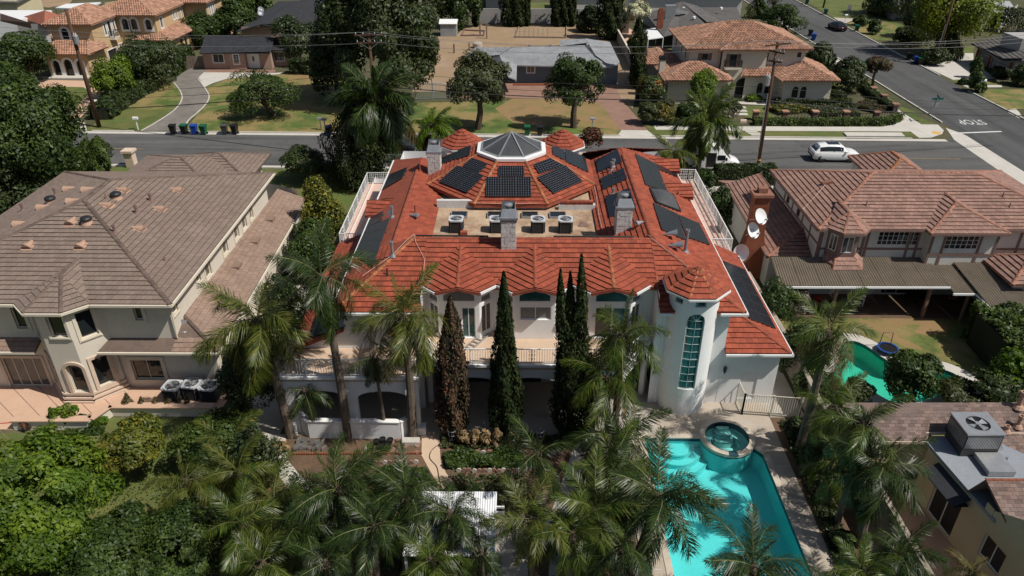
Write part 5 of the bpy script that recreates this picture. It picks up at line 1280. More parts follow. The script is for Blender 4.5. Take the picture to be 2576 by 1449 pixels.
tb.build('timber', M_timber, RH)
S.wall((17.4, 45.0), (20.1, 45.0), 0, 2.6); S.wall((17.4, 58), (17.4, 45.0), 0, 2.55); S.rect(28.8, 54, 32.8, 60.2, 0, 3.95, 'f')
pw, o = S.wall((20.1, 44.01), (37, 44.01), 0, 2.5, ops=[(2.4, 3.6, 1.0, 2.0), (5.0, 7.2, .05, 2.1), (9.0, 10.2, 1.0, 2.0), (11.5, 12.6, 1.0, 2.0)])
for q in o: window(RH, pw, q, M_glass, M_whitetrim, (2, 2), depth=.08)
S.rect(31.3, 40.4, 38.2, 44, 0, 3.05)
S.done()
b = MB()
for z, e_ in ((5.13, .06),): b.bar((19.6, 43.45, z), (20.3, 43.45, z), .06, .16); b.bar((23.0, 43.45, z), (26.6, 43.45, z), .06, .16); b.bar((31.8, 43.45, z), (37.4, 43.45, z), .06, .16); b.bar((26.6, 42.86, z), (31.75, 42.86, z), .06, .16); b.bar((19.56, 43.5, z), (19.56, 54, z), .06, .16)
for p, q in zip(e[:-1], e[1:]): b.bar((p[0], p[1]-.04, p[2]-.08), (q[0], q[1]-.04, q[2]-.08), .06, .16)
b.bar((17.05, 44.6, 2.53), (17.35, 57.6, 2.53), .06, .15); b.build('fascia', M_timber, RH)
n3 = Vector((0, -.35, 1)).normalized(); n3l = Vector((-.35, 0, 1)).normalized()
for q in ((888,608),(1022,585),(2008,525),(2057,600)): pipe(RH, onp(*f8(*q), (25, 43.5, 5.2), n3), .38, .035, M_timber, False)
v = onp(*f8(735,430), (19.6, 48, 5.2), n3l); b = MB(); b.lathe([(.01, .12), (.2, .12), (.2, .0)], 10, (v.x, v.y, v.z)); b.obox((v.x, v.y, v.z+.14), (.35, 0, .1), (0, .2, 0), (0, 0, .1)); b.build('roof_vent', M_pinkridge, RH)
b = MB(); b.tube([(v.x, v.y, v.z+.15), onp(*f8(650,520), (19.6, 48, 5.25), n3l), onp(*f8(565,610), (19.6, 48, 5.25), n3l)], .02, 4); b.tube([(v.x, v.y, v.z+.15), onp(*f8(600,500), (19.6, 48, 5.25), n3l), onp(*f8(510,552), (19.6, 48, 5.25), n3l)], .012, 4); b.build('cable', M_pinkfloor, RH)
# brick chimney
b = MB(); cx, cy = 16.62, 46.6
b.box(cx-.75, cy-.5, 0, cx+.75, cy+.5, 2.4); b.add([(cx-.75,cy-.5,2.4),(cx+.75,cy-.5,2.4),(cx+.75,cy+.5,2.4),(cx-.75,cy+.5,2.4),(cx-.52,cy-.45,3.6),(cx+.5,cy-.45,3.6),(cx+.5,cy+.45,3.6),(cx-.52,cy+.45,3.6)], [(0,1,5,4),(1,2,6,5),(2,3,7,6),(3,0,4,7)]); b.box(cx-.51, cy-.45, 3.6, cx+.5, cy+.45, 6.4)
ch = b.build('chimney', M_brick, RH); st = MB()
for z in np.arange(.1, 6.3, .09):
    hw = .75 if z < 2.4 else (.75-(z-2.4)/1.2*.24 if z < 3.6 else .51); hd = .5 if z < 2.4 else .45
    st.box(cx-hw-.006, cy-hd-.006, z, cx+hw+.006, cy+hd+.006, z+.065)
st.build('brick_courses', M_brick, ch, kind='stuff')
b = MB(); b.box(cx-.68, cy-.6, 6.3, cx+.68, cy+.6, 6.5); b.box(cx-.3, cy-.25, 6.5, cx+.3, cy+.25, 6.85); b.build('crown', M_pinkridge, ch)
# corrugated patio covers on posts, leaning against the wall
def corrugated(b, p0, p1, p2, p3, pitch=.16, amp=.025):
    p0, p1, p2, p3 = map(Vector, (p0, p1, p2, p3)); n = max(4, int((p1-p0).length/(pitch/2))); vs = []; up = (p1-p0).cross(p3-p0).normalized()
    if up.z < 0: up = -up
    for i in range(n+1):
        s = i/n; h = up*(amp if i % 2 else -amp); vs += [p0+(p1-p0)*s+h, p3+(p2-p3)*s+h]
    b.add(vs, [(2*i, 2*i+2, 2*i+3, 2*i+1) for i in range(n)])
PC = thing('patio_cover', 'brown corrugated patio cover on posts along the half-timbered house', 'patio cover', (22, 42, 0))
xs = [16.75, 18.1, 19.45, 20.8, 22.15, 23.5, 24.85, 26.2, 27.5]
for a, c in zip(xs[:-1], xs[1:]):
    b = MB(); corrugated(b, (a, 40.75, 2.5), (c+.03, 40.8, 2.5), (c+.03+.25*(28-c)/11, 43.93, 2.95), (a+.3*(28-a)/11, 43.93, 2.95)); b.build('roof_panel', M_corr, PC)
b = MB(); b.bar((16.7, 40.68, 2.44), (27.6, 40.73, 2.44), .1, .12); b.build('gutter', M_whitetrim, PC)
b = MB()
for x in (20.6, 26.6): b.box(x-.09, 40.95, 0, x+.09, 41.15, 2.44)
b.box(16.75, 40.9, 2.28, 27.5, 41.05, 2.42)
for x in np.arange(17.4, 27.6, 1.1): b.bar((x, 40.9, 2.4), (x+.1, 43.9, 2.84), .06, .1)
b.build('post', M_timber, PC)
PC2 = thing('patio_cover', 'lower right brown corrugated patio cover with cut-back white gutter corner', 'patio cover', (33, 41, 0))
for a, c, y in ((27.6, 28.95, 40.15), (28.95, 30.3, 38.5), (30.3, 31.8, 38.5), (31.8, 33.3, 38.5), (33.3, 35, 38.5), (35, 37, 38.5), (37, 39, 38.5)):
    b = MB(); yb = 43.93 if a < 30.8 else 39.95; corrugated(b, (a, y, 2.38), (c+.03, y, 2.38), (c+.03, yb, 2.38+.12*(yb-y)), (a, yb, 2.38+.12*(yb-y))); b.build('roof_panel', M_corr, PC2)
b = MB(); b.bar((27.5, 40.1, 2.32), (28.95, 40.1, 2.32), .1, .12); b.bar((28.95, 40.1, 2.32), (28.92, 38.45, 2.32), .1, .12); b.bar((28.9, 38.45, 2.32), (39, 38.45, 2.32), .1, .12); b.build('gutter', M_whitetrim, PC2)
b = MB()
for x in (28.7, 33, 37): b.box(x-.07, 38.7 if x > 29 else 40.3, 0, x+.07, 38.85 if x > 29 else 40.45, 2.3)
b.build('post', M_timber, PC2)
# boundary wall between white house and the right-hand garden
BW = thing('boundary_wall', 'tan block boundary wall between the white house and the tudor garden', 'wall', (15.9, 30, 0))
b = MB()
for (p, q) in (((15.75, 44), (15.95, 35)), ((15.95, 35), (15.75, 30)), ((15.75, 30), (16.25, 27.5)), ((16.25, 27.5), (16.35, 14))):
    L = math.hypot(q[0]-p[0], q[1]-p[1]); b.bar((p[0], p[1], .85), (q[0], q[1], .85), .18, 1.7)
b.build('wall', M_block, BW); b = MB()
for (p, q) in (((15.75, 44), (15.95, 35)), ((15.95, 35), (15.75, 30)), ((15.75, 30), (16.25, 27.5)), ((16.25, 27.5), (16.35, 14))): b.bar((p[0], p[1], 1.73), (q[0], q[1], 1.73), .24, .06)
b.build('cap', M_block, BW)
# ------------------------------------------------------------------ yellow house, lower right
f9 = lambda x, y: (1886.8+.3273*x, 974.8+.3273*y)
YH = thing('yellow_house', 'pale yellow house with brown shingle roofs and a grey flat roof bay', 'house', (20, 24, 0))
R4 = Roof(YH, M_shingle, M_shingle, .16, .30, .012, name='shingle')
RA, RB = at(*f9(690,116), 4.0), (28.0, 27.35, 4.0); EA, EB = at(*f9(945,412), 3.0), at(*f9(1432,412), 3.0)
K1 = at(*f9(1350,346), 3.22); K2 = at(*f9(1600,348), 3.22); K3 = at(*f9(2130,650), 3.0)
R4.plane([EA, EB, (EB.x-.25, K1.y, 3.0+(K1.y-EA.y)/(RA.y-EA.y)), (RA.x+(EA.x-RA.x)*.75, K1.y, 3.0+(K1.y-EA.y)/(RA.y-EA.y))], t=.1)
zk = 3.0+(K1.y-EA.y)/(RA.y-EA.y)
R4.plane([(RA.x+(EA.x-RA.x)*.75, K1.y, zk), (28, K1.y, zk), RB, RA], t=.1)
n4 = Vector((0, -1.0, RA.y-EA.y)).normalized(); X1, X2 = onp(*f9(1905,430), RA, n4), onp(*f9(2150,660), RA, n4)
R4.plane([X2, (28, X2.y, X2.z), (28, K1.y-.01, zk), (X1.x, K1.y-.01, zk), X1], t=.1)
RC = at(*f9(1812,706), 4.25); RD = (30.0, RC.y, 4.25); ED = at(*f9(2106,1305), 2.75)
R4.plane([(ED.x, ED.y, 2.75), (30, ED.y, 2.75), RD, RC], t=.1); R4.plane([(RC.x-.05, RC.y+.6, 3.0), RC, RD, (30, RC.y+.6, 3.0)], t=.1, tiles=False)
R4.ridge(RC, RD, M_brick, .07, .3)
R4.done()
S = Shell(YH, M_yellow)
S.wall((EA.x+.2, EA.y+.25), (EB.x+.4, EA.y+.25), 0, 2.95, [((1180,640),(1360,725))], f=f9)
S.b.poly([(RA.x+.1, RA.y, 0), (RA.x+.1, RA.y, 3.9), (EA.x+.2, EA.y+.25, 2.95), (EA.x+.2, EA.y+.25, 0)]); 
W0 = at(*f9(1395,1010)); W1 = at(*f9(1740,1449)); d_ = (W1-W0).normalized(); W2 = W1+d_*4.2
T0_, T1_ = (W0.x+.05, W0.y+2.2), (W2.x, W2.y)
sw = Wall((W0.x-d_.x*1.6, W0.y-d_.y*1.6), (W2.x, W2.y), 0, 3.0)
ops = [wrect(sw, f9(1470,690), f9(1600,1000)), wrect(sw, f9(1830,1175), f9(1850,1440))]
ua, za = wuv(sw, *f9(1500,850)); ub, zb = wuv(sw, *f9(1840,1310))
ops = [(ua-.75, ua+.95, .05, 2.05), (ub-.6, ub+.6, .95, 2.15)]
sw.emit(S.b, ops)
window(YH, sw, ops[0], M_glass, M_whitetrim, (2, 1), name='sliding_door'); window(YH, sw, ops[1], M_glass, M_whitetrim, (2, 1))
S.b.poly([sw.pt(sw.L*.42, 3.0), sw.pt(sw.L, 3.0), sw.pt(sw.L*.62, 4.2)])
b = MB(); u_, z_ = wuv(sw, *f9(1838,950)); sw.box(b, u_-.2, u_+.2, z_-.3, z_+.3, -.02, .03); b.build('wall_vent', M_yellow, YH)
b = MB(); b.poly([sw.pt(ua-1.0, 2.75, 0), sw.pt(ua+1.25, 2.75, 0), sw.pt(ua+1.25, 2.45, .75), sw.pt(ua-1.0, 2.45, .75)]); b.poly([sw.pt(ua-1.0, 2.4, .75), sw.pt(ua+1.25, 2.4, .75), sw.pt(ua+1.25, 2.35, 0), sw.pt(ua-1.0, 2.35, 0)]); b.poly([sw.pt(ua-1.0, 2.45, .75), sw.pt(ua+1.25, 2.45, .75), sw.pt(ua+1.25, 2.4, .75), sw.pt(ua-1.0, 2.4, .75)]); b.build('awning', M_darkshing, YH)
S.done()
M_flatgrey = mat('grey_flat_roof', (.25, .27, .30), .85, .1, .6, 8)
b = MB(); q0 = sw.pt(.0, 3.0, .05); q1 = sw.pt(sw.L*.5, 3.0, .05)
fl = [(EB.x-.6, K1.y), (q0[0], q0[1]+.4), (q1[0], q1[1]), (X2.x+.4, q1[1]+.2), (X2.x+.1, X2.y), (X1.x, X1.y), (X1.x-.05, K1.y)]
b.slab([(p[0], p[1], 3.02) for p in fl], .15); b.build('flat_roof', M_flatgrey, YH)
b = MB(); b.bar((K1.x, K1.y-.02, zk-.05), (28, K1.y-.02, zk-.05), .06, .12); b.bar((EA.x, EA.y-.03, 2.93), (EB.x, EB.y-.03, 2.93), .05, .14); b.build('fascia', M_beigestone, YH)
for q, h, r in (((2055,300),.5,.09),((2060,150),.75,.11),((1965,335),.18,.09)): pipe(YH, onp(*f9(*q), RA, Vector((0, -(4.0-3.0), (RA.y-EA.y))).normalized()), h, r, M_peach)
# ------------------------------------------------------------------ houses across the street
def arched(u, w_, za, zb, rise): return (u-w_/2, u+w_/2, za, zb, rise)
# mustard house with clay barrel tiles
MH = thing('mustard_house', 'mustard stucco house with clay barrel tile roofs and white arched windows', 'house', (-60, 108, 0))
R5 = Roof(MH, M_spanish, M_spanish, .42, .34, .03, barrel=True, name='barrel_tile')
hip_roof(R5, -65.3, 104.6, -58.4, 114.5, 6.5, 1.7, M_spanish, .16); hip_roof(R5, -62.5, 111.6, -52.6, 124.5, 6.5, 2.1, M_spanish, .16); hip_roof(R5, -58.5, 122, -49, 142, 6.6, 2.1, M_spanish, .16)
R5.plane([(-65.6, 101.6, 3.2), (-58.3, 101.6, 3.2), (-59.6, 105.1, 4.3), (-64.4, 105.1, 4.3)]); R5.plane([(-58.3, 101.6, 3.2), (-58.0, 106.8, 3.2), (-58.9, 106.8, 4.0), (-59.6, 105.1, 4.3)]); R5.ridge((-58.3, 101.6, 3.2), (-59.6, 105.1, 4.3), M_spanish, .15)
R5.plane([(-56.6, 111.0, 3.1), (-50.9, 111.0, 3.1), (-53.2, 113.2, 4.1), (-55.6, 113.2, 4.1)]); R5.plane([(-50.9, 111.0, 3.1), (-50.4, 127, 3.1), (-53.2, 127, 4.2), (-53.2, 113.2, 4.1)]); R5.ridge((-50.9, 111.0, 3.12), (-53.2, 113.2, 4.12), M_spanish, .14)
R5.done()
S = Shell(MH, M_mustard); M_wh = M_creamtrim
w, _ = S.wall((-64.6, 105.2), (-58.9, 105.2), 3.6, 6.5, ops=[arched(1.9, .9, 4.5, 5.5, .42)]); window(MH, w, _[0], M_glass, M_dark, (2, 3), trim=M_whitetrim, tw=.35)
ga = (2.6, 5.2, .1, 2.3)
w, o = S.wall((-58.9, 105.2), (-58.9, 113), 0, 6.5, ops=[(3.3, 3.75, 4.4, 5.9), (4.4, 5.2, 3.9, 6.0), (5.9, 6.35, 4.4, 5.9), ga, (6.1, 6.5, 1.2, 2.5), (6.9, 7.3, 1.2, 2.5)])
for q in o[:3]: window(MH, w, q, M_glass, M_dark, (2, 4), trim=M_whitetrim, tw=.22)
window(MH, w, o[3], M_dark, M_whitetrim, (1, 1), trim=M_whitetrim, tw=.12, name='garage_opening'); window(MH, w, o[4], M_glass, M_whitetrim, trim=M_whitetrim); window(MH, w, o[5], M_glass, M_whitetrim, trim=M_whitetrim)
b = MB(); b.box(-58.9, 109.2, 3.55, -58.1, 110.8, 3.85); b.build('balcony', M_medcream, MH); railing(MH, [(-58.85, 109.3), (-58.2, 109.3), (-58.2, 110.7), (-58.85, 110.7)], 3.85, .9, M_dark, .14)
w, o = S.wall((-58.9, 112.4), (-53.2, 112.4), 0, 6.5, ops=[arched(1.2, .85, 4.4, 5.5, .42), arched(2.5, .85, 4.4, 5.5, .42), arched(4.6, .8, 4.4, 5.4, .4)])
for q in o: window(MH, w, q, M_glass, M_dark, (2, 3), trim=M_whitetrim, tw=.3)
w, o = S.wall((-53.2, 112.4), (-53.2, 124), 0, 6.5, ops=[(1.5, 2.3, 4.3, 5.8), (6.2, 6.7, 4.7, 5.7), (7.3, 7.8, 4.7, 5.7), (9.3, 9.8, 4.3, 5.9)])
for q in o: window(MH, w, q, M_glass, M_whitetrim, (1, 1), trim=M_whitetrim, tw=.16)
w, o = S.wall((-49.6, 123), (-49.6, 141.5), 0, 6.6, ops=[(1.0, 1.5, 4.2, 5.9), (1.9, 2.4, 4.2, 5.9), (2.8, 3.3, 4.2, 5.9), (8, 8.6, 4.8, 5.8), (10.5, 11.1, 4.8, 5.8)])
for q in o: window(MH, w, q, M_glass, M_whitetrim, (1, 1), trim=M_whitetrim, tw=.16)
S.wall((-53.2, 123), (-49.6, 123), 0, 6.6); S.wall((-64.6, 124), (-64.6, 105.2), 0, 6.5)
w, o = S.wall((-64.6, 102.3), (-58.9, 102.3), 0, 3.2, ops=[arched(1.1, .95, .25, 1.75, .5), arched(2.75, 1.15, .15, 1.8, .6), arched(4.4, .95, .25, 1.75, .5)], depth=.3)
for q in o: window(MH, w, q, M_glass, M_dark, (1, 1), trim=M_whitetrim, tw=.3, depth=.3)
S.wall((-58.9, 102.3), (-58.9, 105.2), 0, 3.2); S.wall((-55.9, 111.6), (-51.4, 111.6), 0, 3.1); w, o = S.wall((-51.4, 111.6), (-51.4, 127), 0, 3.1, ops=[(3.5, 4.5, .1, 2.4), (5.2, 6.0, .1, 2.4)])
for q in o: window(MH, w, q, M_glass, M_dark, (1, 1))
b = MB(); b.box(-64.4, 101.0, 0, -59.2, 102.3, .2); b.build('step', M_pconc, MH)
S.done()
# gate and piers on the salmon drive
G_ = thing('iron_gate', 'brown iron gate with bars between two piers on the salmon drive', 'gate', (-52, 85.2, 0)); gb = MB()
for z in (.3, 1.35): gb.bar((-53.9, 85.2, z), (-50.2, 85.3, z), .07, .07)
gb.build('frame', M_timber, G_)
for i in range(20): p = MB(); x = -53.8+i*.19; p.box(x-.02, 85.2, .15, x+.02, 85.25, 1.5); p.build('bar', M_timber, G_)
b = MB(); b.box(-54.6, 84.9, 0, -54.05, 85.5, 1.5); b.box(-54.75, 84.75, 1.5, -53.95, 85.6, 1.62); b.build('pier', M_medcream, G_); b = MB(); b.box(-50.1, 84.9, 0, -49.6, 85.5, 1.5); b.box(-50.2, 84.8, 1.5, -49.5, 85.6, 1.62); b.build('pier', M_medcream, G_)
# tan bungalow under a charcoal roof
TB = thing('pink_bungalow', 'small pink-beige bungalow with charcoal gable roof and white front door', 'house', (-40, 110, 0))
R6 = Roof(TB, M_darkshing, M_darkshing, .2, .33, .012, name='shingle', sep=200)
R6.plane([at(501,134,2.45), at(680,133,2.45), at(690,94,3.85), at(518,91,3.85)], t=.12); a_, c_ = at(518,91,3.85), at(690,94,3.85)
R6.plane([(c_.x, c_.y, c_.z), (a_.x, a_.y, a_.z), (a_.x, a_.y+3.5, 2.5), (c_.x, c_.y+3.5, 2.5)], t=.12, tiles=False)
R6.plane([at(593,80,2.7), at(660,60,4.0), at(752,2,4.4), at(700,3,3.0)], t=.15); R6.plane([at(660,60,4.0), at(716,72,2.9), at(880,52,2.6), at(800,2,3.6), at(752,2,4.4)], t=.15)
R6.plane([at(679,126,2.5), at(737,130,2.3), at(742,108,3.0), at(684,106,3.0)], t=.1)
R6.done(); S = Shell(TB, M_pinkwall)
fB = lambda x, y: (377.4+.1736*x, .1736*y)
w, o = S.wall((-45.0, 106.9), (-41.3, 106.9), 0, 2.5, [((900,785),(1075,905))], f=fB); window(TB, w, o[0], M_glass, M_whitetrim, (2, 1), trim=M_whitetrim, tw=.1)
w, o = S.wall((-41.3, 106.7), (-38.9, 106.7), 0, 2.5, [((1198,790),(1300,925))], f=fB); window(TB, w, o[0], M_glass, M_whitetrim, (2, 4), trim=M_whitetrim, tw=.12)
b = MB()
for i in range(6): b.box(-41.3, 106.66, .1+i*.17, -38.9, 106.69, .24+i*.17)
b.build('siding', M_pinkwall, TB)
w, o = S.wall((-38.9, 107.4), (-35.4, 107.4), 0, 2.5, [((1395,782),(1605,985))], f=fB); window(TB, w, o[0], M_whitetrim, M_whitetrim, (3, 1), depth=.1, name='door')
dr = TB.children[-1]; b = MB(); u_, z_ = (o[0][0]+o[0][1])/2, 1.35
b.add([w.pt(u_+.17*math.cos(t), z_+.42*math.sin(t), -.03) for t in np.linspace(0, 2*math.pi, 14)[:-1]], [tuple(range(13))]); b.build('oval_light', M_timber, TB)
S.wall((-38.9, 106.7), (-38.9, 107.4), 0, 2.5); S.wall((-35.4, 107.4), (-35.4, 113), 0, 2.5)
w, o = S.wall((-35.4, 108.7), (-32.8, 108.7), 0, 2.4, [((1785,755),(1950,880))], f=fB); window(TB, w, o[0], M_glass, M_whitetrim, (2, 1), trim=M_whitetrim, tw=.1); S.wall((-32.8, 108.7), (-32.8, 114), 0, 2.4); S.wall((-45, 114), (-45, 106.9), 0, 2.5)
p, q = at(593,80,2.6), at(716,72,2.8); S.wall((p.x+.8, p.y+.5), (q.x-.3, p.y+.5), 0, 3.3); S.done()
b = MB(); b.box(-35.3, 106.6, 0, -35.15, 106.75, 2.4); b.build('post', M_pinkwall, TB)
FN = thing('board_fence', 'weathered board fence beside the pink-beige bungalow', 'fence', (-46.5, 107.3, 0))
for i in range(16): b = MB(); x = -48.2+i*.2; b.box(x, 107.25, 0, x+.19, 107.29, 1.75+random.uniform(-.02, .02)); b.build('board', M_fence, FN)
# blue house with pale grey roof
BH = thing('blue_house', 'low blue-grey house with pale grey shingle hip roof', 'house', (6, 101, 0))
R7 = Roof(BH, M_greyshing, M_greyshing, .22, .36, .014, name='shingle', sep=200)
fC = lambda x, y: (1100.6+.1736*x, .1736*y)
ez, rz_ = 2.55, 3.9
R7.plane([at(*fC(1150,945), ez), at(*fC(2530,975), ez), at(*fC(2280,830), 3.4), at(*fC(2130,660), rz_), at(*fC(1080,690), rz_), at(*fC(900,800), 3.5)], t=.15)
R7.plane([at(*fC(2530,975), ez), at(*fC(2640,900), ez), at(*fC(2500,610), 3.1), at(*fC(2165,560), 4.1), at(*fC(2200,655), rz_), at(*fC(2290,800), 3.4)], t=.15)
R7.plane([at(*fC(1780,615), 3.0), at(*fC(2165,560), 4.1), at(*fC(2190,655), 3.9), at(*fC(1780,670), 3.5)], t=.15)
R7.plane([at(*fC(900,800), 3.5), at(*fC(1150,945), ez), at(*fC(1145,1155), 1.75), at(*fC(1025,1110), 2.2), at(*fC(880,960), 2.5)], t=.15)
R7.plane([at(*fC(545,700), 2.6), at(*fC(1080,690), rz_), at(*fC(900,800), 3.5), at(*fC(560,850), 2.6), at(*fC(390,840), 2.4)], t=.15)
for p, q in (((1080,690,3.9), (2130,660,3.9)), ((2165,560,4.1), (2200,655,3.9))): R7.ridge(at(*fC(*p[:2]), p[2]), at(*fC(*q[:2]), q[2]), M_greyshing, .07, .5)
R7.done(); S = Shell(BH, M_bluewall)
w, o = S.wall((-.2, 99.45), (6.6, 99.45), 0, 2.55, [((1296,952),(1406,1052))], f=fC); window(BH, w, o[0], M_curtain, M_whitetrim, (2, 1), trim=M_whitetrim, tw=.1)
w, o = S.wall((6.6, 98.6), (13.2, 98.6), 0, 2.5, ops=[(.8, 2.0, 1.0, 2.0)]); window(BH, w, o[0], M_curtain, M_whitetrim, (2, 1), trim=M_whitetrim, tw=.1); S.wall((6.6, 99.45), (6.6, 98.6), 0, 2.5)
S.wall((13.2, 98.6), (13.6, 112), 0, 2.5); S.wall((13.6, 112), (-6, 110), 0, 2.4); S.wall((-6, 110), (-6, 101.5), 0, 2.3); S.wall((-6, 101.5), (-.2, 101.5), 0, 2.2); S.done()
b = MB(); b.box(-2.9, 96.0, 0, -2.7, 96.2, 1.7); b.build('post', M_whitetrim, BH)
b = MB(); b.box(-.6, 98.3, 0, 6.4, 98.9, .16); b.build('step', M_brick, BH)
for q in ((1335,668),(1640,665),(2090,605),(2270,620),(1030,915)):
    v = at(*fC(*q), 3.6); cone = MB(); cone.lathe([(.22, 0), (.2, .16), (.02, .22)], 8, v); cone.build('roof_vent', M_galv, BH)
# ivory villa with clay barrel tiles
MV = thing('ivory_villa', 'two-storey ivory villa with clay barrel tile hip roofs and dark shutters', 'house', (29, 97, 0))
R8 = Roof(MV, M_spanish, M_spanish, .42, .36, .03, barrel=True, name='barrel_tile')
hip_roof(R8, 20.6, 92.6, 36.1, 105.0, 6.0, 2.15, M_spanish, .16)
R8.plane([(24.6, 92.1, 6.0), (31.3, 92.1, 6.0), (27.9, 95.4, 7.05)]); R8.ridge((24.6, 92.1, 6.02), (27.9, 95.4, 7.07), M_spanish, .14); R8.ridge((31.3, 92.1, 6.02), (27.9, 95.4, 7.07), M_spanish, .14)
hip_roof(R8, 17.6, 89.4, 26.0, 96.5, 3.0, 1.45, M_spanish, .15); hip_roof(R8, 15.6, 97.0, 21.5, 104.6, 3.1, 1.1, M_spanish, .14)
R8.plane([(27.4, 91.6, 3.0), (33, 91.6, 3.0), (33, 93.6, 4.0), (28.5, 93.6, 4.0)]); R8.plane([(31.7, 89.3, 3.0), (38.8, 89.3, 3.0), (35.2, 92.8, 4.35)]); R8.plane([(31.7, 89.3, 3.0), (35.2, 92.8, 4.35), (35.2, 95, 4.35), (31.7, 93, 3.1)]); R8.plane([(38.8, 89.3, 3.0), (39.2, 97, 3.0), (36, 97, 4.35), (35.2, 92.8, 4.35)])
for p, q in (((31.7, 89.3, 3), (35.2, 92.8, 4.37)), ((38.8, 89.3, 3), (35.2, 92.8, 4.37)), ((35.2, 92.8, 4.37), (35.6, 97, 4.37))): R8.ridge(p, q, M_spanish, .15)
hip_roof(R8, 31, 106, 40.5, 113.5, 3.6, 1.5, M_spanish, .15)
R8.done(); S = Shell(MV, M_medcream)
fD = lambda x, y: (1509.4+.1736*x, .1736*y); fE = lambda x, y: (1886.8+.1519*x, .1519*y)
w, o = S.wall((21.2, 93.3), (25.1, 93.3), 2.8, 6.0, [((1482,775),(1558,870))], f=fD); window(MV, w, o[0], M_glass, M_dark, (2, 3))
def shutters(w, o, hw=.42):
    for s in (0, 1):
        b = MB(); u0 = o[0]-hw-.03 if s == 0 else o[1]+.03
        w.box(b, u0, u0+hw, o[2]-.02, o[3]+.02, 0, .05)
        for k in range(7): z = o[2]+(o[3]-o[2])*(k+.5)/7; w.box(b, u0+.04, u0+hw-.04, z-.05, z+.05, .05, .065)
        b.build('shutter', M_timber, MV)
shutters(w, o[0])
w, o = S.wall((25.1, 92.7), (30.6, 92.7), 0, 6.0, [((1890,785),(1968,970))], f=fD, ops=[(2.2, 4.0, 0.02, 1.75, .75)]); window(MV, w, o[0], M_glass, M_dark, (2, 1)); shutters(w, o[0]); window(MV, w, o[1], M_dark, M_medcream, (1, 1), depth=.5, name='entry_arch')
b = MB(); x0, x1 = w.p0.x+o[0][0]-.6, w.p0.x+o[0][1]+.6; b.box(x0, 92.0, o[0][2]-.2, x1, 92.7, o[0][2]-.02); b.build('balcony', M_medcream, MV); railing(MV, [(x0+.05, 92.65), (x0+.05, 92.05), (x1-.05, 92.05), (x1-.05, 92.65)], o[0][2]-.02, .85, M_dark, .14)
w, o = S.wall((30.6, 93.3), (35.5, 93.3), 2.8, 6.0, [((2300,765),(2375,885))], f=fD, ops=[(3.9, 4.4, 4.9, 5.5)]); shutters(w, o[0])
for q in o: window(MV, w, q, M_glass, M_dark, (2, 3))
w, o = S.wall((21.2, 104.4), (21.2, 93.3), 2.8, 6.0, ops=[(2, 2.7, 4.3, 5.6), (6.0, 6.6, 4.3, 5.6), (8.6, 9.2, 4.3, 5.6)])
for q in o: window(MV, w, q, M_glass, M_dark, (1, 1))
S.wall((35.5, 93.3), (35.5, 104.4), 0, 6.0); S.wall((35.5, 104.4), (21.2, 104.4), 0, 6.0)
S.wall((18.3, 90.1), (25.4, 90.1), 0, 3.0); S.wall((25.4, 90.1), (25.4, 92.7), 0, 3.0); S.wall((18.3, 96), (18.3, 90.1), 0, 3.0); S.rect(16.2, 97.6, 21.2, 104, 0, 3.05)
w, o = S.wall((28.2, 92.2), (32.4, 92.2), 0, 3.0, ops=[arched(.8+1.2, .7, .7, 1.7, .35), arched(1.75+1.2, .7, .7, 1.7, .35)]); 
for q in o: window(MV, w, q, M_glass, M_dark, (2, 3), trim=M_medcream, tw=.12)
w, o = S.wall((32.4, 90.0), (38.2, 90.0), 0, 3.0, ops=[arched(1.45, .75, .75, 1.8, .37), arched(2.45, .75, .75, 1.8, .37)])
for q in o: window(MV, w, q, M_glass, M_dark, (2, 3), trim=M_medcream, tw=.14)
S.wall((32.4, 92.2), (32.4, 90.0), 0, 3.0); S.wall((38.2, 90.0), (38.5, 97), 0, 3.0); S.wall((31.5, 106.5), (40, 106.5), 0, 3.6); S.wall((40, 106.5), (40, 113), 0, 3.6); S.done()
b = MB(); b.box(17.6, 92.9, 0, 18.3, 93.9, 4.6); b.build('chimney', M_medcream, MV)
b = MB(); b.box(17.55, 92.85, 4.6, 18.35, 92.95, 4.95); b.box(17.55, 93.85, 4.6, 18.35, 93.95, 4.95); b.box(17.55, 92.9, 4.6, 17.65, 93.9, 4.95); b.box(18.25, 92.9, 4.6, 18.35, 93.9, 4.95); b.build('chimney_crown', M_dark, MV)
# taupe-roofed house behind the villa
TP = thing('taupe_house', 'low house with taupe shingle roof and red brick chimney behind the villa', 'house', (22, 125, 0))
R9 = Roof(TP, M_taupeshing, M_taupeshing, .24, .38, .014, name='shingle', sep=150)
R9.plane([at(*fD(665,200), 2.9), at(*fD(920,525), 2.7), at(*fD(1120,470), 2.7), at(*fD(1540,345), 3.6), at(*fD(1170,22), 4.4)], t=.15)
R9.plane([at(*fD(1170,22), 4.4), at(*fD(1540,345), 3.6), at(*fD(1760,310), 2.9), at(*fD(1400,105), 3.3)], t=.15)
R9.plane([at(*fD(1400,105), 3.4), at(*fD(1760,310), 2.8), at(*fD(2060,300), 2.6), at(*fD(1985,105), 3.4)], t=.15)
R9.done(); S = Shell(TP, M_greywall); p, q = at(*fD(620,330), 0), at(*fD(830,460), 0); r_ = at(*fD(1150,560), 0)
S.wall((p.x, p.y), (q.x, q.y), 0, 2.5); S.wall((q.x, q.y), (r_.x+1, r_.y), 0, 2.5); S.done()
v = at(*fD(865,385), 0); v = at(*fD(865,375), 3.2); b = MB(); b.box(v.x-.45, v.y-.4, 2.2, v.x+.45, v.y+.4, 5.6); b.box(v.x-.3, v.y-.25, 5.6, v.x+.3, v.y+.25, 5.9); b.build('chimney', M_brick, TP)
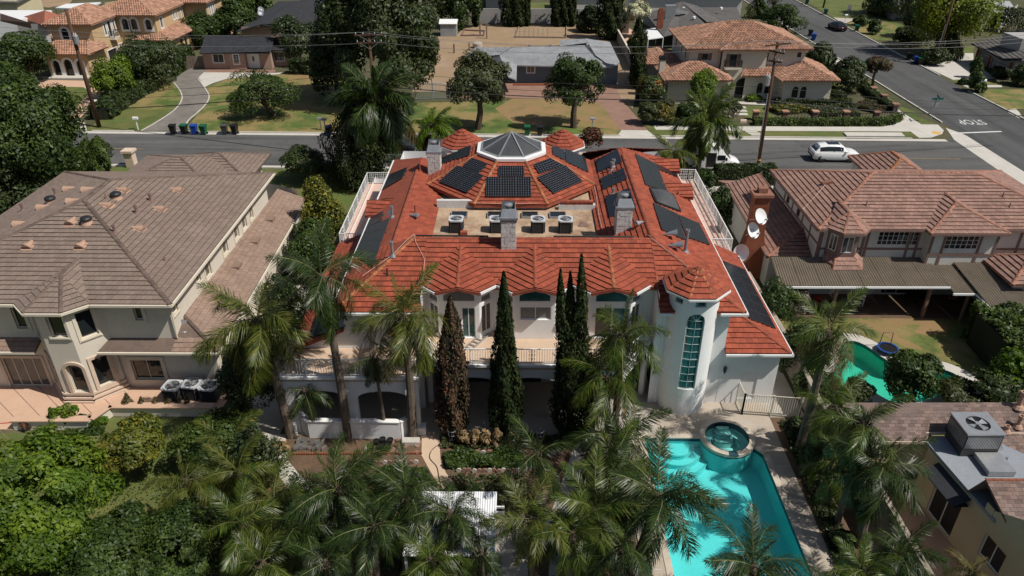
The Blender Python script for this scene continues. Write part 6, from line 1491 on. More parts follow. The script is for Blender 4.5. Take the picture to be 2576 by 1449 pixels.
v = at(*fD(1005,240), 3.6); b = MB(); b.box(v.x-.8, v.y-.6, 3.2, v.x+.8, v.y+.6, 5.4); b.bar((v.x+.8, v.y, 4.6), (v.x+3.2, v.y+1.5, 3.9), .6, .5); b.build('cooler', M_galv, TP)
for q in ((1210,125),(1360,258),(1755,125)): v = at(*fD(*q), 3.9); b = MB(); b.lathe([(.3, -.1), (.26, .2), (.03, .3)], 8, v); b.build('roof_vent', M_whitetrim, TP)
# white canopy, shed, and plaza behind
v = at(*fD(760,540), 0); b = MB(); P = [at(*fD(*q), 2.6) for q in ((610,425),(825,400),(918,535),(700,565))]; b.slab(P, .12); 
AW = thing('patio_awning', 'white flat patio awning beside the taupe-roofed house', 'awning', (P[0].x, P[0].y, 0)); b.build('canopy', M_whitetrim, AW); b = MB()
for q in P: b.box(q.x-.06, q.y-.06, 0, q.x+.06, q.y+.06, 2.5)
b.build('post', M_whitetrim, AW)
patch('brick_terrace', [fD(*q) for q in ((265,470),(420,410),(530,470),(620,600),(500,640),(330,620))], .009, M_patio)
SH = thing('garden_shed', 'grey board garden shed with pitched roof by the tall cypress', 'shed', tuple(at(*fD(330,485)))); p = at(*fD(245,485)); q = at(*fD(415,485)); n_ = 10
for i in range(n_): b = MB(); x0 = p.x+(q.x-p.x)*i/n_; x1 = p.x+(q.x-p.x)*(i+1)/n_-.03; b.box(x0, p.y, 0, x1, p.y+.06, 2.5); b.build('board', M_fence, SH)
b = MB(); b.box(p.x, p.y+.07, 0, q.x, p.y+2.4, 2.45); b.build('wall', M_fence, SH); b = MB(); b.slab([(p.x-.2, p.y-.2, 2.5), (q.x+.2, p.y-.2, 2.5), (q.x+.2, p.y+2.7, 3.3), (p.x-.2, p.y+2.7, 3.3)], .08); b.build('roof', M_taupeshing, SH)
LW = thing('lot_wall', 'long tan block wall running back beside the blue house', 'wall', (16.6, 110, 0)); b = MB(); p, q = at(*z3f(950,300)), at(*z3f(1100,590)); b.bar((p.x, p.y, .9), (q.x, q.y, .9), .2, 1.8); b.build('wall', M_block, LW); b = MB(); b.bar((p.x, p.y, 1.83), (q.x, q.y, 1.83), .26, .06); b.build('cap', M_medcream, LW)
TS = thing('tool_shed', 'pale metal tool shed at the edge of the bare yard', 'shed', (-11.8, 130, 0)); b = MB(); b.box(-13.2, 129.8, 0, -10.5, 132.5, 2.1); b.build('wall', M_greyshing, TS); b = MB(); b.slab([(-13.4, 129.6, 2.1), (-10.3, 129.6, 2.1), (-10.3, 131.2, 2.6), (-13.4, 131.2, 2.6)], .06); b.slab([(-13.4, 131.2, 2.6), (-10.3, 131.2, 2.6), (-10.3, 132.7, 2.1), (-13.4, 132.7, 2.1)], .06); b.build('roof', M_whitetrim, TS)
# long back wall and the buildings at the top edge
BWALL = thing('yard_wall', 'long grey block wall behind the bare yard and the cypress row', 'wall', (3, 142, 0)); b = MB(); p, q = at(*z1f(1905,195)), at(*z3f(860,205)); b.box(p.x-2, p.y, 0, q.x+2, p.y+.25, 2.6); b.build('wall', M_greywall, BWALL)
SHP = thing('pale_house', 'grey-walled house with mauve tile roof behind the yard wall', 'house', (-3, 160, 0)); b = MB(); p = at(1210, 36, 0); b.box(-6.5, 156, 0, 0, 166, 4.0); b.build('wall', M_greywall, SHP); R10 = Roof(SHP, M_pinktile, M_pinkridge, .4, .4, .04, sep=60); hip_roof(R10, -9, 154.5, .8, 168, 4.0, 1.8, M_pinkridge, .15); R10.done()
TW_ = thing('white_house', 'tall white-walled house at the top edge behind the cypresses', 'house', (22, 155, 0)); b = MB(); p = at(*z3f(390,130)); b.box(9.0, 150, 0, 17.5, 160, 4.2); b.build('wall', M_tudor, TW_); b = MB(); b.box(8.4, 149.4, 4.2, 18.1, 160.6, 4.45); b.build('roof', M_taupeshing, TW_)
TW2 = thing('white_house', 'broad white house with wavy dark gate at the top edge above the flowering tree', 'house', (30, 150, 0)); b = MB(); b.box(21.5, 143, 0, 41, 156, 4.8); b.build('wall', M_tudor, TW2); b = MB(); b.box(27, 142.9, 0, 34.5, 142.98, 2.6); b.build('gate', M_dark, TW2); b = MB(); b.box(20.9, 142.4, 4.8, 41.6, 156.6, 5.05); b.build('roof', M_taupeshing, TW2)
patch('back_lawn', [z3f(*q) for q in ((230,20),(410,20),(410,110),(235,110))], .006, M_lawn)
# driveway gates
def bar_gate(name, label, p, q, m, h=1.6, arch=.35):
    t = thing(name, label, 'gate', (p[0], p[1], 0)); P, Q = Vector((p[0], p[1], 0)), Vector((q[0], q[1], 0)); L = (Q-P).length; n = int(L/.16); fb = MB()
    hh = lambda s: h+arch*math.sin(math.pi*s)
    pts = [P+(Q-P)*s+Vector((0,0,hh(s))) for s in np.linspace(0, 1, 12)]; fb.tube(pts, .05, 5); fb.bar(P+Vector((0,0,.12)), Q+Vector((0,0,.12)), .06, .06)
    for s in (0, .5, 1): c = P+(Q-P)*s; fb.bar(c, c+Vector((0,0,hh(s)+.1)), .1, .1)
    fb.build('frame', m, t)
    for i in range(1, n): s = i/n; c = P+(Q-P)*s; b = MB(); b.bar(c+Vector((0,0,.1)), c+Vector((0,0,hh(s))), .05, .03); b.build('bar', m, t)
M_gate = mat('grey_gate_paint', (.33, .36, .37), .6, .08, 3, 12)
bar_gate('driveway_gate', 'arched grey-blue sliding gate left of the round street tree', at2(*z1f(1370,825)), at2(*z1f(1660,815)), M_gate, 1.7)
bar_gate('driveway_gate', 'arched pale double gate between blue house and block wall', at2(*z3f(955,705)), at2(*z3f(1095,708)), M_gate, 1.7)
# right-hand houses over the side street
GH = thing('garage_house', 'house with two grey garage doors under a dark tile shed roof', 'house', (68, 108, 0)); fG = lambda x, y: (2201.3+.1519*x, .1519*y)
R11 = Roof(GH, M_taupeshing, M_taupeshing, .5, .5, .05, sep=80); R11.plane([at(*fG(1600,715), 2.6), at(*fG(2120,1010), 2.6), at(*fG(2500,1010), 3.2), at(*fG(2470,760), 4.0), at(*fG(2330,590), 3.9)], t=.2); R11.plane([at(*fG(2280,525), 3.0), at(*fG(2470,620), 3.0), at(*fG(2560,560), 3.6), at(*fG(2400,480), 3.6)], t=.2); R11.done()
S = Shell(GH, M_greywall); p, q = at(*fG(1630,1020)), at(*fG(2200,1160)); q2 = at(*fG(2250,1260))
w = Wall((p.x, p.y), (q2.x, q2.y), 0, 2.6); L = w.L; o = [(L*.08, L*.34, .02, 2.1), (L*.44, L*.86, .02, 2.1)]; w.emit(S.b, o)
for r_ in o: window(GH, w, r_, M_greyshing, M_timber, (1, 4), name='garage_door', fw=.12)
b = MB()
for u in (.04, .39, .92): w.box(b, L*u-.25, L*u+.25, 0, 2.55, 0, .06)
b.build('pier', M_brick, GH); S.wall((q2.x, q2.y), (q2.x+7, q2.y-.5), 0, 2.6); S.wall((p.x+8, p.y+1), (p.x, p.y), 0, 2.6)
S.done()
b = MB(); p = at(*fG(2360,860), 3.4); b.box(p.x-.2, p.y-.5, 2.4, p.x+4, p.y+4, 5.2); b.build('upper_wall', M_greywall, GH)
WG = thing('grey_house', 'white-walled house with grey gable roof beyond the lime tree', 'house', (83, 145, 0)); R12 = Roof(WG, M_greyshing, M_greyshing, .3, .4, .014, name='shingle', sep=60); R12.plane([at(*fG(1850,120), 2.9), at(*fG(2110,265), 2.7), at(*fG(2350,185), 2.8), at(*fG(2230,15), 4.2), at(*fG(1820,10), 4.4)], t=.15); R12.done()
S = Shell(WG, M_tudor); p, q, r_ = at(*fG(1660,490)), at(*fG(2060,480)), at(*fG(2290,320)); w, o = S.wall((p.x, p.y), (q.x, q.y), 0, 2.7); w, o = S.wall((q.x, q.y), (r_.x, r_.y), 0, 2.7, ops=[(1.5, 2.6, .8, 2.0)]); window(WG, w, o[0], M_glass, M_whitetrim, (2, 1)); S.done()
DH = thing('dark_house', 'dim grey house behind the shady trees east of the side street', 'house', (66, 150, 0)); b = MB(); p = at(*fG(560,330)); b.box(p.x-3, p.y, 0, p.x+9, p.y+8, 2.9); b.build('wall', M_greywall, DH); b = MB(); b.slab([(p.x-3.5, p.y-.6, 2.9), (p.x+9.5, p.y-.6, 2.9), (p.x+9.5, p.y+4.2, 4.4), (p.x-3.5, p.y+4.2, 4.4)], .15); b.slab([(p.x-3.5, p.y+4.2, 4.4), (p.x+9.5, p.y+4.2, 4.4), (p.x+9.5, p.y+8.6, 2.9), (p.x-3.5, p.y+8.6, 2.9)], .15); b.build('roof', M_greyshing, DH)
# far left: white house, red-roofed house, white canopy, top corner
fA = lambda x, y: (.1736*x, .1736*y)
FL_ = thing('white_house', 'bright white house with brown eaves at the far left edge', 'house', (-72, 118, 0)); b = MB(); p = at(*fA(420,600)); b.box(p.x-14, p.y+.2, 0, p.x-.1, p.y+9, 3.4); b.build('wall', M_whitetrim, FL_); b = MB(); b.slab([at(*fA(0,290), 3.9), at(*fA(450,395), 3.4), at(*fA(440,330), 4.2), at(*fA(0,190), 4.9)], .2); b.build('roof', M_timber, FL_)
RD_ = thing('red_roof_house', 'grey house with faded red hip roof left of the mustard house', 'house', (-70, 128, 0)); M_fred = mat('faded_red_tile', (.36, .135, .085), .8, .2, 1.2, 6, tilevar=.25); R13 = Roof(RD_, M_fred, M_fred, .4, .4, .03, sep=80)
R13.plane([at(*fA(300,255), 3.2), at(*fA(640,370), 3.0), at(*fA(960,250), 3.2), at(*fA(650,148), 4.9)], t=.2); R13.done(); S = Shell(RD_, M_greywall); p, q = at(*fA(330,620)), at(*fA(700,620)); S.wall((p.x, p.y), (q.x, q.y), 0, 3.0); S.wall((q.x, q.y), (q.x+1, q.y+12), 0, 3.0); S.done()
WC = thing('carport', 'long white flat carport roof behind the mustard house', 'carport', (-70, 150, 0)); P = [at(*fA(*q), 3.0) for q in ((800,110),(1190,128),(1460,30),(960,55))]; b = MB(); b.slab([P[0], P[1], P[2], P[3]], .25); b.build('roof', M_whitetrim, WC); b = MB()
for q in P: b.box(q.x-.1, q.y-.1, 0, q.x+.1, q.y+.1, 2.8)
b.build('post', M_timber, WC)
YL = thing('pale_yellow_house', 'pale yellow house end with dark roof in the top left corner', 'house', (-85, 140, 0)); p = at(*fA(150,270)); b = MB(); b.box(p.x-5, p.y, 0, p.x+2.0, p.y+8, 3.2); b.build('wall', M_yellow, YL); b = MB(); b.slab([(p.x-5.4, p.y-.5, 3.2), (p.x+2.6, p.y-.5, 3.0), (p.x+2.6, p.y+9, 4.2), (p.x-5.4, p.y+9, 4.4)], .2); b.build('roof', M_taupeshing, YL)
patch('bare_yard', [fA(*q) for q in ((540,-60),(1100,-60),(1000,60),(700,110),(560,90))], .006, M_drydirt); patch('bare_yard', [fA(*q) for q in ((1500,40),(1950,-30),(2500,-60),(1900,60),(1600,90))], .006, M_drydirt)
# ------------------------------------------------------------------ vehicles
M_carwhite = mat('white_car_paint', (.78, .78, .78), .18, .02, 2, 8, spec=.5)
M_carblack = mat('black_car_paint', (.012, .016, .018), .15, .05, 2, 8, spec=.6)
M_cargrey = mat('dark_grey_car_paint', (.03, .034, .038), .18, .05, 2, 8, spec=.6)
M_cartrim = mat('dark_trim', (.015, .015, .016), .5, .05, 2, 8)
M_tyre = mat('tyre_rubber', (.012, .012, .012), .85, .1, 4, 20)
M_rim = mat('alloy_rim', (.35, .35, .36), .3, .05, 3, 8, metal=.8)
M_tail = mat('red_tail_lamp', (.30, .012, .012), .2, .05, 3, 8, spec=.6)
M_lamp = mat('headlamp', (.55, .56, .57), .12, .03, 3, 8, spec=.7)
def loft(b, secs, mi=0):
    n = len(secs[0]); vs = [p for s in secs for p in s]
    fs = [(i*n+j, i*n+(j+1) % n, (i+1)*n+(j+1) % n, (i+1)*n+j) for i in range(len(secs)-1) for j in range(n)]
    fs += [tuple(reversed(range(n))), tuple(range((len(secs)-1)*n, len(secs)*n))]; b.add(vs, fs, mi)
def car(name, label, loc, rot, paint, body, cabin, L, wheels=(.8, -.85), wr=.34, hw=.92, roofglass=None):
    """body/cabin: stations along x, front is +x"""
    t = thing(name, label, 'car', loc); t.rotation_euler.z = rot
    def bl(b, nm, m, parent=None, smooth=False):
        me = b.mesh(nm, m, (0, 0, 0), smooth); return link(nm, me, parent or t)
    b = MB(); S = []
    for (x, zb, zt, w) in body:
        c = min(.13, (zt-zb)*.3); S.append([(x,-w+.05,zb),(x,w-.05,zb),(x,w,zb+c),(x,w,zt-c*1.4),(x,w-.07,zt-c*.4),(x,w*.62,zt),(x,-w*.62,zt),(x,-w+.07,zt-c*.4),(x,-w,zt-c*1.4),(x,-w,zb+c)])
    loft(b, S); bo = bl(b, 'body', paint, smooth=True)
    try: bo.data.set_sharp_from_angle(angle=rad(38))
    except Exception: pass
    b = MB(); S = []
    for (x, z0, z1, w0, w1) in cabin:
        c = min(.1, max(.01, (z1-z0)*.25)); S.append([(x,-w0,z0),(x,w0,z0),(x,w1+.02,z1-c),(x,w1-.1,z1-.01),(x,w1*.5,z1+.015),(x,-w1*.5,z1+.015),(x,-w1+.1,z1-.01),(x,-w1-.02,z1-c)])
    loft(b, S); cb = bl(b, 'cabin', paint, smooth=True)
    try: cb.data.set_sharp_from_angle(angle=rad(38))
    except Exception: pass
    # glazing: sides, windscreen, rear screen
    for sg in (-1, 1):
        b = MB(); up, lo = [], []
        cc = cabin[1:-1] if len(cabin) > 4 else cabin
        for (x, z0, z1, w0, w1) in cabin[1:-1]:
            f = lambda s: (w0+(w1-w0)*s)+.014
            lo.append((x, sg*f(.12), z0+(z1-z0)*.12)); up.append((x, sg*f(.80), z0+(z1-z0)*.80))
        k = len(lo)
        for i in range(k-1): b.poly([lo[i], lo[i+1], up[i+1], up[i]] if sg < 0 else [lo[i+1], lo[i], up[i], up[i+1]])
        bl(b, 'side_window', M_glass)
        b = MB(); xm = (cabin[0][0]+cabin[-1][0])/2+.1
        (x, z0, z1, w0, w1) = cabin[len(cabin)//2]; b.bar((xm, sg*(w0+.01), z0+.05), (xm-.03, sg*(w1+.035), z1-.14), .05, .03); bl(b, 'pillar', M_cartrim)
        b = MB(); xx = cabin[-2][0]+.28; b.box(xx-.09, sg*(hw+.02)-.1, cabin[-1][1]+.0, xx+.06, sg*(hw+.02)+.1, cabin[-1][1]+.15); bl(b, 'mirror', paint)
    for (a, c, nm) in ((cabin[-1], cabin[-2], 'windscreen'), (cabin[0], cabin[1], 'rear_screen')):
        b = MB(); d = .02 if nm == 'windscreen' else -.02
        b.poly([(a[0]+d, -a[3]*.86, a[1]+(a[2]-a[1])*.7+.03), (a[0]+d, a[3]*.86, a[1]+(a[2]-a[1])*.7+.03), (c[0]+d, c[4]*.84, c[2]-.04), (c[0]+d, -c[4]*.84, c[2]-.04)]); bl(b, nm, M_glass)
    if roofglass: b = MB(); b.box(roofglass[0], -.42, roofglass[2], roofglass[1], .42, roofglass[2]+.012); bl(b, 'roof_window', M_glass)
    fx, rx = body[-1], body[0]
    for sg in (-1, 1):
        b = MB(); b.box(fx[0]-.32, sg*(fx[3]-.16)-.17, fx[2]-.24, fx[0]+.012, sg*(fx[3]-.16)+.165, fx[2]-.08); bl(b, 'headlight', M_lamp)
        b = MB(); b.box(rx[0]-.012, sg*(rx[3]-.18)-.2, rx[2]-.22, rx[0]+.15, sg*(rx[3]-.18)+.19, rx[2]-.06); bl(b, 'tail_light', M_tail)
    b = MB(); b.box(fx[0]-.06, -.5, fx[1]+.08, fx[0]+.015, .5, fx[1]+.28); b.box(rx[0]-.015, -.7, rx[1]+.02, rx[0]+.05, .7, rx[1]+.16); bl(b, 'bumper', M_cartrim)
    b = MB(); b.box(rx[0]-.02, -.17, rx[1]+.22, rx[0]+.02, .17, rx[1]+.34); bl(b, 'number_plate', M_whitetrim)
    for wx in (wheels[0]*L/2*.72, wheels[1]*L/2*.72):
        for sg in (-1, 1):
            b = MB(); pr = [(wr*.62, -.11), (wr*.96, -.11), (wr, -.06), (wr, .06), (wr*.96, .11), (wr*.62, .11)]
            n = 18; vs = [(wx+r*math.cos(2*math.pi*j/n), sg*(hw-.1)+y, wr+r*math.sin(2*math.pi*j/n)) for r, y in pr for j in range(n)]
            b.add(vs, [(i*n+j, i*n+(j+1) % n, (i+1)*n+(j+1) % n, (i+1)*n+j) for i in range(5) for j in range(n)]); w_ = bl(b, 'wheel', M_tyre)
            b = MB(); y = sg*(hw-.1)+sg*.085
            b.add([(wx+wr*.62*math.cos(2*math.pi*j/n), y, wr+wr*.62*math.sin(2*math.pi*j/n)) for j in range(n)], [tuple(range(n))], 1)
            for j in range(5): a = 2*math.pi*j/5; b.bar((wx, y+sg*.012, wr), (wx+wr*.58*math.cos(a), y+sg*.012, wr+wr*.58*math.sin(a)), .05, .02, 0)
            bl(b, 'rim', [M_rim, M_cartrim], w_)
            b = MB(); b.lathe([(wr*1.16, 0), (.02, .0)], 18, (0, 0, 0), caps=False); me = b.mesh('wheel_arch', M_cartrim); o = link('wheel_arch', me, t, (wx, sg*(hw+.004), wr)); o.rotation_euler = (math.pi/2, 0, 0); o.scale = (1, 1, 1)
    return t
suv_b = [(-2.32,.45,.95,.84),(-2.2,.32,1.08,.9),(-1.5,.26,1.10,.93),(0,.25,1.08,.94),(1.2,.26,1.04,.93),(1.9,.3,.95,.9),(2.25,.38,.8,.8),(2.36,.45,.68,.7)]
suv_c = [(-2.12,1.02,1.06,.82,.78),(-1.72,1.05,1.58,.85,.64),(-1.0,1.06,1.68,.86,.66),(.1,1.06,1.68,.86,.66),(.55,1.05,1.56,.86,.64),(1.25,1.0,1.03,.84,.82)]
p = at(2095, 408); car('white_suv', 'white crossover car with dark roof window driving along the main street', (p.x+.25, p.y+.75, .02), rad(-1.2), M_carwhite, suv_b, suv_c, 4.7, roofglass=(-.95, .25, 1.692))
sed_b = [(-2.35,.45,.9,.8),(-2.2,.3,1.0,.88),(-1.4,.25,1.02,.91),(0,.24,.98,.92),(1.2,.25,.93,.91),(1.9,.3,.84,.87),(2.25,.38,.7,.78)]
sed_c = [(-1.95,.97,1.0,.78,.7),(-1.25,.98,1.36,.82,.6),(-.6,.98,1.43,.83,.6),(.25,.96,1.42,.83,.6),(1.15,.92,.95,.82,.76)]
p = at(*z4f(715, 245)); car('black_sedan', 'black sedan with red tail lamps parked along the side street', (p.x, p.y, .02), rad(92), M_carblack, sed_b, sed_c, 4.7)
p = at(985, 385); car('dark_suv', 'dark grey car half hidden behind the shaggy street palm', (p.x+.2, p.y+.6, .02), rad(-1.2), M_cargrey, suv_b, suv_c, 4.7)
# white high-roof van with its side door open
VAN = thing('white_van', 'white high-roof van parked with its sliding side door open', 'van', tuple(at(1784, 424)), None); VAN.rotation_euler.z = rad(-1.2)
def vbl(b, nm, m, parent=None, smooth=False): return link(nm, b.mesh(nm, m, (0,0,0), smooth), parent or VAN)
b = MB(); S = []
for (x, zb, zt, w, wt) in ((-3.0,.5,1.9,.98,.9),(-2.9,.42,2.5,1.0,.72),(-2.2,.4,2.72,1.0,.70),(-.6,.4,2.74,1.0,.70),(.3,.4,2.6,1.0,.7),(.75,.4,2.2,1.0,.74),(1.05,.4,1.95,1.0,.78),(1.75,.4,1.28,.98,.9),(2.35,.42,1.12,.95,.86),(2.62,.5,.95,.88,.8)):
    S.append([(x,-w,zb),(x,w,zb),(x,w,zb+(zt-zb)*.45),(x,(w*.6+wt*.4),zb+(zt-zb)*.78),(x,wt,zt-.1),(x,wt*.7,zt),(x,-wt*.7,zt),(x,-wt,zt-.1),(x,-(w*.6+wt*.4),zb+(zt-zb)*.78),(x,-w,zb+(zt-zb)*.45)])
loft(b, S); bo = vbl(b, 'body', M_carwhite, smooth=True)
try: bo.data.set_sharp_from_angle(angle=rad(32))
except Exception: pass
b = MB(); b.box(-.62, -1.03, .55, .28, -1.005, 1.95); vbl(b, 'door_opening', M_black); b = MB(); b.box(-1.9, -1.1, .55, -.75, -1.03, 1.95); d = vbl(b, 'sliding_door', M_carwhite); b = MB(); b.box(-1.75, -1.115, 1.25, -.9, -1.1, 1.8); vbl(b, 'pane', M_glass, d)
b = MB(); b.box(.4, -1.012, 1.22, 1.15, -1.0, 1.72); vbl(b, 'side_window', M_glass); b = MB(); b.box(.4, 1.0, 1.22, 1.15, 1.012, 1.72); vbl(b, 'side_window', M_glass)
b = MB(); b.poly([(1.73,-.84,1.32),(1.73,.84,1.32),(1.1,.72,1.9),(1.1,-.72,1.9)]); 
b.v = [(v[0]+.03, v[1], v[2]+.02) for v in b.v]; vbl(b, 'windscreen', M_glass)
for sg in (-1, 1):
    b = MB(); b.box(2.4, sg*.68-.18, .78, 2.64, sg*.68+.18, .95); vbl(b, 'headlight', M_lamp)
    b = MB(); b.box(1.15, sg*1.02-.02, 1.25, 1.3, sg*1.02+sg*.22+.02*sg, 1.5); vbl(b, 'mirror', M_cartrim)
    for wx in (1.55, -1.9):
        b = MB(); n = 18; vs = [(wx+r*math.cos(2*math.pi*j/n), sg*.9+y, .38+r*math.sin(2*math.pi*j/n)) for r, y in ((.2,-.13),(.37,-.13),(.38,0),(.37,.13),(.2,.13)) for j in range(n)]
        b.add(vs, [(i*n+j, i*n+(j+1) % n, (i+1)*n+(j+1) % n, (i+1)*n+j) for i in range(4) for j in range(n)]); w_ = vbl(b, 'wheel', M_tyre)
        b = MB(); b.add([(wx+.22*math.cos(2*math.pi*j/n), sg*1.01, .38+.22*math.sin(2*math.pi*j/n)) for j in range(n)], [tuple(range(n))]); vbl(b, 'rim', M_rim, w_)
b = MB(); b.box(2.55, -.85, .42, 2.72, .85, .62); vbl(b, 'bumper', M_galv); b = MB(); b.box(-.2, -.2, 2.72, .1, .2, 2.85); b.box(-1.6, -.3, 2.74, -1.2, .3, 2.84); vbl(b, 'roof_vent', M_whitetrim)
# ------------------------------------------------------------------ wheeled bins
M_bingreen = mat('green_plastic', (.012, .10, .045), .45, .08, 4, 10); M_binblue = mat('blue_plastic', (.012, .06, .32), .45, .08, 4, 10); M_bingrey = mat('grey_plastic', (.06, .06, .06), .5, .08, 4, 10); M_binteal = mat('teal_plastic', (.01, .10, .09), .45, .08, 4, 10); M_binnavy = mat('navy_plastic', (.01, .016, .05), .45, .08, 4, 10)
def bin_(label, loc, body, lid, rot=0, group='wheeled bins at the kerb', open_=0.0, s=1.0):
    t = thing('wheelie_bin', label, 'bin', loc, group); t.rotation_euler.z = rot; t.scale = (s, s, s)
    b = MB(); b.add([(-.22,-.24,.08),(.22,-.24,.08),(.22,.24,.12),(-.22,.24,.12),(-.32,-.36,.98),(.32,-.36,.98),(.32,.36,.98),(-.32,.36,.98)], [(3,2,1,0),(0,1,5,4),(1,2,6,5),(2,3,7,6),(3,0,4,7)]); b.box(-.34,-.38,.93,.34,.38,.99); link('body', b.mesh('body', body), t)
    b = MB(); S = [[(-.35,y,.99),(.35,y,.99),(.33,y,.99+h),(-.33,y,.99+h)] for y, h in ((-.40,.04),(-.2,.10),(.2,.12),(.38,.08))]; loft(b, S); o = link('lid', b.mesh('lid', lid), t); o.rotation_euler.x = open_
    b = MB(); b.bar((-.25,.45,.98),(.25,.45,.98),.04); b.bar((-.25,.36,.95),(-.25,.45,.98),.04); b.bar((.25,.36,.95),(.25,.45,.98),.04); link('handle', b.mesh('handle', body), t)
    for sg in (-1, 1):
        b = MB(); n = 12; b.add([(sg*x, .24+.13*math.cos(2*math.pi*j/n), .13+.13*math.sin(2*math.pi*j/n)) for x in (.22,.29) for j in range(n)], [tuple(range(n)), tuple(range(n, 2*n))]+[(j,(j+1)%n,n+(j+1)%n,n+j) for j in range(n)]); link('wheel', b.mesh('wheel', M_tyre), t)
    return t
def b0(x, y): p = at(x*.3038, y*.3038); return (p.x, p.y, .01)
bin_('black wheeled bin, leftmost of the four beside the curved driveway', b0(1440,1112), M_black, M_black, rad(8)); bin_('black wheeled bin with dark green lid, second beside the driveway', b0(1532,1110), M_black, M_bingreen, rad(-5)); bin_('bright blue wheeled bin between two others by the driveway', b0(1615,1112), M_binblue, M_binblue, rad(4)); bin_('bright green wheeled bin, rightmost of the driveway group', b0(1693,1114), M_bingreen, M_bingreen, rad(-3))
bin_('grey wheeled bin in the shade of the orange tree', b0(1867,1112), M_bingrey, M_bingrey, rad(6)); bin_('black wheeled bin beside the grey one in tree shade', b0(1950,1112), M_black, M_black, rad(-6)); p = at(*z1f(660,1122)); bin_('navy wheeled bin at the kerb left of the shaggy palm', (p.x,p.y,.01), M_binnavy, M_binnavy)
p = at(*z3f(225,1120)); bin_('green wheeled bin at the kerb below the jacaranda', (p.x,p.y,.01), M_bingreen, M_bingreen); p = at(*z3f(330,1122)); bin_('black wheeled bin at the kerb below the jacaranda', (p.x,p.y,.01), M_black, M_black)
for q, lab, m, l in (((468,35),'dark green bin at the far end of the side street', M_binteal, M_bingreen),((622,122),'dark green bin on the side street beyond the black sedan', M_binteal, M_binteal),((880,260),'green bin with open lid near the black sedan', M_bingreen, M_binteal),((1312,498),'black bin at the kerb before the leaning pole', M_black, M_black),((1372,528),'blue bin at the kerb beside a black one', M_binblue, M_binblue),((1400,538),'black bin with green lid touching the blue bin', M_black, M_bingreen),((522,335),'blue bin on the kerb behind the villa', M_binblue, M_binblue),((495,300),'black bin with open lid behind the villa', M_black, M_black),((930,570),'teal-lidded bin half hidden by the small street tree', M_binnavy, M_binteal)):
    p = at(*z4f(*q)); bin_(lab, (p.x, p.y, .012), m, l, rad(80))
p = at(*z3f(1135, 840)); bin_('black bin standing beside the orange-flowered shrub', (p.x, p.y, .01), M_black, M_black)
# ------------------------------------------------------------------ poles, wires
def upole(label, base, top, r=.17, arms=(), can=None, band=False):
    t = thing('utility_pole', label, 'pole', base); b = MB(); B, T = Vector(base), Vector(top); b.tube([B, B+(T-B)*.5, T], [r*1.15, r, r*.75], 10); po = b.build('shaft', M_wood, t, smooth=True)
    for (h, L, ang, dy) in arms:
        c = B+(T-B)*h; d = Vector((math.cos(ang), math.sin(ang), dy)); b = MB(); b.bar(c-d*L/2+Vector((0,-.14,0)), c+d*L/2+Vector((0,-.14,0)), .10, .13); b.build('crossarm', M_wood, t)
        for s in (-.45, -.2, .2, .45):
            b = MB(); q = c+d*L*s+Vector((0,-.14,.06)); b.lathe([(.02, 0), (.055, .06), (.03, .1), (.055, .14), (.02, .2)], 8, q); b.build('insulator', M_galv, t)
        b = MB(); 
        for s in (-.35, .35): b.bar(c+d*L*s+Vector((0,-.2,0)), c+Vector((0,-.2,-.55)), .03, .03)
        b.build('brace', M_galv, t)
    if can:
        c = B+(T-B)*can[0]+Vector((can[1],-.25,0)); b = MB(); b.lathe([(.02,-.02),(.26,0),(.28,.1),(.28,.82),(.24,.92),(.02,.95)], 16, c-Vector((0,0,.45))); b.build('transformer', M_galv, t); b = MB()
        for s in (-.1, .1): b.lathe([(.03,.9),(.05,1.0),(.03,1.15)], 8, c+Vector((s,0,-.45)))
        b.bar(c+Vector((-can[1]*.8,.2,.2)), c+Vector((0,.0,.2)), .06, .06); b.build('bushing', M_whitetrim, t)
    if band:
        b = MB(); b.lathe([(r*1.2,0),(r*1.2,.12)], 10, B+Vector((0,0,.5))); b.lathe([(r*1.2,0),(r*1.2,.12)], 10, B+Vector((0,0,.9))); b.build('guard', M_yramp, t)
        b = MB(); b.tube([B+Vector((-.28,-.2,0)), B+(T-B)*.62+Vector((-.22,-.2,0))], .045, 6); b.build('riser', M_galv, t)
    return t
bl_, br_ = at(250, 320), at(1905, 425); tl = atY(165, 23, bl_.y+.3); tr = atY(1957, 106, br_.y)
upole('brown leaning utility pole with grey transformer before the mustard house', bl_, tl, .2, can=(.76, .35))
upole('dark utility pole with crossarms and transformer behind the white van', br_, tr, .17, ((.985, 2.6, .3, .03), (.93, 1.6, -.9, .0), (.86, 1.2, -.6, 0)), (.72, -.5), True)
bm = Vector((-13.8, 69.5, 0)); tm = atY(928, 82, 69.5); upole('utility pole whose crossarms rise above the shaggy palm', bm, tm, .16, ((.985, 2.6, .15, 0), (.93, 2.4, .1, 0)))
b3 = at(*z4f(1530, 535)); t3 = atY(*z4f(1690, -20), b3.y); upole('wooden utility pole leaning over the bins on the side street', b3, t3, .19, (), None, True)
p4 = at(*z4f(605, 65)); upole('short dark pole stub on the lawn at the top of the side street', p4, p4+Vector((.4, 0, 9.5)), .16)
def wire(name, label, p, q, sag, r=.014, m=None):
    p, q = Vector(p), Vector(q); b = MB(); b.tube([p+(q-p)*t-Vector((0,0,sag*4*t*(1-t))) for t in np.linspace(0, 1, 22)], r, 4); o = b.build(name, m or M_wire); return tag(o, label, 'cable', 'overhead lines across the street')
M_wire2 = mat('aluminium_line', (.16, .16, .16), .5, .1, 4, 10)
TM, TR, TL = Vector(tm), Vector(tr), Vector(tl)
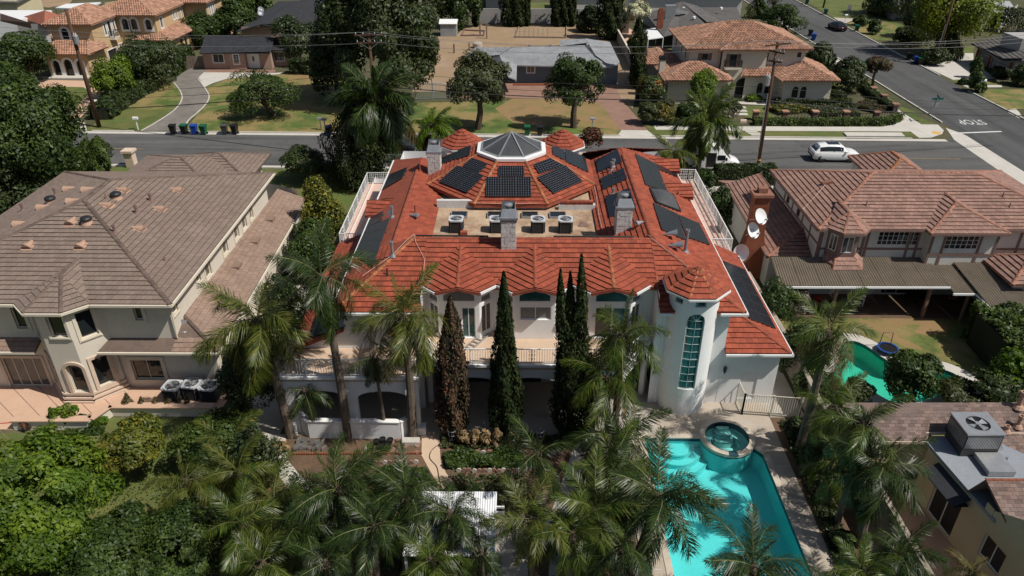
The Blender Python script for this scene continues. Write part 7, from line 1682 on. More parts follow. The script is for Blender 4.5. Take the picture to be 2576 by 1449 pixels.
for k, (dx, dz, nm) in enumerate(((-1.05, .15, 'rear'), (.2, .2, 'middle'), (1.1, -.75, 'front'))):
    a = TM+Vector((dx*.9, -.14, dz-.1)); c = TR+Vector((dx, -.14, dz*.35+.1)); e_ = atY((0, 0, 0)[k], (68, 84, 99)[k], 72); g = atY(2600, (86, 94, 104)[k], 72)
    wire('power_line', 'thin upper power line, %s of three, left of the crossarm pole' % nm, e_, a, .5, .016, M_wire2); wire('power_line', 'thin upper power line, %s of three, between the palm and villa poles' % nm, a, c, .9, .016, M_wire2); wire('power_line', 'thin upper power line, %s of three, right of the villa pole' % nm, c, g, .5, .016, M_wire2)
lo = lambda T_, B_, h: Vector(B_)+(Vector(T_)-Vector(B_))*h
for h, r, nm in ((.61, .05, 'thick lowest cable'), (.655, .022, 'thin second cable'), (.72, .018, 'thin third cable')):
    a, c, d_ = lo(tl, bl_, h-.28*(0.0 if True else 1)), lo(tm, bm, h), lo(tr, br_, h-.05)
    a = atY(238, (275, 248, 232)[(.61, .655, .72).index(h)], 80.2)
    wire('phone_line', nm+' from the leaning pole to the palm pole', a, c, .35, r); wire('phone_line', nm+' from the palm pole to the villa pole', c, d_, .45, r); wire('phone_line', nm+' right of the villa pole', d_, atY(2600, (291, 276, 262)[(.61, .655, .72).index(h)], 74), .4, r); wire('phone_line', nm+' running left from the leaning pole', a, atY(-20, (248, 232, 215)[(.61, .655, .72).index(h)], 88), .3, r)
# ------------------------------------------------------------------ signs and mailboxes
p = at(*z4f(1487, 1012)); SS = thing('stop_sign', 'back of a stop sign with green street-name blades at the corner', 'sign', p); tp = atY(*z4f(1560, 800), p.y); tp.z = min(tp.z, 3.6); b = MB(); b.tube([p, (tp.x, p.y, tp.z)], .04, 6); b.build('post', M_galv, SS)
c = Vector((p.x+(tp.x-p.x)*.72, p.y+.05, tp.z*.74)); b = MB(); P = [(c.x+.42*math.cos(rad(22.5+45*k)), c.z+.42*math.sin(rad(22.5+45*k))) for k in range(8)]
b.add([(x, c.y, z) for x, z in P]+[(x, c.y+.02, z) for x, z in P], [tuple(range(8)), tuple(reversed(range(8,16)))]+[(k, (k+1)%8, 8+(k+1)%8, 8+k) for k in range(8)]); b.build('plate', M_galv, SS)
b = MB(); b.bar((tp.x-.65, p.y, tp.z-.25), (tp.x+.65, p.y, tp.z-.25), .025, .22); b.build('street_name_blade', M_binteal, SS); b = MB(); b.bar((tp.x-.15, p.y-.6, tp.z), (tp.x+.15, p.y+.6, tp.z), .025, .22); b.build('street_name_blade', M_binteal, SS)
def mailbox(label, q, m, h=1.15, s=1.0):
    p = at(*q); t = thing('mailbox', label, 'mailbox', p, 'kerbside mailboxes'); b = MB(); b.box(p.x-.05, p.y-.05, 0, p.x+.05, p.y+.05, h); b.build('post', m, t); b = MB(); n = 8
    S = [[(p.x+x, p.y-.13*s, h), (p.x+x, p.y+.13*s, h)]+[(p.x+x, p.y+.13*s*math.cos(t_), h+.16*s+.13*s*math.sin(t_)) for t_ in np.linspace(0, math.pi, n)] for x in (-.27*s, .27*s)]; loft(b, S); b.build('box', m, t); return t
mailbox('white mailbox on a thin post on the green lawn by the driveway', z0f(1145,1075), M_whitetrim, 1.2); mailbox('grey mailbox at the kerb left of the navy bin', z1f(590,1075), M_galv); mailbox('small dark mailbox next to the grey one', z1f(625,1080), M_bingrey)
mailbox('grey mailbox post on the lawn right of the jacaranda', z3f(760,1095), M_galv, 1.4); mailbox('white mailbox on a turned post beside the round bush', z4f(1900,770), M_whitetrim, 1.4, 1.3); mailbox('pale mailbox near the black sedan', z4f(785,185), M_whitetrim); mailbox('beige masonry mailbox pillar in front of the villa', z3f(1995,1118), M_beigestone, 1.4, 1.2)
p = at(*z4f(810, 130)); b = MB(); b.box(p.x-.03, p.y, 0, p.x+.03, p.y+.05, 1.3); b.box(p.x-.35, p.y, 1.0, p.x+.35, p.y+.04, 2.0); o = b.build('yard_sign', M_lead); tag(o, 'pale blank yard sign on the lawn near the black sedan', 'sign')
# low brick piers with caps round the villa garden
for i, q in enumerate(((40,990),(280,992),(528,992),(783,993),(1035,995),(1190,930),(1098,855),(1010,790),(930,722))):
    p = at(*z4f(*q)); t = thing('garden_pier', ('first','second','third','fourth','fifth')[i]+' brick pier from the left along the villa front hedge' if i < 5 else ('corner','middle','upper','topmost')[i-5]+' brick pier along the side hedge by the sidewalk', 'pier', p, 'brick piers round the villa garden'); b = MB(); b.box(p.x-.28, p.y-.28, 0, p.x+.28, p.y+.28, .95); b.build('shaft', M_timber, t); b = MB(); b.box(p.x-.38, p.y-.38, .95, p.x+.38, p.y+.38, 1.08); b.build('cap', M_spanish, t)
VF = thing('garden_fence', 'dark low iron fence between the brick piers of the villa', 'fence', at(*z4f(40,990))); fb = MB(); seq = [at(*z4f(*q)) for q in ((40,992),(280,994),(528,994),(783,995),(1035,997),(1150,985),(1205,955),(1200,925),(1098,855),(1010,790),(930,722))]
for p, q in zip(seq[:-1], seq[1:]):
    for z in (.25, .8): fb.bar((p.x, p.y, z), (q.x, q.y, z), .05, .05)
    n = max(2, int((q-p).length/.35))
    for k in range(n): c = p+(q-p)*(k/n); fb.bar((c.x, c.y, .2), (c.x, c.y, .85), .025, .025)
fb.build('rails', M_dark, VF)
# ------------------------------------------------------------------ air conditioners
def ac_unit(label, loc, s=1.0, rot=0.0, group=None):
    t = thing('air_conditioner', label, 'air conditioner', loc, group); t.rotation_euler.z = rot; t.scale = (s, s, s)
    L_ = lambda b, nm, m, p=t: link(nm, b.mesh(nm, m), p)
    rr = .42
    def ring(z, e=0.0, c=.1): return [(sx*(rr+e)-sx*(c if k in (a_,) else 0), sy*(rr+e)-sy*(c if k not in (a_,) else 0), z) for (sx, sy, a_) in ((-1,-1,1),(1,-1,0),(1,1,1),(-1,1,0)) for k in (0, 1)]
    b = MB(); b.prism([p[:2] for p in ring(0, -.03)], .06, .78); L_(b, 'core', M_black)
    b = MB()
    for k in range(11): z = .08+k*.064; R_ = [p[:2] for p in ring(0, 0)]; b.prism(R_, z, z+.018)
    for sx in (-1, 1):
        for sy in (-1, 1):
            for d_ in ((.0, -.1), (-.1, 0)): b.box(sx*(rr+.004)+sx*d_[0]-.018, sy*(rr+.004)+sy*d_[1]-.018, .04, sx*(rr+.004)+sx*d_[0]+.018, sy*(rr+.004)+sy*d_[1]+.018, .8)
    b.box(-rr-.03, -.12, .1, -rr, .12, .7)
    L_(b, 'louvres', M_bingrey)
    b = MB(); o = [p[:2] for p in ring(0, .035, .12)]; n = 32; inner = [(.36*math.cos(2*math.pi*k/n), .36*math.sin(2*math.pi*k/n)) for k in range(n)]
    tr_ = tessellate_polygon([[Vector((x, y, 0)) for x, y in o], [Vector((x, y, 0)) for x, y in inner]]); fl = o+inner; b.add([(x, y, .86) for x, y in fl], [tuple(f_) for f_ in tr_])
    m = len(o); b.add([(x, y, .78) for x, y in o]+[(x, y, .86) for x, y in o], [(k, (k+1)%m, m+(k+1)%m, m+k) for k in range(m)]); b.lathe([(.36, .86), (.36, .74)], 32, caps=False); L_(b, 'top_cover', M_galvlight)
    b = MB(); b.lathe([(.355, .745), (.001, .745)], 24, caps=False); L_(b, 'well', M_black)
    b = MB(); b.lathe([(.09, .77), (.09, .85), (.02, .86)], 12); 
    for k in range(5):
        a = 2*math.pi*k/5; b.add([(math.cos(a+u)*r_, math.sin(a+u)*r_, .78+h) for r_, u, h in ((.08,-.35,.0),(.33,-.28,.0),(.33,.28,.04),(.08,.35,.04))], [(0,1,2,3)])
    L_(b, 'fan', M_galv)
    b = MB()
    for r_ in (.12, .2, .28, .35): b.tube([(r_*math.cos(x), r_*math.sin(x), .865) for x in np.linspace(0, 2*math.pi, 20)], .006, 3, cap=False)
    for k in range(8): a = math.pi*k/4; b.bar((0, 0, .867), (.37*math.cos(a), .37*math.sin(a), .867), .01, .008)
    L_(b, 'grille', M_galv); return t
M_galvlight = mat('pale_grey_casing', (.50, .51, .52), .45, .05, 3, 16)
for x, lab in ((-3.62,'leftmost grey air conditioner on the tan flat roof'),(-1.22,'grey air conditioner just left of the front stone chimney'),(1.22,'grey air conditioner just right of the front stone chimney'),(2.85,'rightmost grey air conditioner on the tan flat roof')): ac_unit(lab, (x, 39.6, 6.9), .95, random.uniform(-.05, .05), 'air conditioners on the flat roof')
for q, lab in (((440,1006),'left of three air conditioners by the cream house wall'),((488,1000),'middle of three air conditioners by the cream house wall'),((531,1006),'right air conditioner, half under the bush, by the cream house')): p = at(*q); ac_unit(lab, (p.x, p.y+.15, .012), 1.08, rad(-8), 'air conditioners beside the cream house')
b = MB(); b.box(-3.35, 38.9, 6.9, -2.95, 39.2, 7.12); o = b.build('roof_box', M_redridge); tag(o, 'small rust-red box beside the leftmost rooftop air conditioner', 'box'); b = MB(); b.box(1.7, 38.2, 6.9, 2.0, 38.5, 7.05); o = b.build('roof_box', M_redridge); tag(o, 'small rust-red box near the pipe on the flat roof', 'box')
b = MB(); p = at(*f7(480, 830), 6.91); b.add([(p.x-.35,p.y-.2,6.905),(p.x+.4,p.y-.1,6.91),(p.x+.1,p.y+.3,7.0),(p.x-.1,p.y+.5,6.93)], [(0,1,2,3)]); b.slab([(p.x-.3,p.y-.2,6.93),(p.x+.35,p.y-.15,6.93),(p.x+.05,p.y+.35,6.99)], .015); o = b.build('roof_scrap', M_timber); tag(o, 'scrap of roofing felt lying on the flat roof', 'scrap')
# packaged rooftop unit on the yellow house
PU = thing('rooftop_unit', 'big grey packaged cooling unit with round fan on the grey flat roof', 'air conditioner', at(*f9(1720, 560), 3.03)); p = PU.location.copy(); q0, q1 = p.x-.5, p.x+1.1; yb, yf = p.y+1.7, p.y+.25
b = MB(); b.box(q0, yf, 3.05, q1, yb, 4.25); b.build('casing', M_bingrey, PU); b = MB()
for k in range(22): x = q0+.05+k*(q1-q0-.1)/22; b.box(x, yf-.02, 3.5, x+.035, yf, 4.15)
for k in range(14): y = yf+.05+k*(yb-yf-.1)/14; b.box(q0-.02, y, 3.5, q0, y+.04, 4.15)
b.build('louvres', M_galv, PU); cx, cy = (q0+q1)/2, (yf+yb)/2; n = 32; o = [(q0-.04, yf-.04), (q1+.04, yf-.04), (q1+.04, yb+.04), (q0-.04, yb+.04)]; inner = [(cx+.5*math.cos(2*math.pi*k/n), cy+.5*math.sin(2*math.pi*k/n)) for k in range(n)]
tr_ = tessellate_polygon([[Vector((x, y, 0)) for x, y in o], [Vector((x, y, 0)) for x, y in inner]]); b = MB(); b.add([(x, y, 4.33) for x, y in o+inner], [tuple(f_) for f_ in tr_]); b.add([(x, y, 4.25) for x, y in o]+[(x, y, 4.33) for x, y in o], [(k, (k+1)%4, 4+(k+1)%4, 4+k) for k in range(4)]); b.lathe([(.5, 4.33), (.5, 4.26)], 32, (cx, cy, 0), caps=False); b.build('top_cover', M_galv, PU)
b = MB(); b.lathe([(.49, 4.262), (.001, 4.262)], 24, (cx, cy, 0), caps=False); b.build('well', M_black, PU); b = MB(); b.lathe([(.12, 4.27), (.12, 4.34)], 12, (cx, cy, 0))
for k in range(4):
    a = math.pi*k/2+.4; b.add([(cx+math.cos(a+u)*r_, cy+math.sin(a+u)*r_, 4.29+h) for r_, u, h in ((.1,-.4,.0),(.45,-.35,.0),(.45,.35,.04),(.1,.4,.04))], [(0,1,2,3)])
b.build('fan', M_galv, PU); b = MB(); b.box(q0+.55, yf-1.25, 3.05, q1+.1, yf-.05, 3.32); b.build('duct', M_galv, PU)
# ------------------------------------------------------------------ satellite dishes
def dish(label, p, aim, r=.42, m=None, mast=None, logo=False):
    t = thing('satellite_dish', label, 'dish', p); d = Vector(aim).normalized(); sd = d.cross(Vector((0,0,1))).normalized(); up = sd.cross(d); p = Vector(p); b = MB(); n = 20; vs = [p]; rings = 4
    for k in range(1, rings+1):
        rr = r*k/rings
        vs += [p+sd*(rr*math.cos(2*math.pi*j/n))+up*(rr*1.12*math.sin(2*math.pi*j/n))+d*(.30*r*(k/rings)**2) for j in range(n)]
    fs = [(0, 1+j, 1+(j+1) % n) for j in range(n)]+[(1+(k-1)*n+j, 1+k*n+j, 1+k*n+(j+1) % n, 1+(k-1)*n+(j+1) % n) for k in range(1, rings) for j in range(n)]
    b.add(vs, fs); back = [(v-d*.02) for v in vs]; b.add(back, [tuple(reversed(f_)) for f_ in fs]); b.build('reflector', m or M_galvlight, t, smooth=True)
    b = MB(); e = p+d*(r*1.0)-up*(r*.55); b.bar(p-up*r*1.0, e, .03, .03); b.obox(e, d*.09, sd*.05, up*.05); b.bar(e-sd*.15, e+sd*.15, .07, .07); b.build('feed_arm', M_galv, t)
    b = MB(); q = Vector(mast) if mast else p-Vector((0,0,.6)); b.tube([p-d*.03, p-d*.12-up*.1, q], .03, 6); b.build('mast', M_galv, t)
    if logo:
        for k, (ch_, dx) in enumerate((('D', -.12), ('J', .12))):
            o = text_mesh('lettering', ch_, .26, M_dark, (0,0,0), 0, ext=.002, parent=t); c_ = d*(.06)+sd*(-dx)+up*.05; o.matrix_local = Matrix(((-sd.x, up.x, d.x, c_.x), (-sd.y, up.y, d.y, c_.y), (-sd.z, up.z, d.z, c_.z), (0,0,0,1)))
AIM = (.45, -.75, .55)
def vcam(x, y, Y): v = atY(x, y, Y); return (v.x, v.y, v.z)
v = vcam(461, 826, 34.0); dish('grey satellite dish on the brown skirt roof of the cream house', v, AIM, .44, M_lead, (v[0]-.1, v[1]-.2, 3.55))
c8 = lambda x, y, Y: vcam(1823.9+.3473*x, 314.5+.3473*y, Y)
v = c8(250, 665, 45.4); dish('white satellite dish, upper one on the brick chimney', v, AIM, .5, M_whitetrim, (v[0]-.4, v[1]+.6, v[2]-.5)); v = c8(195, 765, 45.2); dish('white satellite dish with dark lettering, lower on the brick chimney', v, AIM, .5, M_whitetrim, (v[0]-.1, v[1]+.7, v[2]-.7), True); v = c8(122, 925, 43.0); dish('white satellite dish on a mast beside the red lower roof', v, (-.55, -.7, .3), .52, M_whitetrim, (v[0]+.3, v[1]+.3, v[2]-1.6))
v = vcam(*f9(1870, 490), 25.0); dish('grey satellite dish standing before the big rooftop unit', v, AIM, .5, M_lead, (v[0]-.2, v[1]+.1, 3.35)); v = vcam(*fB(1605, 145), 131); dish('pair-upper white dish on the charcoal roof', v, AIM, .5, M_lead); v = vcam(*fB(1600, 190), 129.5); dish('pair-lower white dish on the charcoal roof', v, AIM, .48, M_lead)
# ------------------------------------------------------------------ garden furniture and clutter
CW = thing('garden_canopy', 'white corrugated metal garden canopy on posts among the palms', 'canopy', (-2.6, 21.4, 0)); w4 = [(-4.5, 19.72, 2.25), (-.85, 19.75, 2.25), (-.85, 23.05, 2.4), (-4.5, 23.0, 2.4)]
for k in range(4): b = MB(); x0 = -4.5+k*.9125; corrugated(b, (x0, 19.73, 2.25+.004*k), (x0+.93, 19.73, 2.25+.004*k), (x0+.93, 23.03, 2.4+.004*k), (x0, 23.03, 2.4+.004*k), .1, .014); b.build('roof_panel', M_corrw, CW)
b = MB()
for x in (-4.4, -.95):
    for y in (19.9, 22.9): b.box(x-.05, y-.05, 0, x+.05, y+.05, 2.22)
b.bar((-4.45, 19.9, 2.16), (-.6, 19.9, 2.16), .06, .1); b.bar((-4.45, 22.3, 2.25), (-.5, 22.3, 2.25), .06, .1); b.bar((-4.45, 22.0, 2.25), (-.5, 22.0, 2.25), .06, .1); b.build('frame', M_whitetrim, CW)
def tramp(label, c, r, h, m, net=False):
    t = thing('trampoline', label, 'trampoline', (c[0], c[1], 0)); b = MB(); b.lathe([(r*.8, h-.02), (r, h-.02), (r, h+.04), (r*.8, h+.04)], 32, (c[0], c[1], 0), caps=False); b.build('pad', m, t); b = MB(); b.lathe([(r*.81, h), (.001, h)], 28, (c[0], c[1], 0), caps=False); b.build('mat', M_black, t); b = MB()
    for k in range(6): a = math.pi*k/3; b.tube([(c[0]+r*.92*math.cos(a), c[1]+r*.92*math.sin(a), 0), (c[0]+r*.92*math.cos(a), c[1]+r*.92*math.sin(a), h)], .025, 5)
    if net: b.tube([(c[0]-.35, c[1]+r*.7, h), (c[0]-.3, c[1]+r*.7, h+.85), (c[0]+.3, c[1]+r*.7, h+.85), (c[0]+.35, c[1]+r*.7, h)], .025, 5)
    b.build('leg', M_dark, t)
M_blue = mat('blue_vinyl', (.02, .06, .26), .5, .1, 3, 10)
tramp('large round blue trampoline under the palms', (2.5, 22.2), 1.35, .7, M_blue); p = at(2231, 885); tramp('small round blue exercise trampoline with handlebar by the green pool', (p.x, p.y), .62, .28, M_blue, True)
# aluminium ladder lying on the terrace
v0, v1 = at(*f2(1680, 775), TZ), at(*f2(1750, 715), TZ); LD = thing('ladder', 'folded aluminium ladder lying on the tan terrace', 'ladder', (v0.x, v0.y, TZ)); d_ = (v1-v0).normalized(); s_ = Vector((-d_.y, d_.x, 0)); b = MB()
for sg in (-.2, .2): b.bar(v0+s_*sg+Vector((0,0,.06)), v0+d_*1.9+s_*sg+Vector((0,0,.06)), .05, .09)
b.build('rail', M_galv, LD)
for k in range(6): b = MB(); c = v0+d_*(.15+k*.32)+Vector((0,0,.06)); b.bar(c-s_*.2, c+s_*.2, .07, .03); b.build('rung', M_galv, LD)
# white bar fence and gate by the tower, pool fence
def bar_fence(name, label, pts, h, m, step=.12, cat='fence'):
    t = thing(name, label, cat, (pts[0][0], pts[0][1], 0)); fb = MB(); n_ = 0
    for p, q in zip(pts[:-1], pts[1:]):
        p, q = Vector((p[0], p[1], 0)), Vector((q[0], q[1], 0)); L = (q-p).length
        for z in (.12, h): fb.bar(p+Vector((0,0,z)), q+Vector((0,0,z)), .045, .045)
        for c in ((p, q) if not n_ else (q,)): fb.bar(c, c+Vector((0,0,h+.06)), .08, .08)
        n_ += 1
        k = int(L/step)
        for i in range(1, k): c = p+(q-p)*(i/k); b = MB(); b.bar(c+Vector((0,0,.1)), c+Vector((0,0,h)), .022, .022); b.build('bar', m, t)
    fb.build('frame', m, t); return t
M_fencecream = mat('cream_fence_paint', (.58, .55, .46), .55, .06, 2, 12)
pg = [at2(*f3(x, y)) for x, y in ((2060,1270),(2280,1285),(2500,1300))]; bar_fence('bar_fence', 'cream bar fence and gate between tower wing and boundary wall', pg, 1.35, M_fencecream); pg2 = [at2(*f3(2060,1270)), at2(*f3(2015,1170))]; bar_fence('open_gate', 'cream bar gate standing open by the side door', pg2, 1.35, M_fencecream, cat='gate')
bar_fence('pool_fence', 'cream bar fence along the left edge of the pool deck', [(5.4, 25.2), (5.42, 23.2), (5.45, 21.2), (5.45, 18.5)], 1.2, M_fencecream)
# scalloped brick edging, paver stones, pots
def octo_stone(b, x, y, r, z, t=0): b.prism([(x+r*math.cos(rad(22.5+45*k)+t), y+r*math.sin(rad(22.5+45*k)+t)) for k in range(8)], .0, z)
ED = thing('brick_edging', 'row of small red scalloped bricks edging the dirt bed', 'edging', (-8, 27.9, 0)); 
for i in range(52): b = MB(); x = -11.2+i*.125; b.lathe([(.055, 0), (.055, .11), (.03, .13)], 6, (x, 27.82+.002*i, 0)); b.build('brick', M_brick, ED)
for nm, lab, x0, x1, y, n in (('stone_row', 'row of pink octagonal stones in the left garden bed', -7.3, -5.0, 27.18, 10), ('stone_row', 'row of pale octagonal stones in the right garden bed', -2.8, .6, 26.65, 15), ('stone_row', 'second shaded row of octagonal stones behind the path', -2.6, 1.9, 27.95, 16)):
    t = thing(nm, lab, 'edging', ((x0+x1)/2, y, 0), 'octagonal stone rows')
    for i in range(n):
        b = MB(); x = x0+(x1-x0)*i/(n-1)+random.uniform(-.03, .03); c = Vector((x, y+random.uniform(-.04, .04), .12)); P = [(c.x+.13*math.cos(rad(22.5+45*k)), c.z+.13*math.sin(rad(22.5+45*k))) for k in range(8)]
        b.add([(a, c.y, z) for a, z in P]+[(a, c.y+.06, z) for a, z in P], [tuple(range(8)), tuple(reversed(range(8,16)))]+[(k, (k+1)%8, 8+(k+1)%8, 8+k) for k in range(8)]); b.build('stone', M_paver if (i*7) % 3 else M_pconc, t)
t = thing('paver_pile', 'scattered pile of octagonal pink pavers beside the tree trunk', 'pavers', (-5.6, 28.4, 0))
for i in range(22): b = MB(); octo_stone(b, -6.6+random.random()*1.6, 27.9+random.random()*1.1, .13, .05+random.random()*.05, random.random()); b.build('paver', M_paver, t)
t = thing('rubble_pile', 'small heap of grey rubble beside the left garden path', 'rubble', (-10.9, 28.3, 0))
for i in range(26): b = MB(); b.obox((-11.3+random.random()*1.5, 28.1+random.random()*.8, .06+random.random()*.15), Vector((random.uniform(.06,.13),random.uniform(-.05,.05),0)), Vector((.03,random.uniform(.06,.1),.02)), Vector((0,.02,random.uniform(.04,.08)))); b.build('stone', M_taupeshing, t)
def pot(label, x, y, r, h, m, grp='pots in the garden', z=0.0, cat='pot'):
    b = MB(); b.lathe([(r*.7, z), (r*.95, z+h*.9), (r*1.08, z+h*.9), (r*1.08, z+h), (r*.9, z+h), (r*.85, z+h*.85), (.01, z+h*.85)], 14, (x, y, 0)); o = b.build('plant_pot', m); return tag(o, label, cat, grp)
for i, (x, y) in enumerate(((-7.2,28.6),(-6.85,28.25),(-6.9,28.75),(-6.5,28.7),(-7.4,28.2),(-6.55,28.3))): pot(('leftmost','rear','front right','middle rear','front left','frontmost')[i]+' black nursery pot in the cluster by the counter wall', x, y, .16, .28, M_black, 'black nursery pots by the counter wall')
pot('red bucket standing under the arches', -3.6, 31.6, .16, .3, mat('red_plastic', (.35,.02,.02), .5, .1, 3, 8), 'things under the arches', cat='bucket')
for i, (x, lab) in enumerate(((-23.75,'blue glazed pot at the left of the planter row'),(-23.2,'second blue pot in the planter row'),(-22.75,'middle dark pot in the planter row'),(-22.35,'right dark pot in the planter row'))): pot(lab, x, 30.25, .22, .35, M_blue if i < 2 else M_bingrey, 'pots on the left planter')
b = MB(); b.tube(smooth_line([at(0,1065,.03), at(70,1060,.03), at(150,1055,.03), at(230,1048,.03), at(280,1037,.03)], 4), .025, 5); o = b.build('garden_hose', mat('red_hose', (.42, .05, .03), .5, .1, 3, 8)); tag(o, 'red garden hose lying across the salmon patio', 'hose')
b = MB(); b.tube(smooth_line([(-3.9, 28.7, .03), (-4.3, 28.2, .03), (-4.35, 27.6, .03), (-3.95, 27.0, .03), (-3.75, 26.2, .03), (-3.5, 25.2, .03)], 5), .02, 5); o = b.build('garden_hose', M_black); tag(o, 'dark garden hose curving along the tan path', 'hose')
for i, x in enumerate((-3.3, -1.9, -.2, 1.2)):
    b = MB()
    for z, r in ((.3, .14), (.6, .18), (.9, .22)): b.tube([(x+r*math.cos(u), 28.75+r*math.sin(u), z) for u in np.linspace(0, 2*math.pi, 14)], .008, 4, cap=False)
    for k in range(4): a = math.pi*k/2; b.tube([(x+.1*math.cos(a), 28.75+.1*math.sin(a), 0), (x+.22*math.cos(a), 28.75+.22*math.sin(a), .95)], .008, 4)
    o = b.build('plant_cage', M_galv); tag(o, ('first','second','third','fourth')[i]+' wire tomato cage from the left before the cypresses', 'plant cage', 'tomato cages in the bed')
b = MB(); b.box(-5.9, 28.55, .0, -5.0, 28.95, .2); b.box(-5.8, 28.63, .19, -5.1, 28.87, .21); o = b.build('stone_trough', M_pconc); tag(o, 'pale rectangular stone trough beside the palm trunk', 'trough')
# furniture on the tudor patio
def chair(label, x, y, m, rot, s=1.0, cat='chair'):
    t = thing('patio_chair', label, cat, (x, y, .012)); t.rotation_euler.z = rot; t.scale = (s,)*3
    b = MB(); b.box(-.26,-.26,.42,.26,.26,.47); link('seat', b.mesh('seat', m), t); b = MB(); b.box(-.26,.22,.47,.26,.27,.98); link('backrest', b.mesh('backrest', m), t)
    for sx in (-.23,.23):
        for sy in (-.23,.23): b = MB(); b.box(sx-.02,sy-.02,0,sx+.02,sy+.02,.42); link('leg', b.mesh('leg', m), t)
p = at(*z4c(1105, 445)); chair('white cushioned garden armchair under the patio cover', p.x, p.y, M_whitetrim, rad(60), 1.2); p = at(*z4c(1620, 440)); chair('black wrought-iron chair on the tudor patio', p.x, p.y, M_black, rad(-30)); p = at(*z4c(1520, 420)); chair('black wrought-iron chair, left one on the tudor patio', p.x, p.y, M_black, rad(200))
p = at(*z4c(1570, 430)); t = thing('patio_table', 'round black table between the two iron chairs', 'table', (p.x, p.y, .01)); b = MB(); b.lathe([(.45, .70), (.45, .73)], 20, p); b.build('tabletop', M_black, t); b = MB(); b.lathe([(.25, 0), (.05, .05), (.05, .7)], 10, p); b.build('leg', M_black, t)
p = at(*z4c(1860, 455)); SWG = thing('swing_seat', 'small pink swing hanging from the patio cover', 'swing', (p.x, p.y, .5)); b = MB(); b.box(p.x-.25, p.y-.12, .5, p.x+.25, p.y+.12, .55); b.build('seat', mat('pink_plastic', (.45,.12,.16), .5, .1, 3, 8), SWG); b = MB(); b.tube([(p.x-.22, p.y, .55), (p.x-.2, p.y, 2.35)], .01, 4); b.tube([(p.x+.22, p.y, .55), (p.x+.2, p.y, 2.35)], .01, 4); b.build('rope', M_whitetrim, SWG)
p = at(*z4c(760, 420)); pot('red toy tub beside the patio post', p.x, p.y, .22, .3, M_tail, 'toys on the patio', cat='tub')
# bare-yard clutter
b = MB(); p, q, r_, s_ = (at(*z3f(*k)) for k in ((125,312),(545,318),(550,210),(165,200)))
for a, c in ((p, q), (q, r_), (r_, s_), (s_, p)): b.bar((a.x, a.y, .12), (c.x, c.y, .12), .12, .25)
o = b.build('raised_bed', M_fence); tag(o, 'long timber-edged bed frame in the bare yard', 'garden bed')
RF = thing('bed_railing', 'thin wire fence of posts round the timber bed in the bare yard', 'fence', p)
for k in range(12):
    b = MB(); c = p+(q-p)*(k/11) if k < 8 else s_+(r_-s_)*((k-8)/3); b.box(c.x-.04, c.y-.04, 0, c.x+.04, c.y+.04, 1.6); b.build('post', M_galv, RF)
b = MB(); b.bar((s_.x, s_.y, 1.55), (r_.x+6, r_.y, 1.55), .05, .05); b.bar((p.x, p.y, 1.0), (q.x, q.y, 1.0), .03, .03); b.build('rail', M_galv, RF)
for i, k in enumerate(((1905,290),(1960,320),(1690,440),(1815,420))):
    p = at(*z1f(*k)); b = MB(); b.box(p.x-.12, p.y-.12, 0, p.x+.12, p.y+.12, (2.4,2.6,1.4,1.2)[i]); 
    if i < 2: b.bar((p.x-.5, p.y, 2.2), (p.x+.5, p.y, 2.2), .1, .1)
    o = b.build('timber_post', M_fence); tag(o, ('tall timber post with crosspiece left in the bare yard','tall timber post with crosspiece right of its twin in the bare yard','short timber post at the left of the bare yard','short leaning timber post near the grey roof')[i], 'post')
b = MB(); p = at(*z1f(1885, 395)); b.lathe([(.75, 0), (.8, .7), (.6, .85), (.05, .9)], 16, p); o = b.build('water_tank', M_concrete); tag(o, 'round low concrete tank in the bare yard', 'tank')
b = MB(); p, q, r_, s_ = (at(*z1f(*k)) for k in ((1750,300),(1935,300),(1945,262),(1775,255)))
for a, c in ((p, q), (q, r_), (r_, s_), (s_, p)): b.bar((a.x, a.y, .12), (c.x, c.y, .12), .15, .25)
o = b.build('raised_bed', M_timber); tag(o, 'small timber-edged bed near the tool shed', 'garden bed')
# ------------------------------------------------------------------ vegetation
RNG = np.random.default_rng(11)
def unit(v): return v/np.maximum(np.linalg.norm(v, axis=-1, keepdims=True), 1e-9)
def leaf_mesh(name, P, Nn, A, Ls, Ws, V, m, cup=.15):
    """one small folded blade per row: position, normal, axis, half length, half width, tint"""
    n = len(P); A = unit(A-(A*Nn).sum(1, keepdims=True)*Nn); B = np.cross(Nn, A); L, Wd = Ls[:, None], Ws[:, None]
    v = np.empty((n, 4, 3)); v[:, 0] = P-A*L; v[:, 1] = P+B*Wd+Nn*L*cup; v[:, 2] = P+A*L-Nn*L*cup; v[:, 3] = P-B*Wd+Nn*L*cup
    me = bpy.data.meshes.new(name); me.vertices.add(4*n); me.vertices.foreach_set('co', v.ravel()); me.loops.add(4*n); me.loops.foreach_set('vertex_index', np.arange(4*n, dtype=np.int32))
    me.polygons.add(n); me.polygons.foreach_set('loop_start', np.arange(0, 4*n, 4, dtype=np.int32)); me.polygons.foreach_set('loop_total', np.full(n, 4, dtype=np.int32))
    a = me.attributes.new('v', 'FLOAT', 'FACE'); a.data.foreach_set('value', V.astype(np.float32)); me.materials.append(m); me.update(calc_edges=True); return me
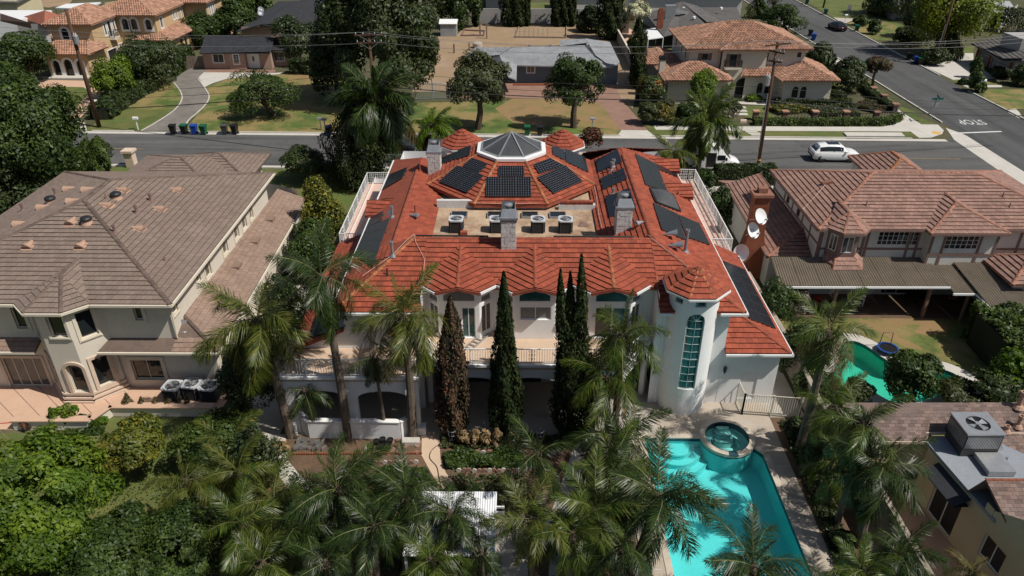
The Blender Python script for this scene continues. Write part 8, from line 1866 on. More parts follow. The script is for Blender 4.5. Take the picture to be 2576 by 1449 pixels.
def blob(name, c, rx, ry, rz, n, size, m, lumps=26, lr=.42, aspect=1.9, low=-.7, air=.35, cent=None):
    rg = RNG; d = unit(rg.normal(size=(lumps, 3))); d[:, 2] = np.where(d[:, 2] < low, -d[:, 2], d[:, 2]); cen = d*rg.uniform(.38, .82, (lumps, 1)); rad_ = lr*rg.uniform(.6, 1.25, lumps); tint = rg.uniform(0, .6, lumps)
    k = rg.integers(0, lumps, n); u = unit(rg.normal(size=(n, 3))+d[k]*.55+np.array([0, 0, .35])); rr = rad_[k]*np.where(rg.random(n) < air, rg.uniform(.3, 1.1, n), rg.uniform(.82, 1.08, n)); p = cen[k]+u*rr[:, None]
    nrm = unit(u*.8+unit(p)*.5+rg.normal(size=(n, 3))*.55+np.array([0, 0, .35])); ax = rg.normal(size=(n, 3))+p*.7+np.array([0, 0, -.45])
    pos = p*np.array([rx, ry, rz])+np.array(c); ok = pos[:, 2] > .03; s = size*rg.uniform(.6, 1.35, n)
    return leaf_mesh(name, pos[ok], nrm[ok], ax[ok], s[ok], s[ok]/aspect, np.clip(tint[k][ok]+rg.uniform(0, .4, ok.sum()), 0, .999), m), [Vector(q)*1 for q in (cen*np.array([rx, ry, rz])+np.array(c))]
def D_(v): return (Vector(v)-_c).length
def T(label, base, bb, m, n=4000, size=.2, cat='tree', name='tree', trunk=True, bark=None, grp=None, low=-.7, lumps=26, air=.35, lr=.42, z0=None, depth=1.0):
    n, size = int(n*1.55), size*.76; P = at(*base); cx, cy = (bb[0]+bb[2])/2, (bb[1]+bb[3])/2; c = atY(cx, cy, P.y); d = D_(c); rx = (bb[2]-bb[0])/2*d/1850; hh = (bb[3]-bb[1])/2*d/1850
    sd = (CAM_H-c.z)/d; ry = rx*depth; rz = math.sqrt(max((hh*.98)**2-(ry*sd)**2, (hh*.45)**2))/math.sqrt(1-sd*sd)
    rz = min(rz, 1.6*max(rx, ry)+.5)
    if c.z-rz < .0 : c.z = max(c.z, rz*.75)
    t = thing(name, label, cat, P, grp)
    me, cen = blob('crown', (c.x-P.x, c.y-P.y, c.z), rx*.92, ry*.92, rz*.95, n, size, m, low=low, lumps=lumps, air=air, lr=lr); link('crown', me, t)
    if trunk:
        b = MB(); r = max(.07, min(.32, .045*(c.z+rz))); top = Vector((c.x, c.y, max(c.z-rz*.35, .5))); P0 = Vector((P.x, P.y, 0)); mid = (P0+top)/2+Vector((random.uniform(-.2, .2), 0, 0)); b.tube([P0, mid, top], [r*1.25, r, r*.75], 8)
        for q in cen[:11]: q = Vector(q)+P; b.tube([top-Vector((0,0,.25*rz)), (top+q)/2+Vector((0,0,.1)), q], [r*.5, r*.3, r*.08], 5)
        b.build('trunk', bark or M_bark, t)
    return t
def column(label, base, tip, hw, m, n=2500, size=.2, spires=1, name='cypress_tree', fat=.55, grp=None, ribs=5, cat='tree'):
    n, size = int(n*1.4), size*.8
    P = at(*base); top = atY(*tip, P.y); H = max(top.z, 1.0); d = D_((P.x, P.y, H/2)); R = hw*d/1850; rg = RNG
    s = rg.integers(0, spires, n); so = np.array([[.45, 0], [-.05, .2], [-.55, 0]])[:spires] if spires > 1 else np.zeros((1, 2)); sh = rg.uniform(.8, .97, spires); sh[0] = 1.0
    z = rg.beta(1.05, 1.15, n); th = rg.uniform(0, 2*math.pi, n); prof = np.minimum(1, (z/.16)**.6+.25)*np.minimum(1, ((1-z)/fat)**.75)
    lob = 1+.2*np.sin(th*ribs+z*9)+.12*np.sin(th*3-z*14)+rg.normal(size=n)*.06
    cz, ct, cr = rg.uniform(0, .95, 46), rg.uniform(0, 2*math.pi, 46), rg.uniform(-.22, .3, 46); dd = ((z[:, None]-cz)*H/(R*1.6))**2+(((th[:, None]-ct+math.pi) % (2*math.pi)-math.pi)/.55)**2; lob = lob+(np.exp(-dd)*cr).sum(1)
    r = R*prof*lob*np.where(rg.random(n) < .25, rg.uniform(.5, 1.15, n), rg.uniform(.86, 1.04, n)); k = .55 if spires > 1 else 1.0; q = np.clip((z-.45)/.3, 0, 1) if spires > 1 else np.zeros(n)
    x = np.cos(th)*r*(1-q*(1-k))+so[s, 0]*R*1.1*q; y = np.sin(th)*r*(1-q*(1-k))+so[s, 1]*R*q; zz = z*H*np.where(q > 0, sh[s]*q+(1-q), 1)
    lean = (top.x-P.x)*z
    pos = np.stack([x+lean, y, np.maximum(zz, .05)], 1); out = np.stack([np.cos(th), np.sin(th), .25*np.ones(n)], 1); nrm = unit(out+rg.normal(size=(n, 3))*.45); ax = np.stack([np.cos(th)*.35, np.sin(th)*.35, np.ones(n)], 1)+rg.normal(size=(n, 3))*.25; ls = size*rg.uniform(.6, 1.4, n)
    t = thing(name, label, cat, P, grp); V = np.clip(.5+.35*np.sin(th*4+z*11)+rg.normal(size=n)*.18, 0, .999)
    link('crown', leaf_mesh('crown', pos, nrm, ax, ls, ls/2.6, V, m), t); b = MB(); b.tube([P, P+Vector(((top.x-P.x)*.8, 0, H*.8))], [max(.06, R*.14), .03], 6); b.build('trunk', M_bark, t); return t
def hedge(label, pts, w, h, m, n=4000, size=.12, name='hedge', z0=0.0, lump=.12, cat='hedge', kind=None, flower=None):
    P = [Vector((p[0], p[1], 0)) for p in pts]; seg = [(P[i], P[i+1]) for i in range(len(P)-1)]; Ls = np.array([(b-a).length for a, b in seg]); rg = RNG
    k = rg.choice(len(seg), n, p=Ls/Ls.sum()); t = rg.random(n); a = np.array([s[0][:] for s in seg])[k]; d = np.array([((s[1]-s[0]).normalized())[:] for s in seg])[k]; L = Ls[k][:, None]; sd = np.stack([d[:, 1], -d[:, 0], np.zeros(n)], 1)
    per = w+2*h; q = rg.random(n)*per; top = q < w; off = np.where(top, q-w/2, np.where(q < w+h, -w/2, w/2)); z = np.where(top, h, np.where(q < w+h, q-w, q-w-h)); outv = np.where(top[:, None], np.array([0, 0, 1.]), sd*np.sign(off)[:, None])
    pos = a+d*(t[:, None]*L)+sd*off[:, None]+np.array([0, 0, z0])+np.stack([np.zeros(n), np.zeros(n), z], 1); wob = np.sin(pos[:, 0]*3.1+pos[:, 2]*2.3)*np.sin(pos[:, 1]*2.7+1.3)*lump+rg.normal(size=n)*lump*.45-.03; pos += outv*wob[:, None]
    e = (t*L[:, 0] < .0); nrm = unit(outv+rg.normal(size=(n, 3))*.5+np.array([0, 0, .15])); ls = size*rg.uniform(.6, 1.35, n); V = np.clip(rg.random(n)*.6+.4*(.5+.5*np.sin(pos[:, 0]*1.7+pos[:, 1]*1.3)), 0, .999)
    o = thing(name, label, cat, P[0]); off_ = np.array(P[0][:]); pos[:, 2] = np.maximum(pos[:, 2], .03); link('foliage', leaf_mesh('foliage', pos-off_, nrm, rg.normal(size=(n, 3))+np.array([0, 0, .3]), ls, ls/1.8, V, m), o)
    b = MB()
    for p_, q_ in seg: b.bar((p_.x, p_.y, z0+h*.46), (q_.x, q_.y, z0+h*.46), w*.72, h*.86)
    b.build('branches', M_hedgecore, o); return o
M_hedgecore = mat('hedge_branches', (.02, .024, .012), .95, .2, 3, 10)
# ---- palms
FR = {}
def frond(kind, m, wd=1.0):
    vr = random.randrange(2); key = (kind, m.name, wd, vr)
    if key in FR: return FR[key]
    kk, wid, droop = {'spear': (.25, .5, .1), 'up': (.85, .95, .45), 'arch': (1.5, 1.05, .8), 'wide': (2.0, 1.05, .95), 'hang': (.8, 1.0, 1.0)}[kind]; kk *= 1+.3*vr
    b = MB(); n = 26; x = z = 0.0; pts = []; ang = 0.0
    for i in range(n+1):
        s = i/n; pts.append((Vector((x, .04*math.sin(s*3), z)), -kk*s**1.4)); a = -kk*s**1.4; x += math.cos(a)/n; z += math.sin(a)/n
    b.tube([p for p, a in pts[::3]]+[pts[-1][0]], [.011]+[.008]*7+[.003, .002], 4, 1); rr = random.Random(len(kind)*7+3+vr)
    for i in range(2, n*4+1):
        s = i/(n*4); j = min(int(s*n), n-1); f = s*n-j; p = pts[j][0].lerp(pts[j+1][0], f); a = pts[j][1]; T_ = Vector((math.cos(a), 0, math.sin(a))); U_ = Vector((-math.sin(a), 0, math.cos(a)))
        if s < .13: continue
        for sg in (-1, 1):
            ll = .235*wid*math.sin(math.pi*min(1, (s*.86+.12)))**.55*rr.uniform(.82, 1.1); roll = rr.uniform(-.9, .95); fw = .35+.75*s
            d = (T_*fw+Vector((0, sg, 0))*math.cos(roll)+U_*math.sin(roll)).normalized(); w = .005*wd; mid = p+d*ll*.52; tip = p+d*ll+Vector((0, 0, -1))*ll*droop*rr.uniform(.5, 1.1); mid += Vector((0, 0, -1))*ll*droop*.3
            wv = d.cross(U_).normalized()*w if abs(d.dot(U_)) < .95 else T_*w
            b.add([p-wv*.5, p+wv*.5, mid+wv, mid-wv, tip], [(0, 1, 2, 3), (3, 2, 4)], 0, rr.random()*.98+.01)
    FR[key] = b.mesh('frond', [m, M_frondrib]); return FR[key]
M_frondrib = mat('frond_rib', (.11, .12, .04), .6, .2, 3, 10)
def palm(label, base, crown, nf=16, L=3.4, r=.15, m=None, lo=-55, hi=82, dead=0, old=None, name='palm_tree', grp=None, Yc=None, fr=None, az0=None, wd=1.0):
    m = m or L_palm; m = random.choice((L_palm, L_palm, L_palm2, L_palmdark)) if m is L_palm else m; L *= (.8 if Yc else .86) if wd == 1 else 1; P = Vector(base) if len(base) == 3 else at(*base); c = atY(*crown, Yc if Yc else P.y) if len(crown) == 2 else Vector(crown)
    t = thing(name, label, 'palm tree', P, grp); b = MB(); n = 14; pts = []; rs = []
    for i in range(n+1):
        s = i/n; q = P.lerp(c, s); q.x += .12*math.sin(s*3)*(c-P).length*.05; pts.append(q); rs.append(r*(1.25-.45*s)*(1+.05*(i % 2)))
    b.tube(pts, rs, 9); b.build('trunk', M_palmbark, t, smooth=False)
    b = MB(); b.tube([c-Vector((0,0,.55)), c-Vector((0,0,.2)), c+Vector((0,0,.25))], [r*.95, r*1.7, r*.5], 8); 
    for k in range(9): a = k*2.4; b.bar(c+Vector((math.cos(a)*r*1.2, math.sin(a)*r*1.2, -.25)), c+Vector((math.cos(a)*r*3.2, math.sin(a)*r*3.2, .1+.1*(k % 3))), .07, .03)
    b.build('leaf_bases', M_bark, t); az = az0 if az0 is not None else random.uniform(0, 6.28)
    for k in range(nf):
        s = (k+.5)/nf; el = hi+(lo-hi)*s**.85+random.uniform(-11, 11); az += 2.39996+random.uniform(-.2, .2); kind = 'spear' if el > 72 else 'up' if el > 45 else 'arch' if el > 12 else 'wide' if el > -18 else 'hang'
        mm = old if (old and el < 8 and random.random() < .6) else m; l = L*random.uniform(.85, 1.1)*(.82 if el > 70 else 1)
        o = link('frond', frond(kind, mm, wd), t); o.matrix_local = Matrix.Translation(c-P+Vector((0,0,.1))) @ Matrix.Rotation(az, 4, 'Z') @ Matrix.Rotation(-rad(el), 4, 'Y') @ Matrix.Rotation(random.uniform(-.5, .5), 4, 'X') @ Matrix.Scale(l, 4)
    for k in range(dead):
        az += 2.4; o = link('frond', frond('hang', L_dead), t); o.matrix_local = Matrix.Translation(c-P-Vector((0,0,.15))) @ Matrix.Rotation(az, 4, 'Z') @ Matrix.Rotation(rad(68+random.uniform(-8, 12)), 4, 'Y') @ Matrix.Scale(L*.8, 4)
    if fr:
        b = MB(); q = c+Vector(fr)
        for k in range(70): a = random.uniform(0, 6.28); rr = random.uniform(.05, .2); h = random.uniform(-.75, .3); b.lathe([(.01, -.05), (.05, 0), (.01, .05)], 5, q+Vector((rr*math.cos(a), rr*math.sin(a), h)))
        b.bar(c, q+Vector((0,0,.3)), .04); b.build('fruit_cluster', mat('orange_fruit', (.40, .14, .025), .6, .25, 4, 10), t)
    return t
def sh(label, base, bb, m, n=1500, size=.12, cat='shrub', name='shrub', **k): return T(label, base, bb, m, n, size, cat, name, trunk=False, **k)
# ---- far left
T('big leafy green tree overhanging the taupe roof at left', (60,545), (-70,190,205,470), L_mid, 17000, .19, lumps=90, lr=.24, air=.5); T('dark lower tree left of the taupe roof', (10,570), (-80,400,135,570), L_dark, 7000, .2)
T('round grey-green tree left of the mustard house', (78,215), (-5,95,125,208), L_mid, 6000, .26); T('broad bush below the round grey-green tree', (30,330), (-60,180,110,330), L_mid, 6000, .24)
sh('bright green rounded bush before the mustard garage', (285,249), (236,148,332,250), L_bright, 5000, .2); T('dark crape myrtle tree beside the mustard house', (400,216), (300,92,445,222), L_dark, 6000, .22); T('dark shrub tree behind the bright rounded bush', (345,222), (300,130,380,225), L_dark, 3500, .22)
for i, (bx, tp, w, g) in enumerate(((252,343,21,'tallest, rightmost'),(222,352,22,'second from the right'),(190,372,22,'middle'),(160,388,20,'second from the left'),(134,400,18,'leftmost'))): column(g+' of five juniper columns behind the taupe roof', (bx,432), (bx-8,tp), w, L_hedge, 2600, .16, name='juniper_tree', fat=.35)
hedge('clipped dark ivy hedge along the curved driveway', [at2(255,302), at2(300,268), at2(345,240), at2(385,222)], 2.4, 1.5, L_dark, 6000, .2); hedge('ivy hedge climbing behind the weathered board fence', [at2(425,195), at2(455,172), at2(475,158)], 2.0, 2.6, L_dark, 3500, .2)
T('dark green tree between mustard house and pink bungalow', (512,118), (468,40,545,120), L_mid, 4500, .3); T('taller green tree behind the pink bungalow', (585,100), (535,5,640,100), L_mid, 6000, .32); T('brownish tree at the top edge behind the bungalow', (560,50), (510,-40,610,50), L_olive, 4500, .34); T('green tree at the top edge right of the mustard house', (650,60), (600,-30,690,62), L_mid, 3500, .34)
T('orange tree standing on the patchy lawn', (690,291), (566,178,752,288), L_mid, 7000, .18, lumps=40, lr=.33); T('conifer beside the pink bungalow window', (735,158), (684,52,800,150), L_dark, 5000, .26); hedge('dark clipped hedge right of the pink bungalow', [at2(735,184), at2(818,186)], 1.6, 1.9, L_dark, 3500, .2)
T('huge dark broadleaf tree towering over the lawn', (945,262), (795,-120,1140,262), L_dark, 24000, .30, lumps=120, lr=.19); T('dark tree leaning out of the huge tree to the left', (850,240), (770,30,905,245), L_dark, 8000, .28, lumps=36); T('dark tree at the top edge behind the huge tree', (820,40), (760,-60,880,45), L_mid, 5000, .4)
T('round grey-green street tree with a forked trunk', (1202,325), (1108,134,1302,290), L_olive, 11000, .19, lumps=46, lr=.3, depth=.8); T('airy jacaranda tree in front of the blue house', (1443,321), (1352,128,1548,302), L_mid, 6500, .2, lumps=40, lr=.24, air=.7)
T('green tree behind the tool shed', (1160,70), (1100,-40,1205,72), L_mid, 6000, .36)
for i, (x, w, g) in enumerate(((1198,8,'slim cypress beside the yard wall left end'),(1282,15,'broad cypress, first of the dark row'),(1306,13,'cypress, second of the dark row'),(1327,6,'slim cypress ending the first row'),(1402,12,'cypress, first of the second dark row'),(1422,12,'cypress, second of the second dark row'),(1439,9,'narrow cypress ending the second row'))): column(g, (x,66), (x,-40), w, L_cypress, 1500, .34, fat=.25)
column('massive dark cypress beside the garden shed', (1535,98), (1533,-60), 21, L_cypress, 3000, .36, fat=.25); T('dark rounded tree between the cypress rows', (1490,80), (1450,18,1522,82), L_dark, 3500, .34); column('tall slim cypress by the tan block wall', (1604,222), (1608,45), 15, L_cypress, 3000, .24, fat=.3)
T('tree covered in creamy white blossom', (1604,95), (1570,8,1637,54), L_whitefl, 3500, .28); sh('light green shrub by the brick terrace', (1588,138), (1574,95,1602,138), L_bright, 900, .2); sh('rounded shrub with orange trumpet flowers', (1640,262), (1598,190,1675,262), L_orangefl, 3500, .18); T('lime green young tree before the villa', (1765,290), (1733,180,1803,275), L_bright, 3500, .17); sh('pink-blossomed crape myrtle by the villa entry', (1822,306), (1768,240,1864,304), L_pinkfl, 3500, .18)
sh('grey-green spiky shrubs at the villa garden corner', (1630,312), (1598,256,1662,314), L_olive, 2200, .18); sh('yellow-flowered shrub in the villa garden', (1675,312), (1640,252,1705,312), L_yelfl, 2200, .17); sh('dark shrub behind the right street palm', (1740,312), (1700,258,1760,312), L_mid, 1800, .18)
hz = lambda *q: [at2(*z4f(*p)) for p in q]
hedge('clipped bright hedge along the villa sidewalk', hz((25,1030),(430,1034),(840,1034),(1150,1030),(1235,985)), 1.0, .7, L_hedge, 5000, .11); hedge('low dark hedge behind the yellow flowers', hz((205,860),(560,862),(840,868)), 1.1, .6, L_dark, 3000, .12); hedge('dark hedge running back beside the villa path', hz((600,735),(770,830)), 1.0, .7, L_dark, 1800, .12); hedge('dark hedge along the curving inner fence', hz((930,735),(1010,810),(1100,880),(1190,930)), 1.0, .8, L_dark, 2600, .12)
hedge('yellow coreopsis flower bed in the villa garden', hz((180,930),(440,900)), 3.0, .45, L_yelfl, 3000, .12, 'flower_bed', cat='flower bed'); hedge('dark red flower bed in the villa garden', hz((900,870),(1130,920)), 4.0, .4, L_redfl, 3500, .12, 'flower_bed', cat='flower bed'); hedge('olive perennials between the flower beds', hz((480,930),(850,925)), 4.0, .35, L_olive, 3000, .12, 'flower_bed', cat='flower bed'); hedge('green border planting below the villa windows', hz((-30,830),(90,835)), 1.6, .5, L_bright, 1400, .12, 'flower_bed', cat='flower bed')
for i, q in enumerate(((800,835),(835,865),(790,895),(855,895))): x, y = z4f(*q); sh(('upper left','upper right','lower left','lower right')[i]+' clipped ball shrub of the olive group', (x, y+6), (x-11, y-9, x+11, y+8), L_olive, 500, .11)
T('dark dense tree at the villa garden corner', (2135,230), (2090,156,2178,230), L_dark, 5500, .2); T('dark tree above it by the side-street kerb', (2070,180), (2030,112,2100,182), L_dark, 4500, .22); T('wide dark bush tree on the street bend', (1980,80), (1922,18,2024,80), L_mid, 4500, .26); column('clipped green cone topiary', (1912,46), (1910,-8), 21, L_mid, 2500, .22, name='topiary', fat=.7); T('thin bare-branched young tree by the topiary', (1950,42), (1928,-20,1968,24), L_olive, 300, .2); T('small rusty crape myrtle on the corner verge', (2195,216), (2172,148,2240,186), L_rust, 2600, .17)
T('yellow-lime sunlit tree behind the leaning pole', (2420,140), (2318,-45,2484,108), L_lime, 10000, .28, lumps=46); column('dark cypress beside the leaning pole', (2392,150), (2386,42), 17, L_cypress, 2200, .24); T('shady dark trees at the top of the lawn', (2215,40), (2185,-60,2340,56), L_dark, 7000, .34); T('dark tree left of the lime tree', (2330,95), (2280,15,2360,95), L_dark, 5000, .28)
for lab, base, bb, m in (('dark rounded shrub by the lawn edge',(2268,110),(2248,70,2290,112),L_dark),('dark shrubs below the lime tree',(2310,112),(2272,70,2332,112),L_dark),('shrubs round the leaning pole base',(2350,162),(2318,120,2382,163),L_dark),('airy bush on the east lawn',(2198,86),(2184,54,2214,86),L_mid),('green bush by the pale mailbox',(2168,64),(2148,42,2182,66),L_mid),('dark bushes at the right edge, uphill',(2560,80),(2505,22,2600,82),L_dark),('round bush beside the white turned mailbox',(2457,230),(2436,186,2478,230),L_mid),('dark bush under the garage eave',(2522,196),(2500,172,2544,198),L_dark),('dark bush at the right edge, downhill',(2570,214),(2545,168,2600,216),L_dark),('upright leafy shrub on the round bush',(2455,196),(2444,148,2468,192),L_mid),('tiny bush on the corner lawn',(2420,212),(2412,200,2432,214),L_mid)): sh(lab, base, bb, m, 1800, .22)
palm('small fan palm before the grey-roofed house', (2505,78), (2503,52), 14, 1.6, .14, L_palmdark, wd=3.0)
# ---- street side of the near houses
sh('dark glossy round bush beside the white railing', (760,452), (700,366,822,452), L_dark, 5500, .14); sh('olive shrub right of the dark round bush', (835,450), (812,412,862,450), L_olive, 1500, .13)
column('shaggy cypress under the street palm', (884,466), (884,262), 46, L_cypress, 6500, .17, fat=.4); column('cypress tucked behind the shaggy palm trunk', (930,466), (930,300), 44, L_cypress, 4000, .17, fat=.4)
T('tall hedge tree with yellow-green top beside the balcony', (802,648), (752,455,860,640), L_yellow, 8500, .13, lumps=36); T('dark green tree below the yellow-green hedge tree', (770,690), (715,560,850,705), L_mid, 6000, .14)
sh('dark red crape myrtle behind the right turret', (1490,394), (1455,322,1523,376), L_redfl, 1800, .16); sh('rusty shrub behind the left turret', (1070,412), (1040,335,1112,405), L_rust, 1800, .16)
hedge('dark hedge with white flowers before the van', [at2(1795,462), at2(1945,460)], 1.3, 1.7, L_dark, 5000, .13); sh('green bush at the balcony corner', (1775,478), (1748,425,1802,482), L_mid, 2500, .13); sh('bush row beside the right balcony', (1808,560), (1782,470,1842,560), L_mid, 3000, .13); sh('dark ball shrub by the side gate', (1835,568), (1815,528,1852,570), L_dark, 900, .12)
for lab, base, bb, m in (('dense shrubs between the solar lower roof and the patio',(1960,832),(1898,700,2000,830),L_mid),('dark vine mass beside the boundary wall',(2020,960),(1955,800,2070,955),L_dark),('rose bushes at the patio corner',(2000,790),(1960,715,2040,790),L_pinkfl),('green bush below the gate wall',(2045,1010),(2000,930,2110,1012),L_mid),('dark bed shrub nearest the bar fence',(2005,1110),(1980,1050,2030,1110),L_dark),('dark bed shrub beside the pool deck, middle',(2045,1190),(2015,1098,2075,1190),L_dark),('leafy rosette bush low in the pool bed',(2122,1378),(2096,1335,2146,1378),L_mid)): sh(lab, base, bb, m, 3200, .11)
hedge('huge clipped hedge on the right of the green pool', [(27.9, 36.4), (37, 36.4)], 4.4, 2.5, L_hedge, 16000, .12, lump=.2); sh('light green large-leaved shrub at the right edge', (2545,1010), (2500,895,2600,1000), L_bright, 1800, .17); T('citrus tree in front of the green pool, right', (2295,1016), (2228,880,2358,1010), L_mid, 6500, .13); T('dark citrus bush in front of the green pool, left', (2160,1016), (2118,952,2192,1012), L_dark, 3000, .13); T('olive bush tree beside the pool at the shingle ridge', (2425,1018), (2368,962,2484,1014), L_olive, 4500, .13); T('dark tree in the far right shade', (2530,1030), (2450,930,2620,1030), L_dark, 3500, .15)
# ---- the three cypresses of the garden front
column('rust-brown tinged cypress, leftmost of three before the terrace', (1139,1094), (1132,745), 35, L_cyprust, 7500, .13, fat=.5); column('slender tall cypress, middle of three before the terrace', (1272,1097), (1267,684), 37, L_cypress, 8500, .13, fat=.8); column('three-tipped tall cypress, rightmost before the terrace', (1438,1100), (1440,640), 43, L_cypress, 10000, .13, spires=3, fat=.6)
# ---- lower left
sh('large dark shrub between the cream and white houses', (622,1068), (555,868,692,1058), L_dark, 8500, .12, lumps=34); T('vine-covered pergola mound with yellowing leaves', (348,1192), (250,1046,428,1192), L_yellow, 6000, .13, lumps=40, lr=.3, air=.6); T('bright pinnate-leaved tree filling the lower left corner', (85,1449), (-110,1095,270,1420), L_bright, 22000, .13, lumps=95, lr=.2, air=.5); T('dark glossy tree at the bottom left edge', (300,1500), (120,1270,430,1520), L_mid, 16000, .11, lumps=70, lr=.24, air=.5); T('deep green bush at the very bottom left', (60,1520), (-80,1330,160,1540), L_mid, 9000, .12)
sh('bushy green shrub below the garden wall', (545,1178), (438,1045,650,1172), L_mid, 6000, .12); sh('tall dark hedge shrub beside the left garden path', (655,1245), (596,1075,706,1245), L_dark, 6000, .11, lumps=30); T('green bushes at the bottom between tree and palms', (470,1480), (330,1255,600,1480), L_mid, 14000, .10, lumps=70, lr=.22, air=.5)
for i, x in enumerate((317,355,390,424,451,473)): column(('largest tuft of bronze grass, leftmost of six','second tuft of bronze grass','third tuft of bronze grass, darker','fourth tuft of bronze grass','fifth small tuft of bronze grass','last small tuft of bronze grass')[i], (x,1036), (x,(992,1002,1002,1002,1010,1010)[i]), (13,10,10,12,8,9)[i], L_grass, 330, .13, name='grass_tuft', cat='grass tuft', fat=.9)
for i, (x, y, m) in enumerate(((145,1062,L_bright),(175,1058,L_bright),(205,1062,L_mid),(240,1064,L_bright),(258,1064,L_bright),(65,1072,L_redfl))): sh(('big banana-leaved potted plant','tall leafy potted plant','small mixed potted plant','round potted plant right of centre','last potted plant on the planter','red-leaved small tree at the planter end')[i], (x, y+6), (x-20+6*(i > 1), y-(38 if i < 2 else 18), x+20-6*(i > 1), y+6), m, 260, .14, name='potted_plant', cat='potted plant', lumps=12)
for i, (x, y, w) in enumerate(((1165,1120,20),(1195,1122,14),(1225,1120,18),(1250,1122,16),(1285,1118,16))): sh(('widest','second','middle','fourth','last')[i]+' clump of dry tan stalks in the vegetable bed', (x,y), (x-w,y-42,x+w,y+4), L_dry, 520, .11, name='dry_plant', cat='dry plant', lumps=14, air=.8)
sh('straw heap beside the left garden path', (705,1135), (682,1108,726,1138), L_dry, 700, .1, name='straw_heap', cat='straw')
def cover(label, q, h, m, n, size=.09):
    P = [Vector((*at2(*p), 0)) for p in q]; rg = RNG; uv = rg.random((n, 2)); A, B, C_, D__ = (np.array(p[:]) for p in P); pos = (A*(1-uv[:, :1])+B*uv[:, :1])*(1-uv[:, 1:])+(D__*(1-uv[:, :1])+C_*uv[:, :1])*uv[:, 1:]; hh = h*(.55+.45*np.sin(pos[:, 0]*2.9)*np.sin(pos[:, 1]*3.3+.5)); pos[:, 2] = np.abs(hh)*rg.uniform(.5, 1.1, n)+.03
    ls = size*rg.uniform(.6, 1.4, n); o = link('ground_cover', leaf_mesh('ground_cover', pos, unit(rg.normal(size=(n, 3))*.6+np.array([0, 0, 1.])), rg.normal(size=(n, 3)), ls, ls/1.7, rg.random(n)*.99, m)); tag(o, label, 'ground cover', kind='stuff')
cover('leafy green ground cover in the right garden bed', ((1115,1142),(1320,1142),(1310,1180),(1125,1182)), .45, L_mid, 3200); cover('leafy green ground cover in the left garden bed', ((950,1182),(1070,1180),(1095,1225),(960,1230)), .4, L_mid, 2200); cover('dark sparse plants in the shaded vegetable bed', ((1130,1200),(1330,1195),(1330,1290),(1170,1300)), .35, L_olive, 1500); cover('shaded creeping plants at the cypress feet', ((1110,1098),(1420,1098),(1420,1135),(1110,1130)), .3, L_olive, 1400); cover('low weeds at the planter foot', ((165,1075),(270,1075),(262,1095),(170,1098)), .25, L_mid, 500); cover('dark leaf litter plants in the pool-side bed', ((1960,1060),(2010,1060),(2170,1449),(2110,1449)), .3, L_dark, 2600); cover('grass of the shaded back lawn', ((150,1100),(700,1110),(880,1449),(-100,1449)), .08, L_hedge, 6000, .06); cover('tangled greenery beneath the palms', ((700,1240),(1180,1230),(1260,1449),(560,1449)), .5, L_mid, 6000, .1)
T('dense green shrub tree filling the gap beside the skirt roof', (715,905), (655,690,770,905), L_dark, 5000, .12)
# ---- palms: street side, garden front, foreground
palm('shaggy street palm with hanging fronds and an orange fruit bunch', (950,462), (942,255), 50, 4.9, .24, L_palmdark, -88, 80, 9, L_palmy, fr=(.45, -.5, -1.9), wd=2.0); palm('street palm beside the white van', (1752,442), (1778,300), 26, 3.7, .2, L_palm, -55, 80, wd=2.0); palm('second shorter palm crown below the street palm by the van', (1700,475), (1697,385), 14, 2.6, .14, L_palm, -50, 60, wd=2.0); palm('young palm behind the left turret', (1092,420), (1088,318), 14, 2.9, .1, L_bright, -30, 78, wd=2.0)
palm('leaning palm at the left terrace corner with drooping crown', (733,1098), (648,808), 24, 4.1, .19, L_palm, -60, 75); palm('tall dark palm over the left terrace', (877,1100), (808,700), 18, 3.4, .19, L_palmdark, -68, 78); palm('palm with bronze-tipped fronds beside the terrace corner', (1039,1100), (1016,800), 18, 3.6, .19, L_palm, -42, 82, 1, L_palmy); palm('thin dark palm in front of the left arches', (971,1098), (940,905), 9, 1.9, .08, L_palmdark, -75, 40, 2); palm('small drooping palm at the arch pier', (798,1098), (765,985), 8, 2.1, .09, L_palm, -60, 40)
palm('tall palm standing against the right end of the terrace', (1545,1100), (1562,850), 18, 3.3, .16, L_palm, -55, 86); palm('bright lower palm right of the cypresses', (1530,1130), (1525,955), 16, 3.1, .15, L_palm, -55, 75, 0, L_palmy); palm('wide palm crown before the spa corner', (1575,1200), (1560,1110), 18, 3.2, .16, L_palm, -45, 80); palm('dense palm left of the pool, upper crown', (1530,1270), (1545,1190), 16, 3.0, .16, L_palm, -45, 80)
G = lambda x, y: (x, y, 0)
palm('great palm arching its fronds over the turquoise pool', G(4.9, 20.9), (1655,1255), 24, 3.6, .18, L_palm, -50, 80, Yc=21.2); palm('palm with ringed trunk left of the pool fence', G(4.2, 20.3), (1500,1290), 20, 3.2, .17, L_palm, -50, 78, Yc=20.6); palm('palm before the blue trampoline, left', G(.6, 19.6), (1335,1310), 15, 2.6, .09, L_palm, -45, 70, Yc=19.8); palm('palm in front of the blue trampoline, right', G(2.5, 19.2), (1440,1350), 17, 2.6, .15, L_palm, -40, 75, Yc=19.4); palm('slim young palm above the vegetable bed', (1372,1300), (1352,1150), 11, 2.4, .06, L_palm, -45, 80)
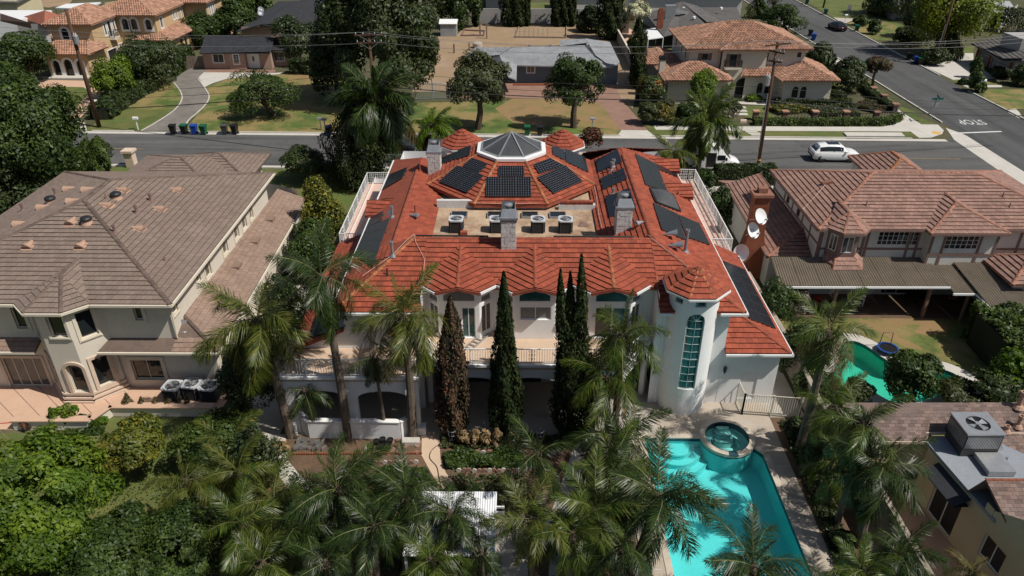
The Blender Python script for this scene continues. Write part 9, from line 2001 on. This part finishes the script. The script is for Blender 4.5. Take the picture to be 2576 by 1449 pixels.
palm('palm leaning in over the lower right of the pool', G(9.2, 17.4), (1893,1430), 20, 3.1, .17, L_palm, -45, 84, Yc=17.6); palm('palm behind the open bar gate by the boundary wall', (2010,1130), (2082,842), 17, 2.9, .19, L_palm, -55, 78, 0, L_palmy); palm('leafy palm below the boundary wall', (2035,1180), (2100,1030), 15, 2.6, .14, L_palm, -50, 75); palm('slim palm in the bed beside the pool deck', (2080,1270), (2110,1180), 13, 2.3, .11, L_palm, -60, 70); palm('second slim palm lower in the pool bed', (2105,1320), (2168,1070), 14, 2.6, .11, L_palm, -60, 70); palm('large dark palm before the yellow house', (2158,1372), (2205,1180), 20, 3.0, .18, L_palmdark, -52, 80, 1)
palm('low bushy palm at the lower right corner', G(15.4, 19.2), (2262,1400), 18, 2.3, .14, L_palm, -20, 84, Yc=19.4); palm('low palm at the bottom edge right of the pool', G(13.3, 18.0), (2170,1440), 16, 2.0, .13, L_palm, -20, 84, Yc=18.2); palm('small yellowish palm at the bottom right edge', G(17.4, 19.0), (2440,1440), 10, 1.5, .1, L_palmy, -10, 80, Yc=19.2)
palm('dark full palm over the white canopy, left', G(-4.6, 20.6), (1020,1250), 22, 2.7, .15, L_palmdark, -55, 80, Yc=20.9); palm('dark full palm over the white canopy, right', G(-2.6, 20.2), (1130,1295), 22, 2.5, .15, L_palmdark, -60, 70, Yc=20.5); palm('low palm at the bottom edge before the canopy', G(-3.3, 18.4), (1085,1415), 16, 2.3, .14, L_palm, -35, 70, Yc=18.6); palm('small drooping palm by the concrete pad', G(-1.2, 18.8), (1210,1395), 10, 1.7, .08, L_palmdark, -65, 60, Yc=19.0); palm('palm with tall upright fronds in the left garden', G(-7.0, 20.5), (850,1235), 20, 3.2, .17, L_palm, -50, 84, Yc=20.8); palm('palm whose feather fronds stand over the left bed', G(-7.4, 23.4), (900,1215), 12, 2.6, .12, L_palm, 5, 84, Yc=23.6)
for i, (x, y, Y, nf, L, m, lab) in enumerate(((690,1265,20.8,18,2.9,L_palm,'spreading palm beside the left garden path'),(600,1190,23.5,16,2.5,L_palm,'palm behind the tall dark hedge shrub'),(610,1320,19.6,18,2.8,L_palm,'broad palm at the lower left, right of the bushes'),(470,1215,23.0,16,2.4,L_palm,'palm tuft right of the vine pergola'),(660,1420,18.2,16,2.3,L_palm,'low palm at the bottom edge, left of centre'),(580,1125,26.6,16,2.8,L_palm,'feathery palm below the cream house air conditioners'),(760,1330,19.6,16,2.6,L_palmdark,'dark palm in the left foreground thicket'),(940,1330,19.2,16,2.5,L_palmdark,'dark palm left of the white canopy'),(1560,1380,19.0,14,2.4,L_palmdark,'dark low palm beside the pool fence'),(820,1420,18.2,12,2.1,L_palmdark,'dark low palm at the bottom edge'))):
    v = atY(x, y, Y); palm(lab, (v.x+random.uniform(-.3, .3), Y-.2, 0), (x, y), nf, L, .13, m, -48, 80, Yc=Y)
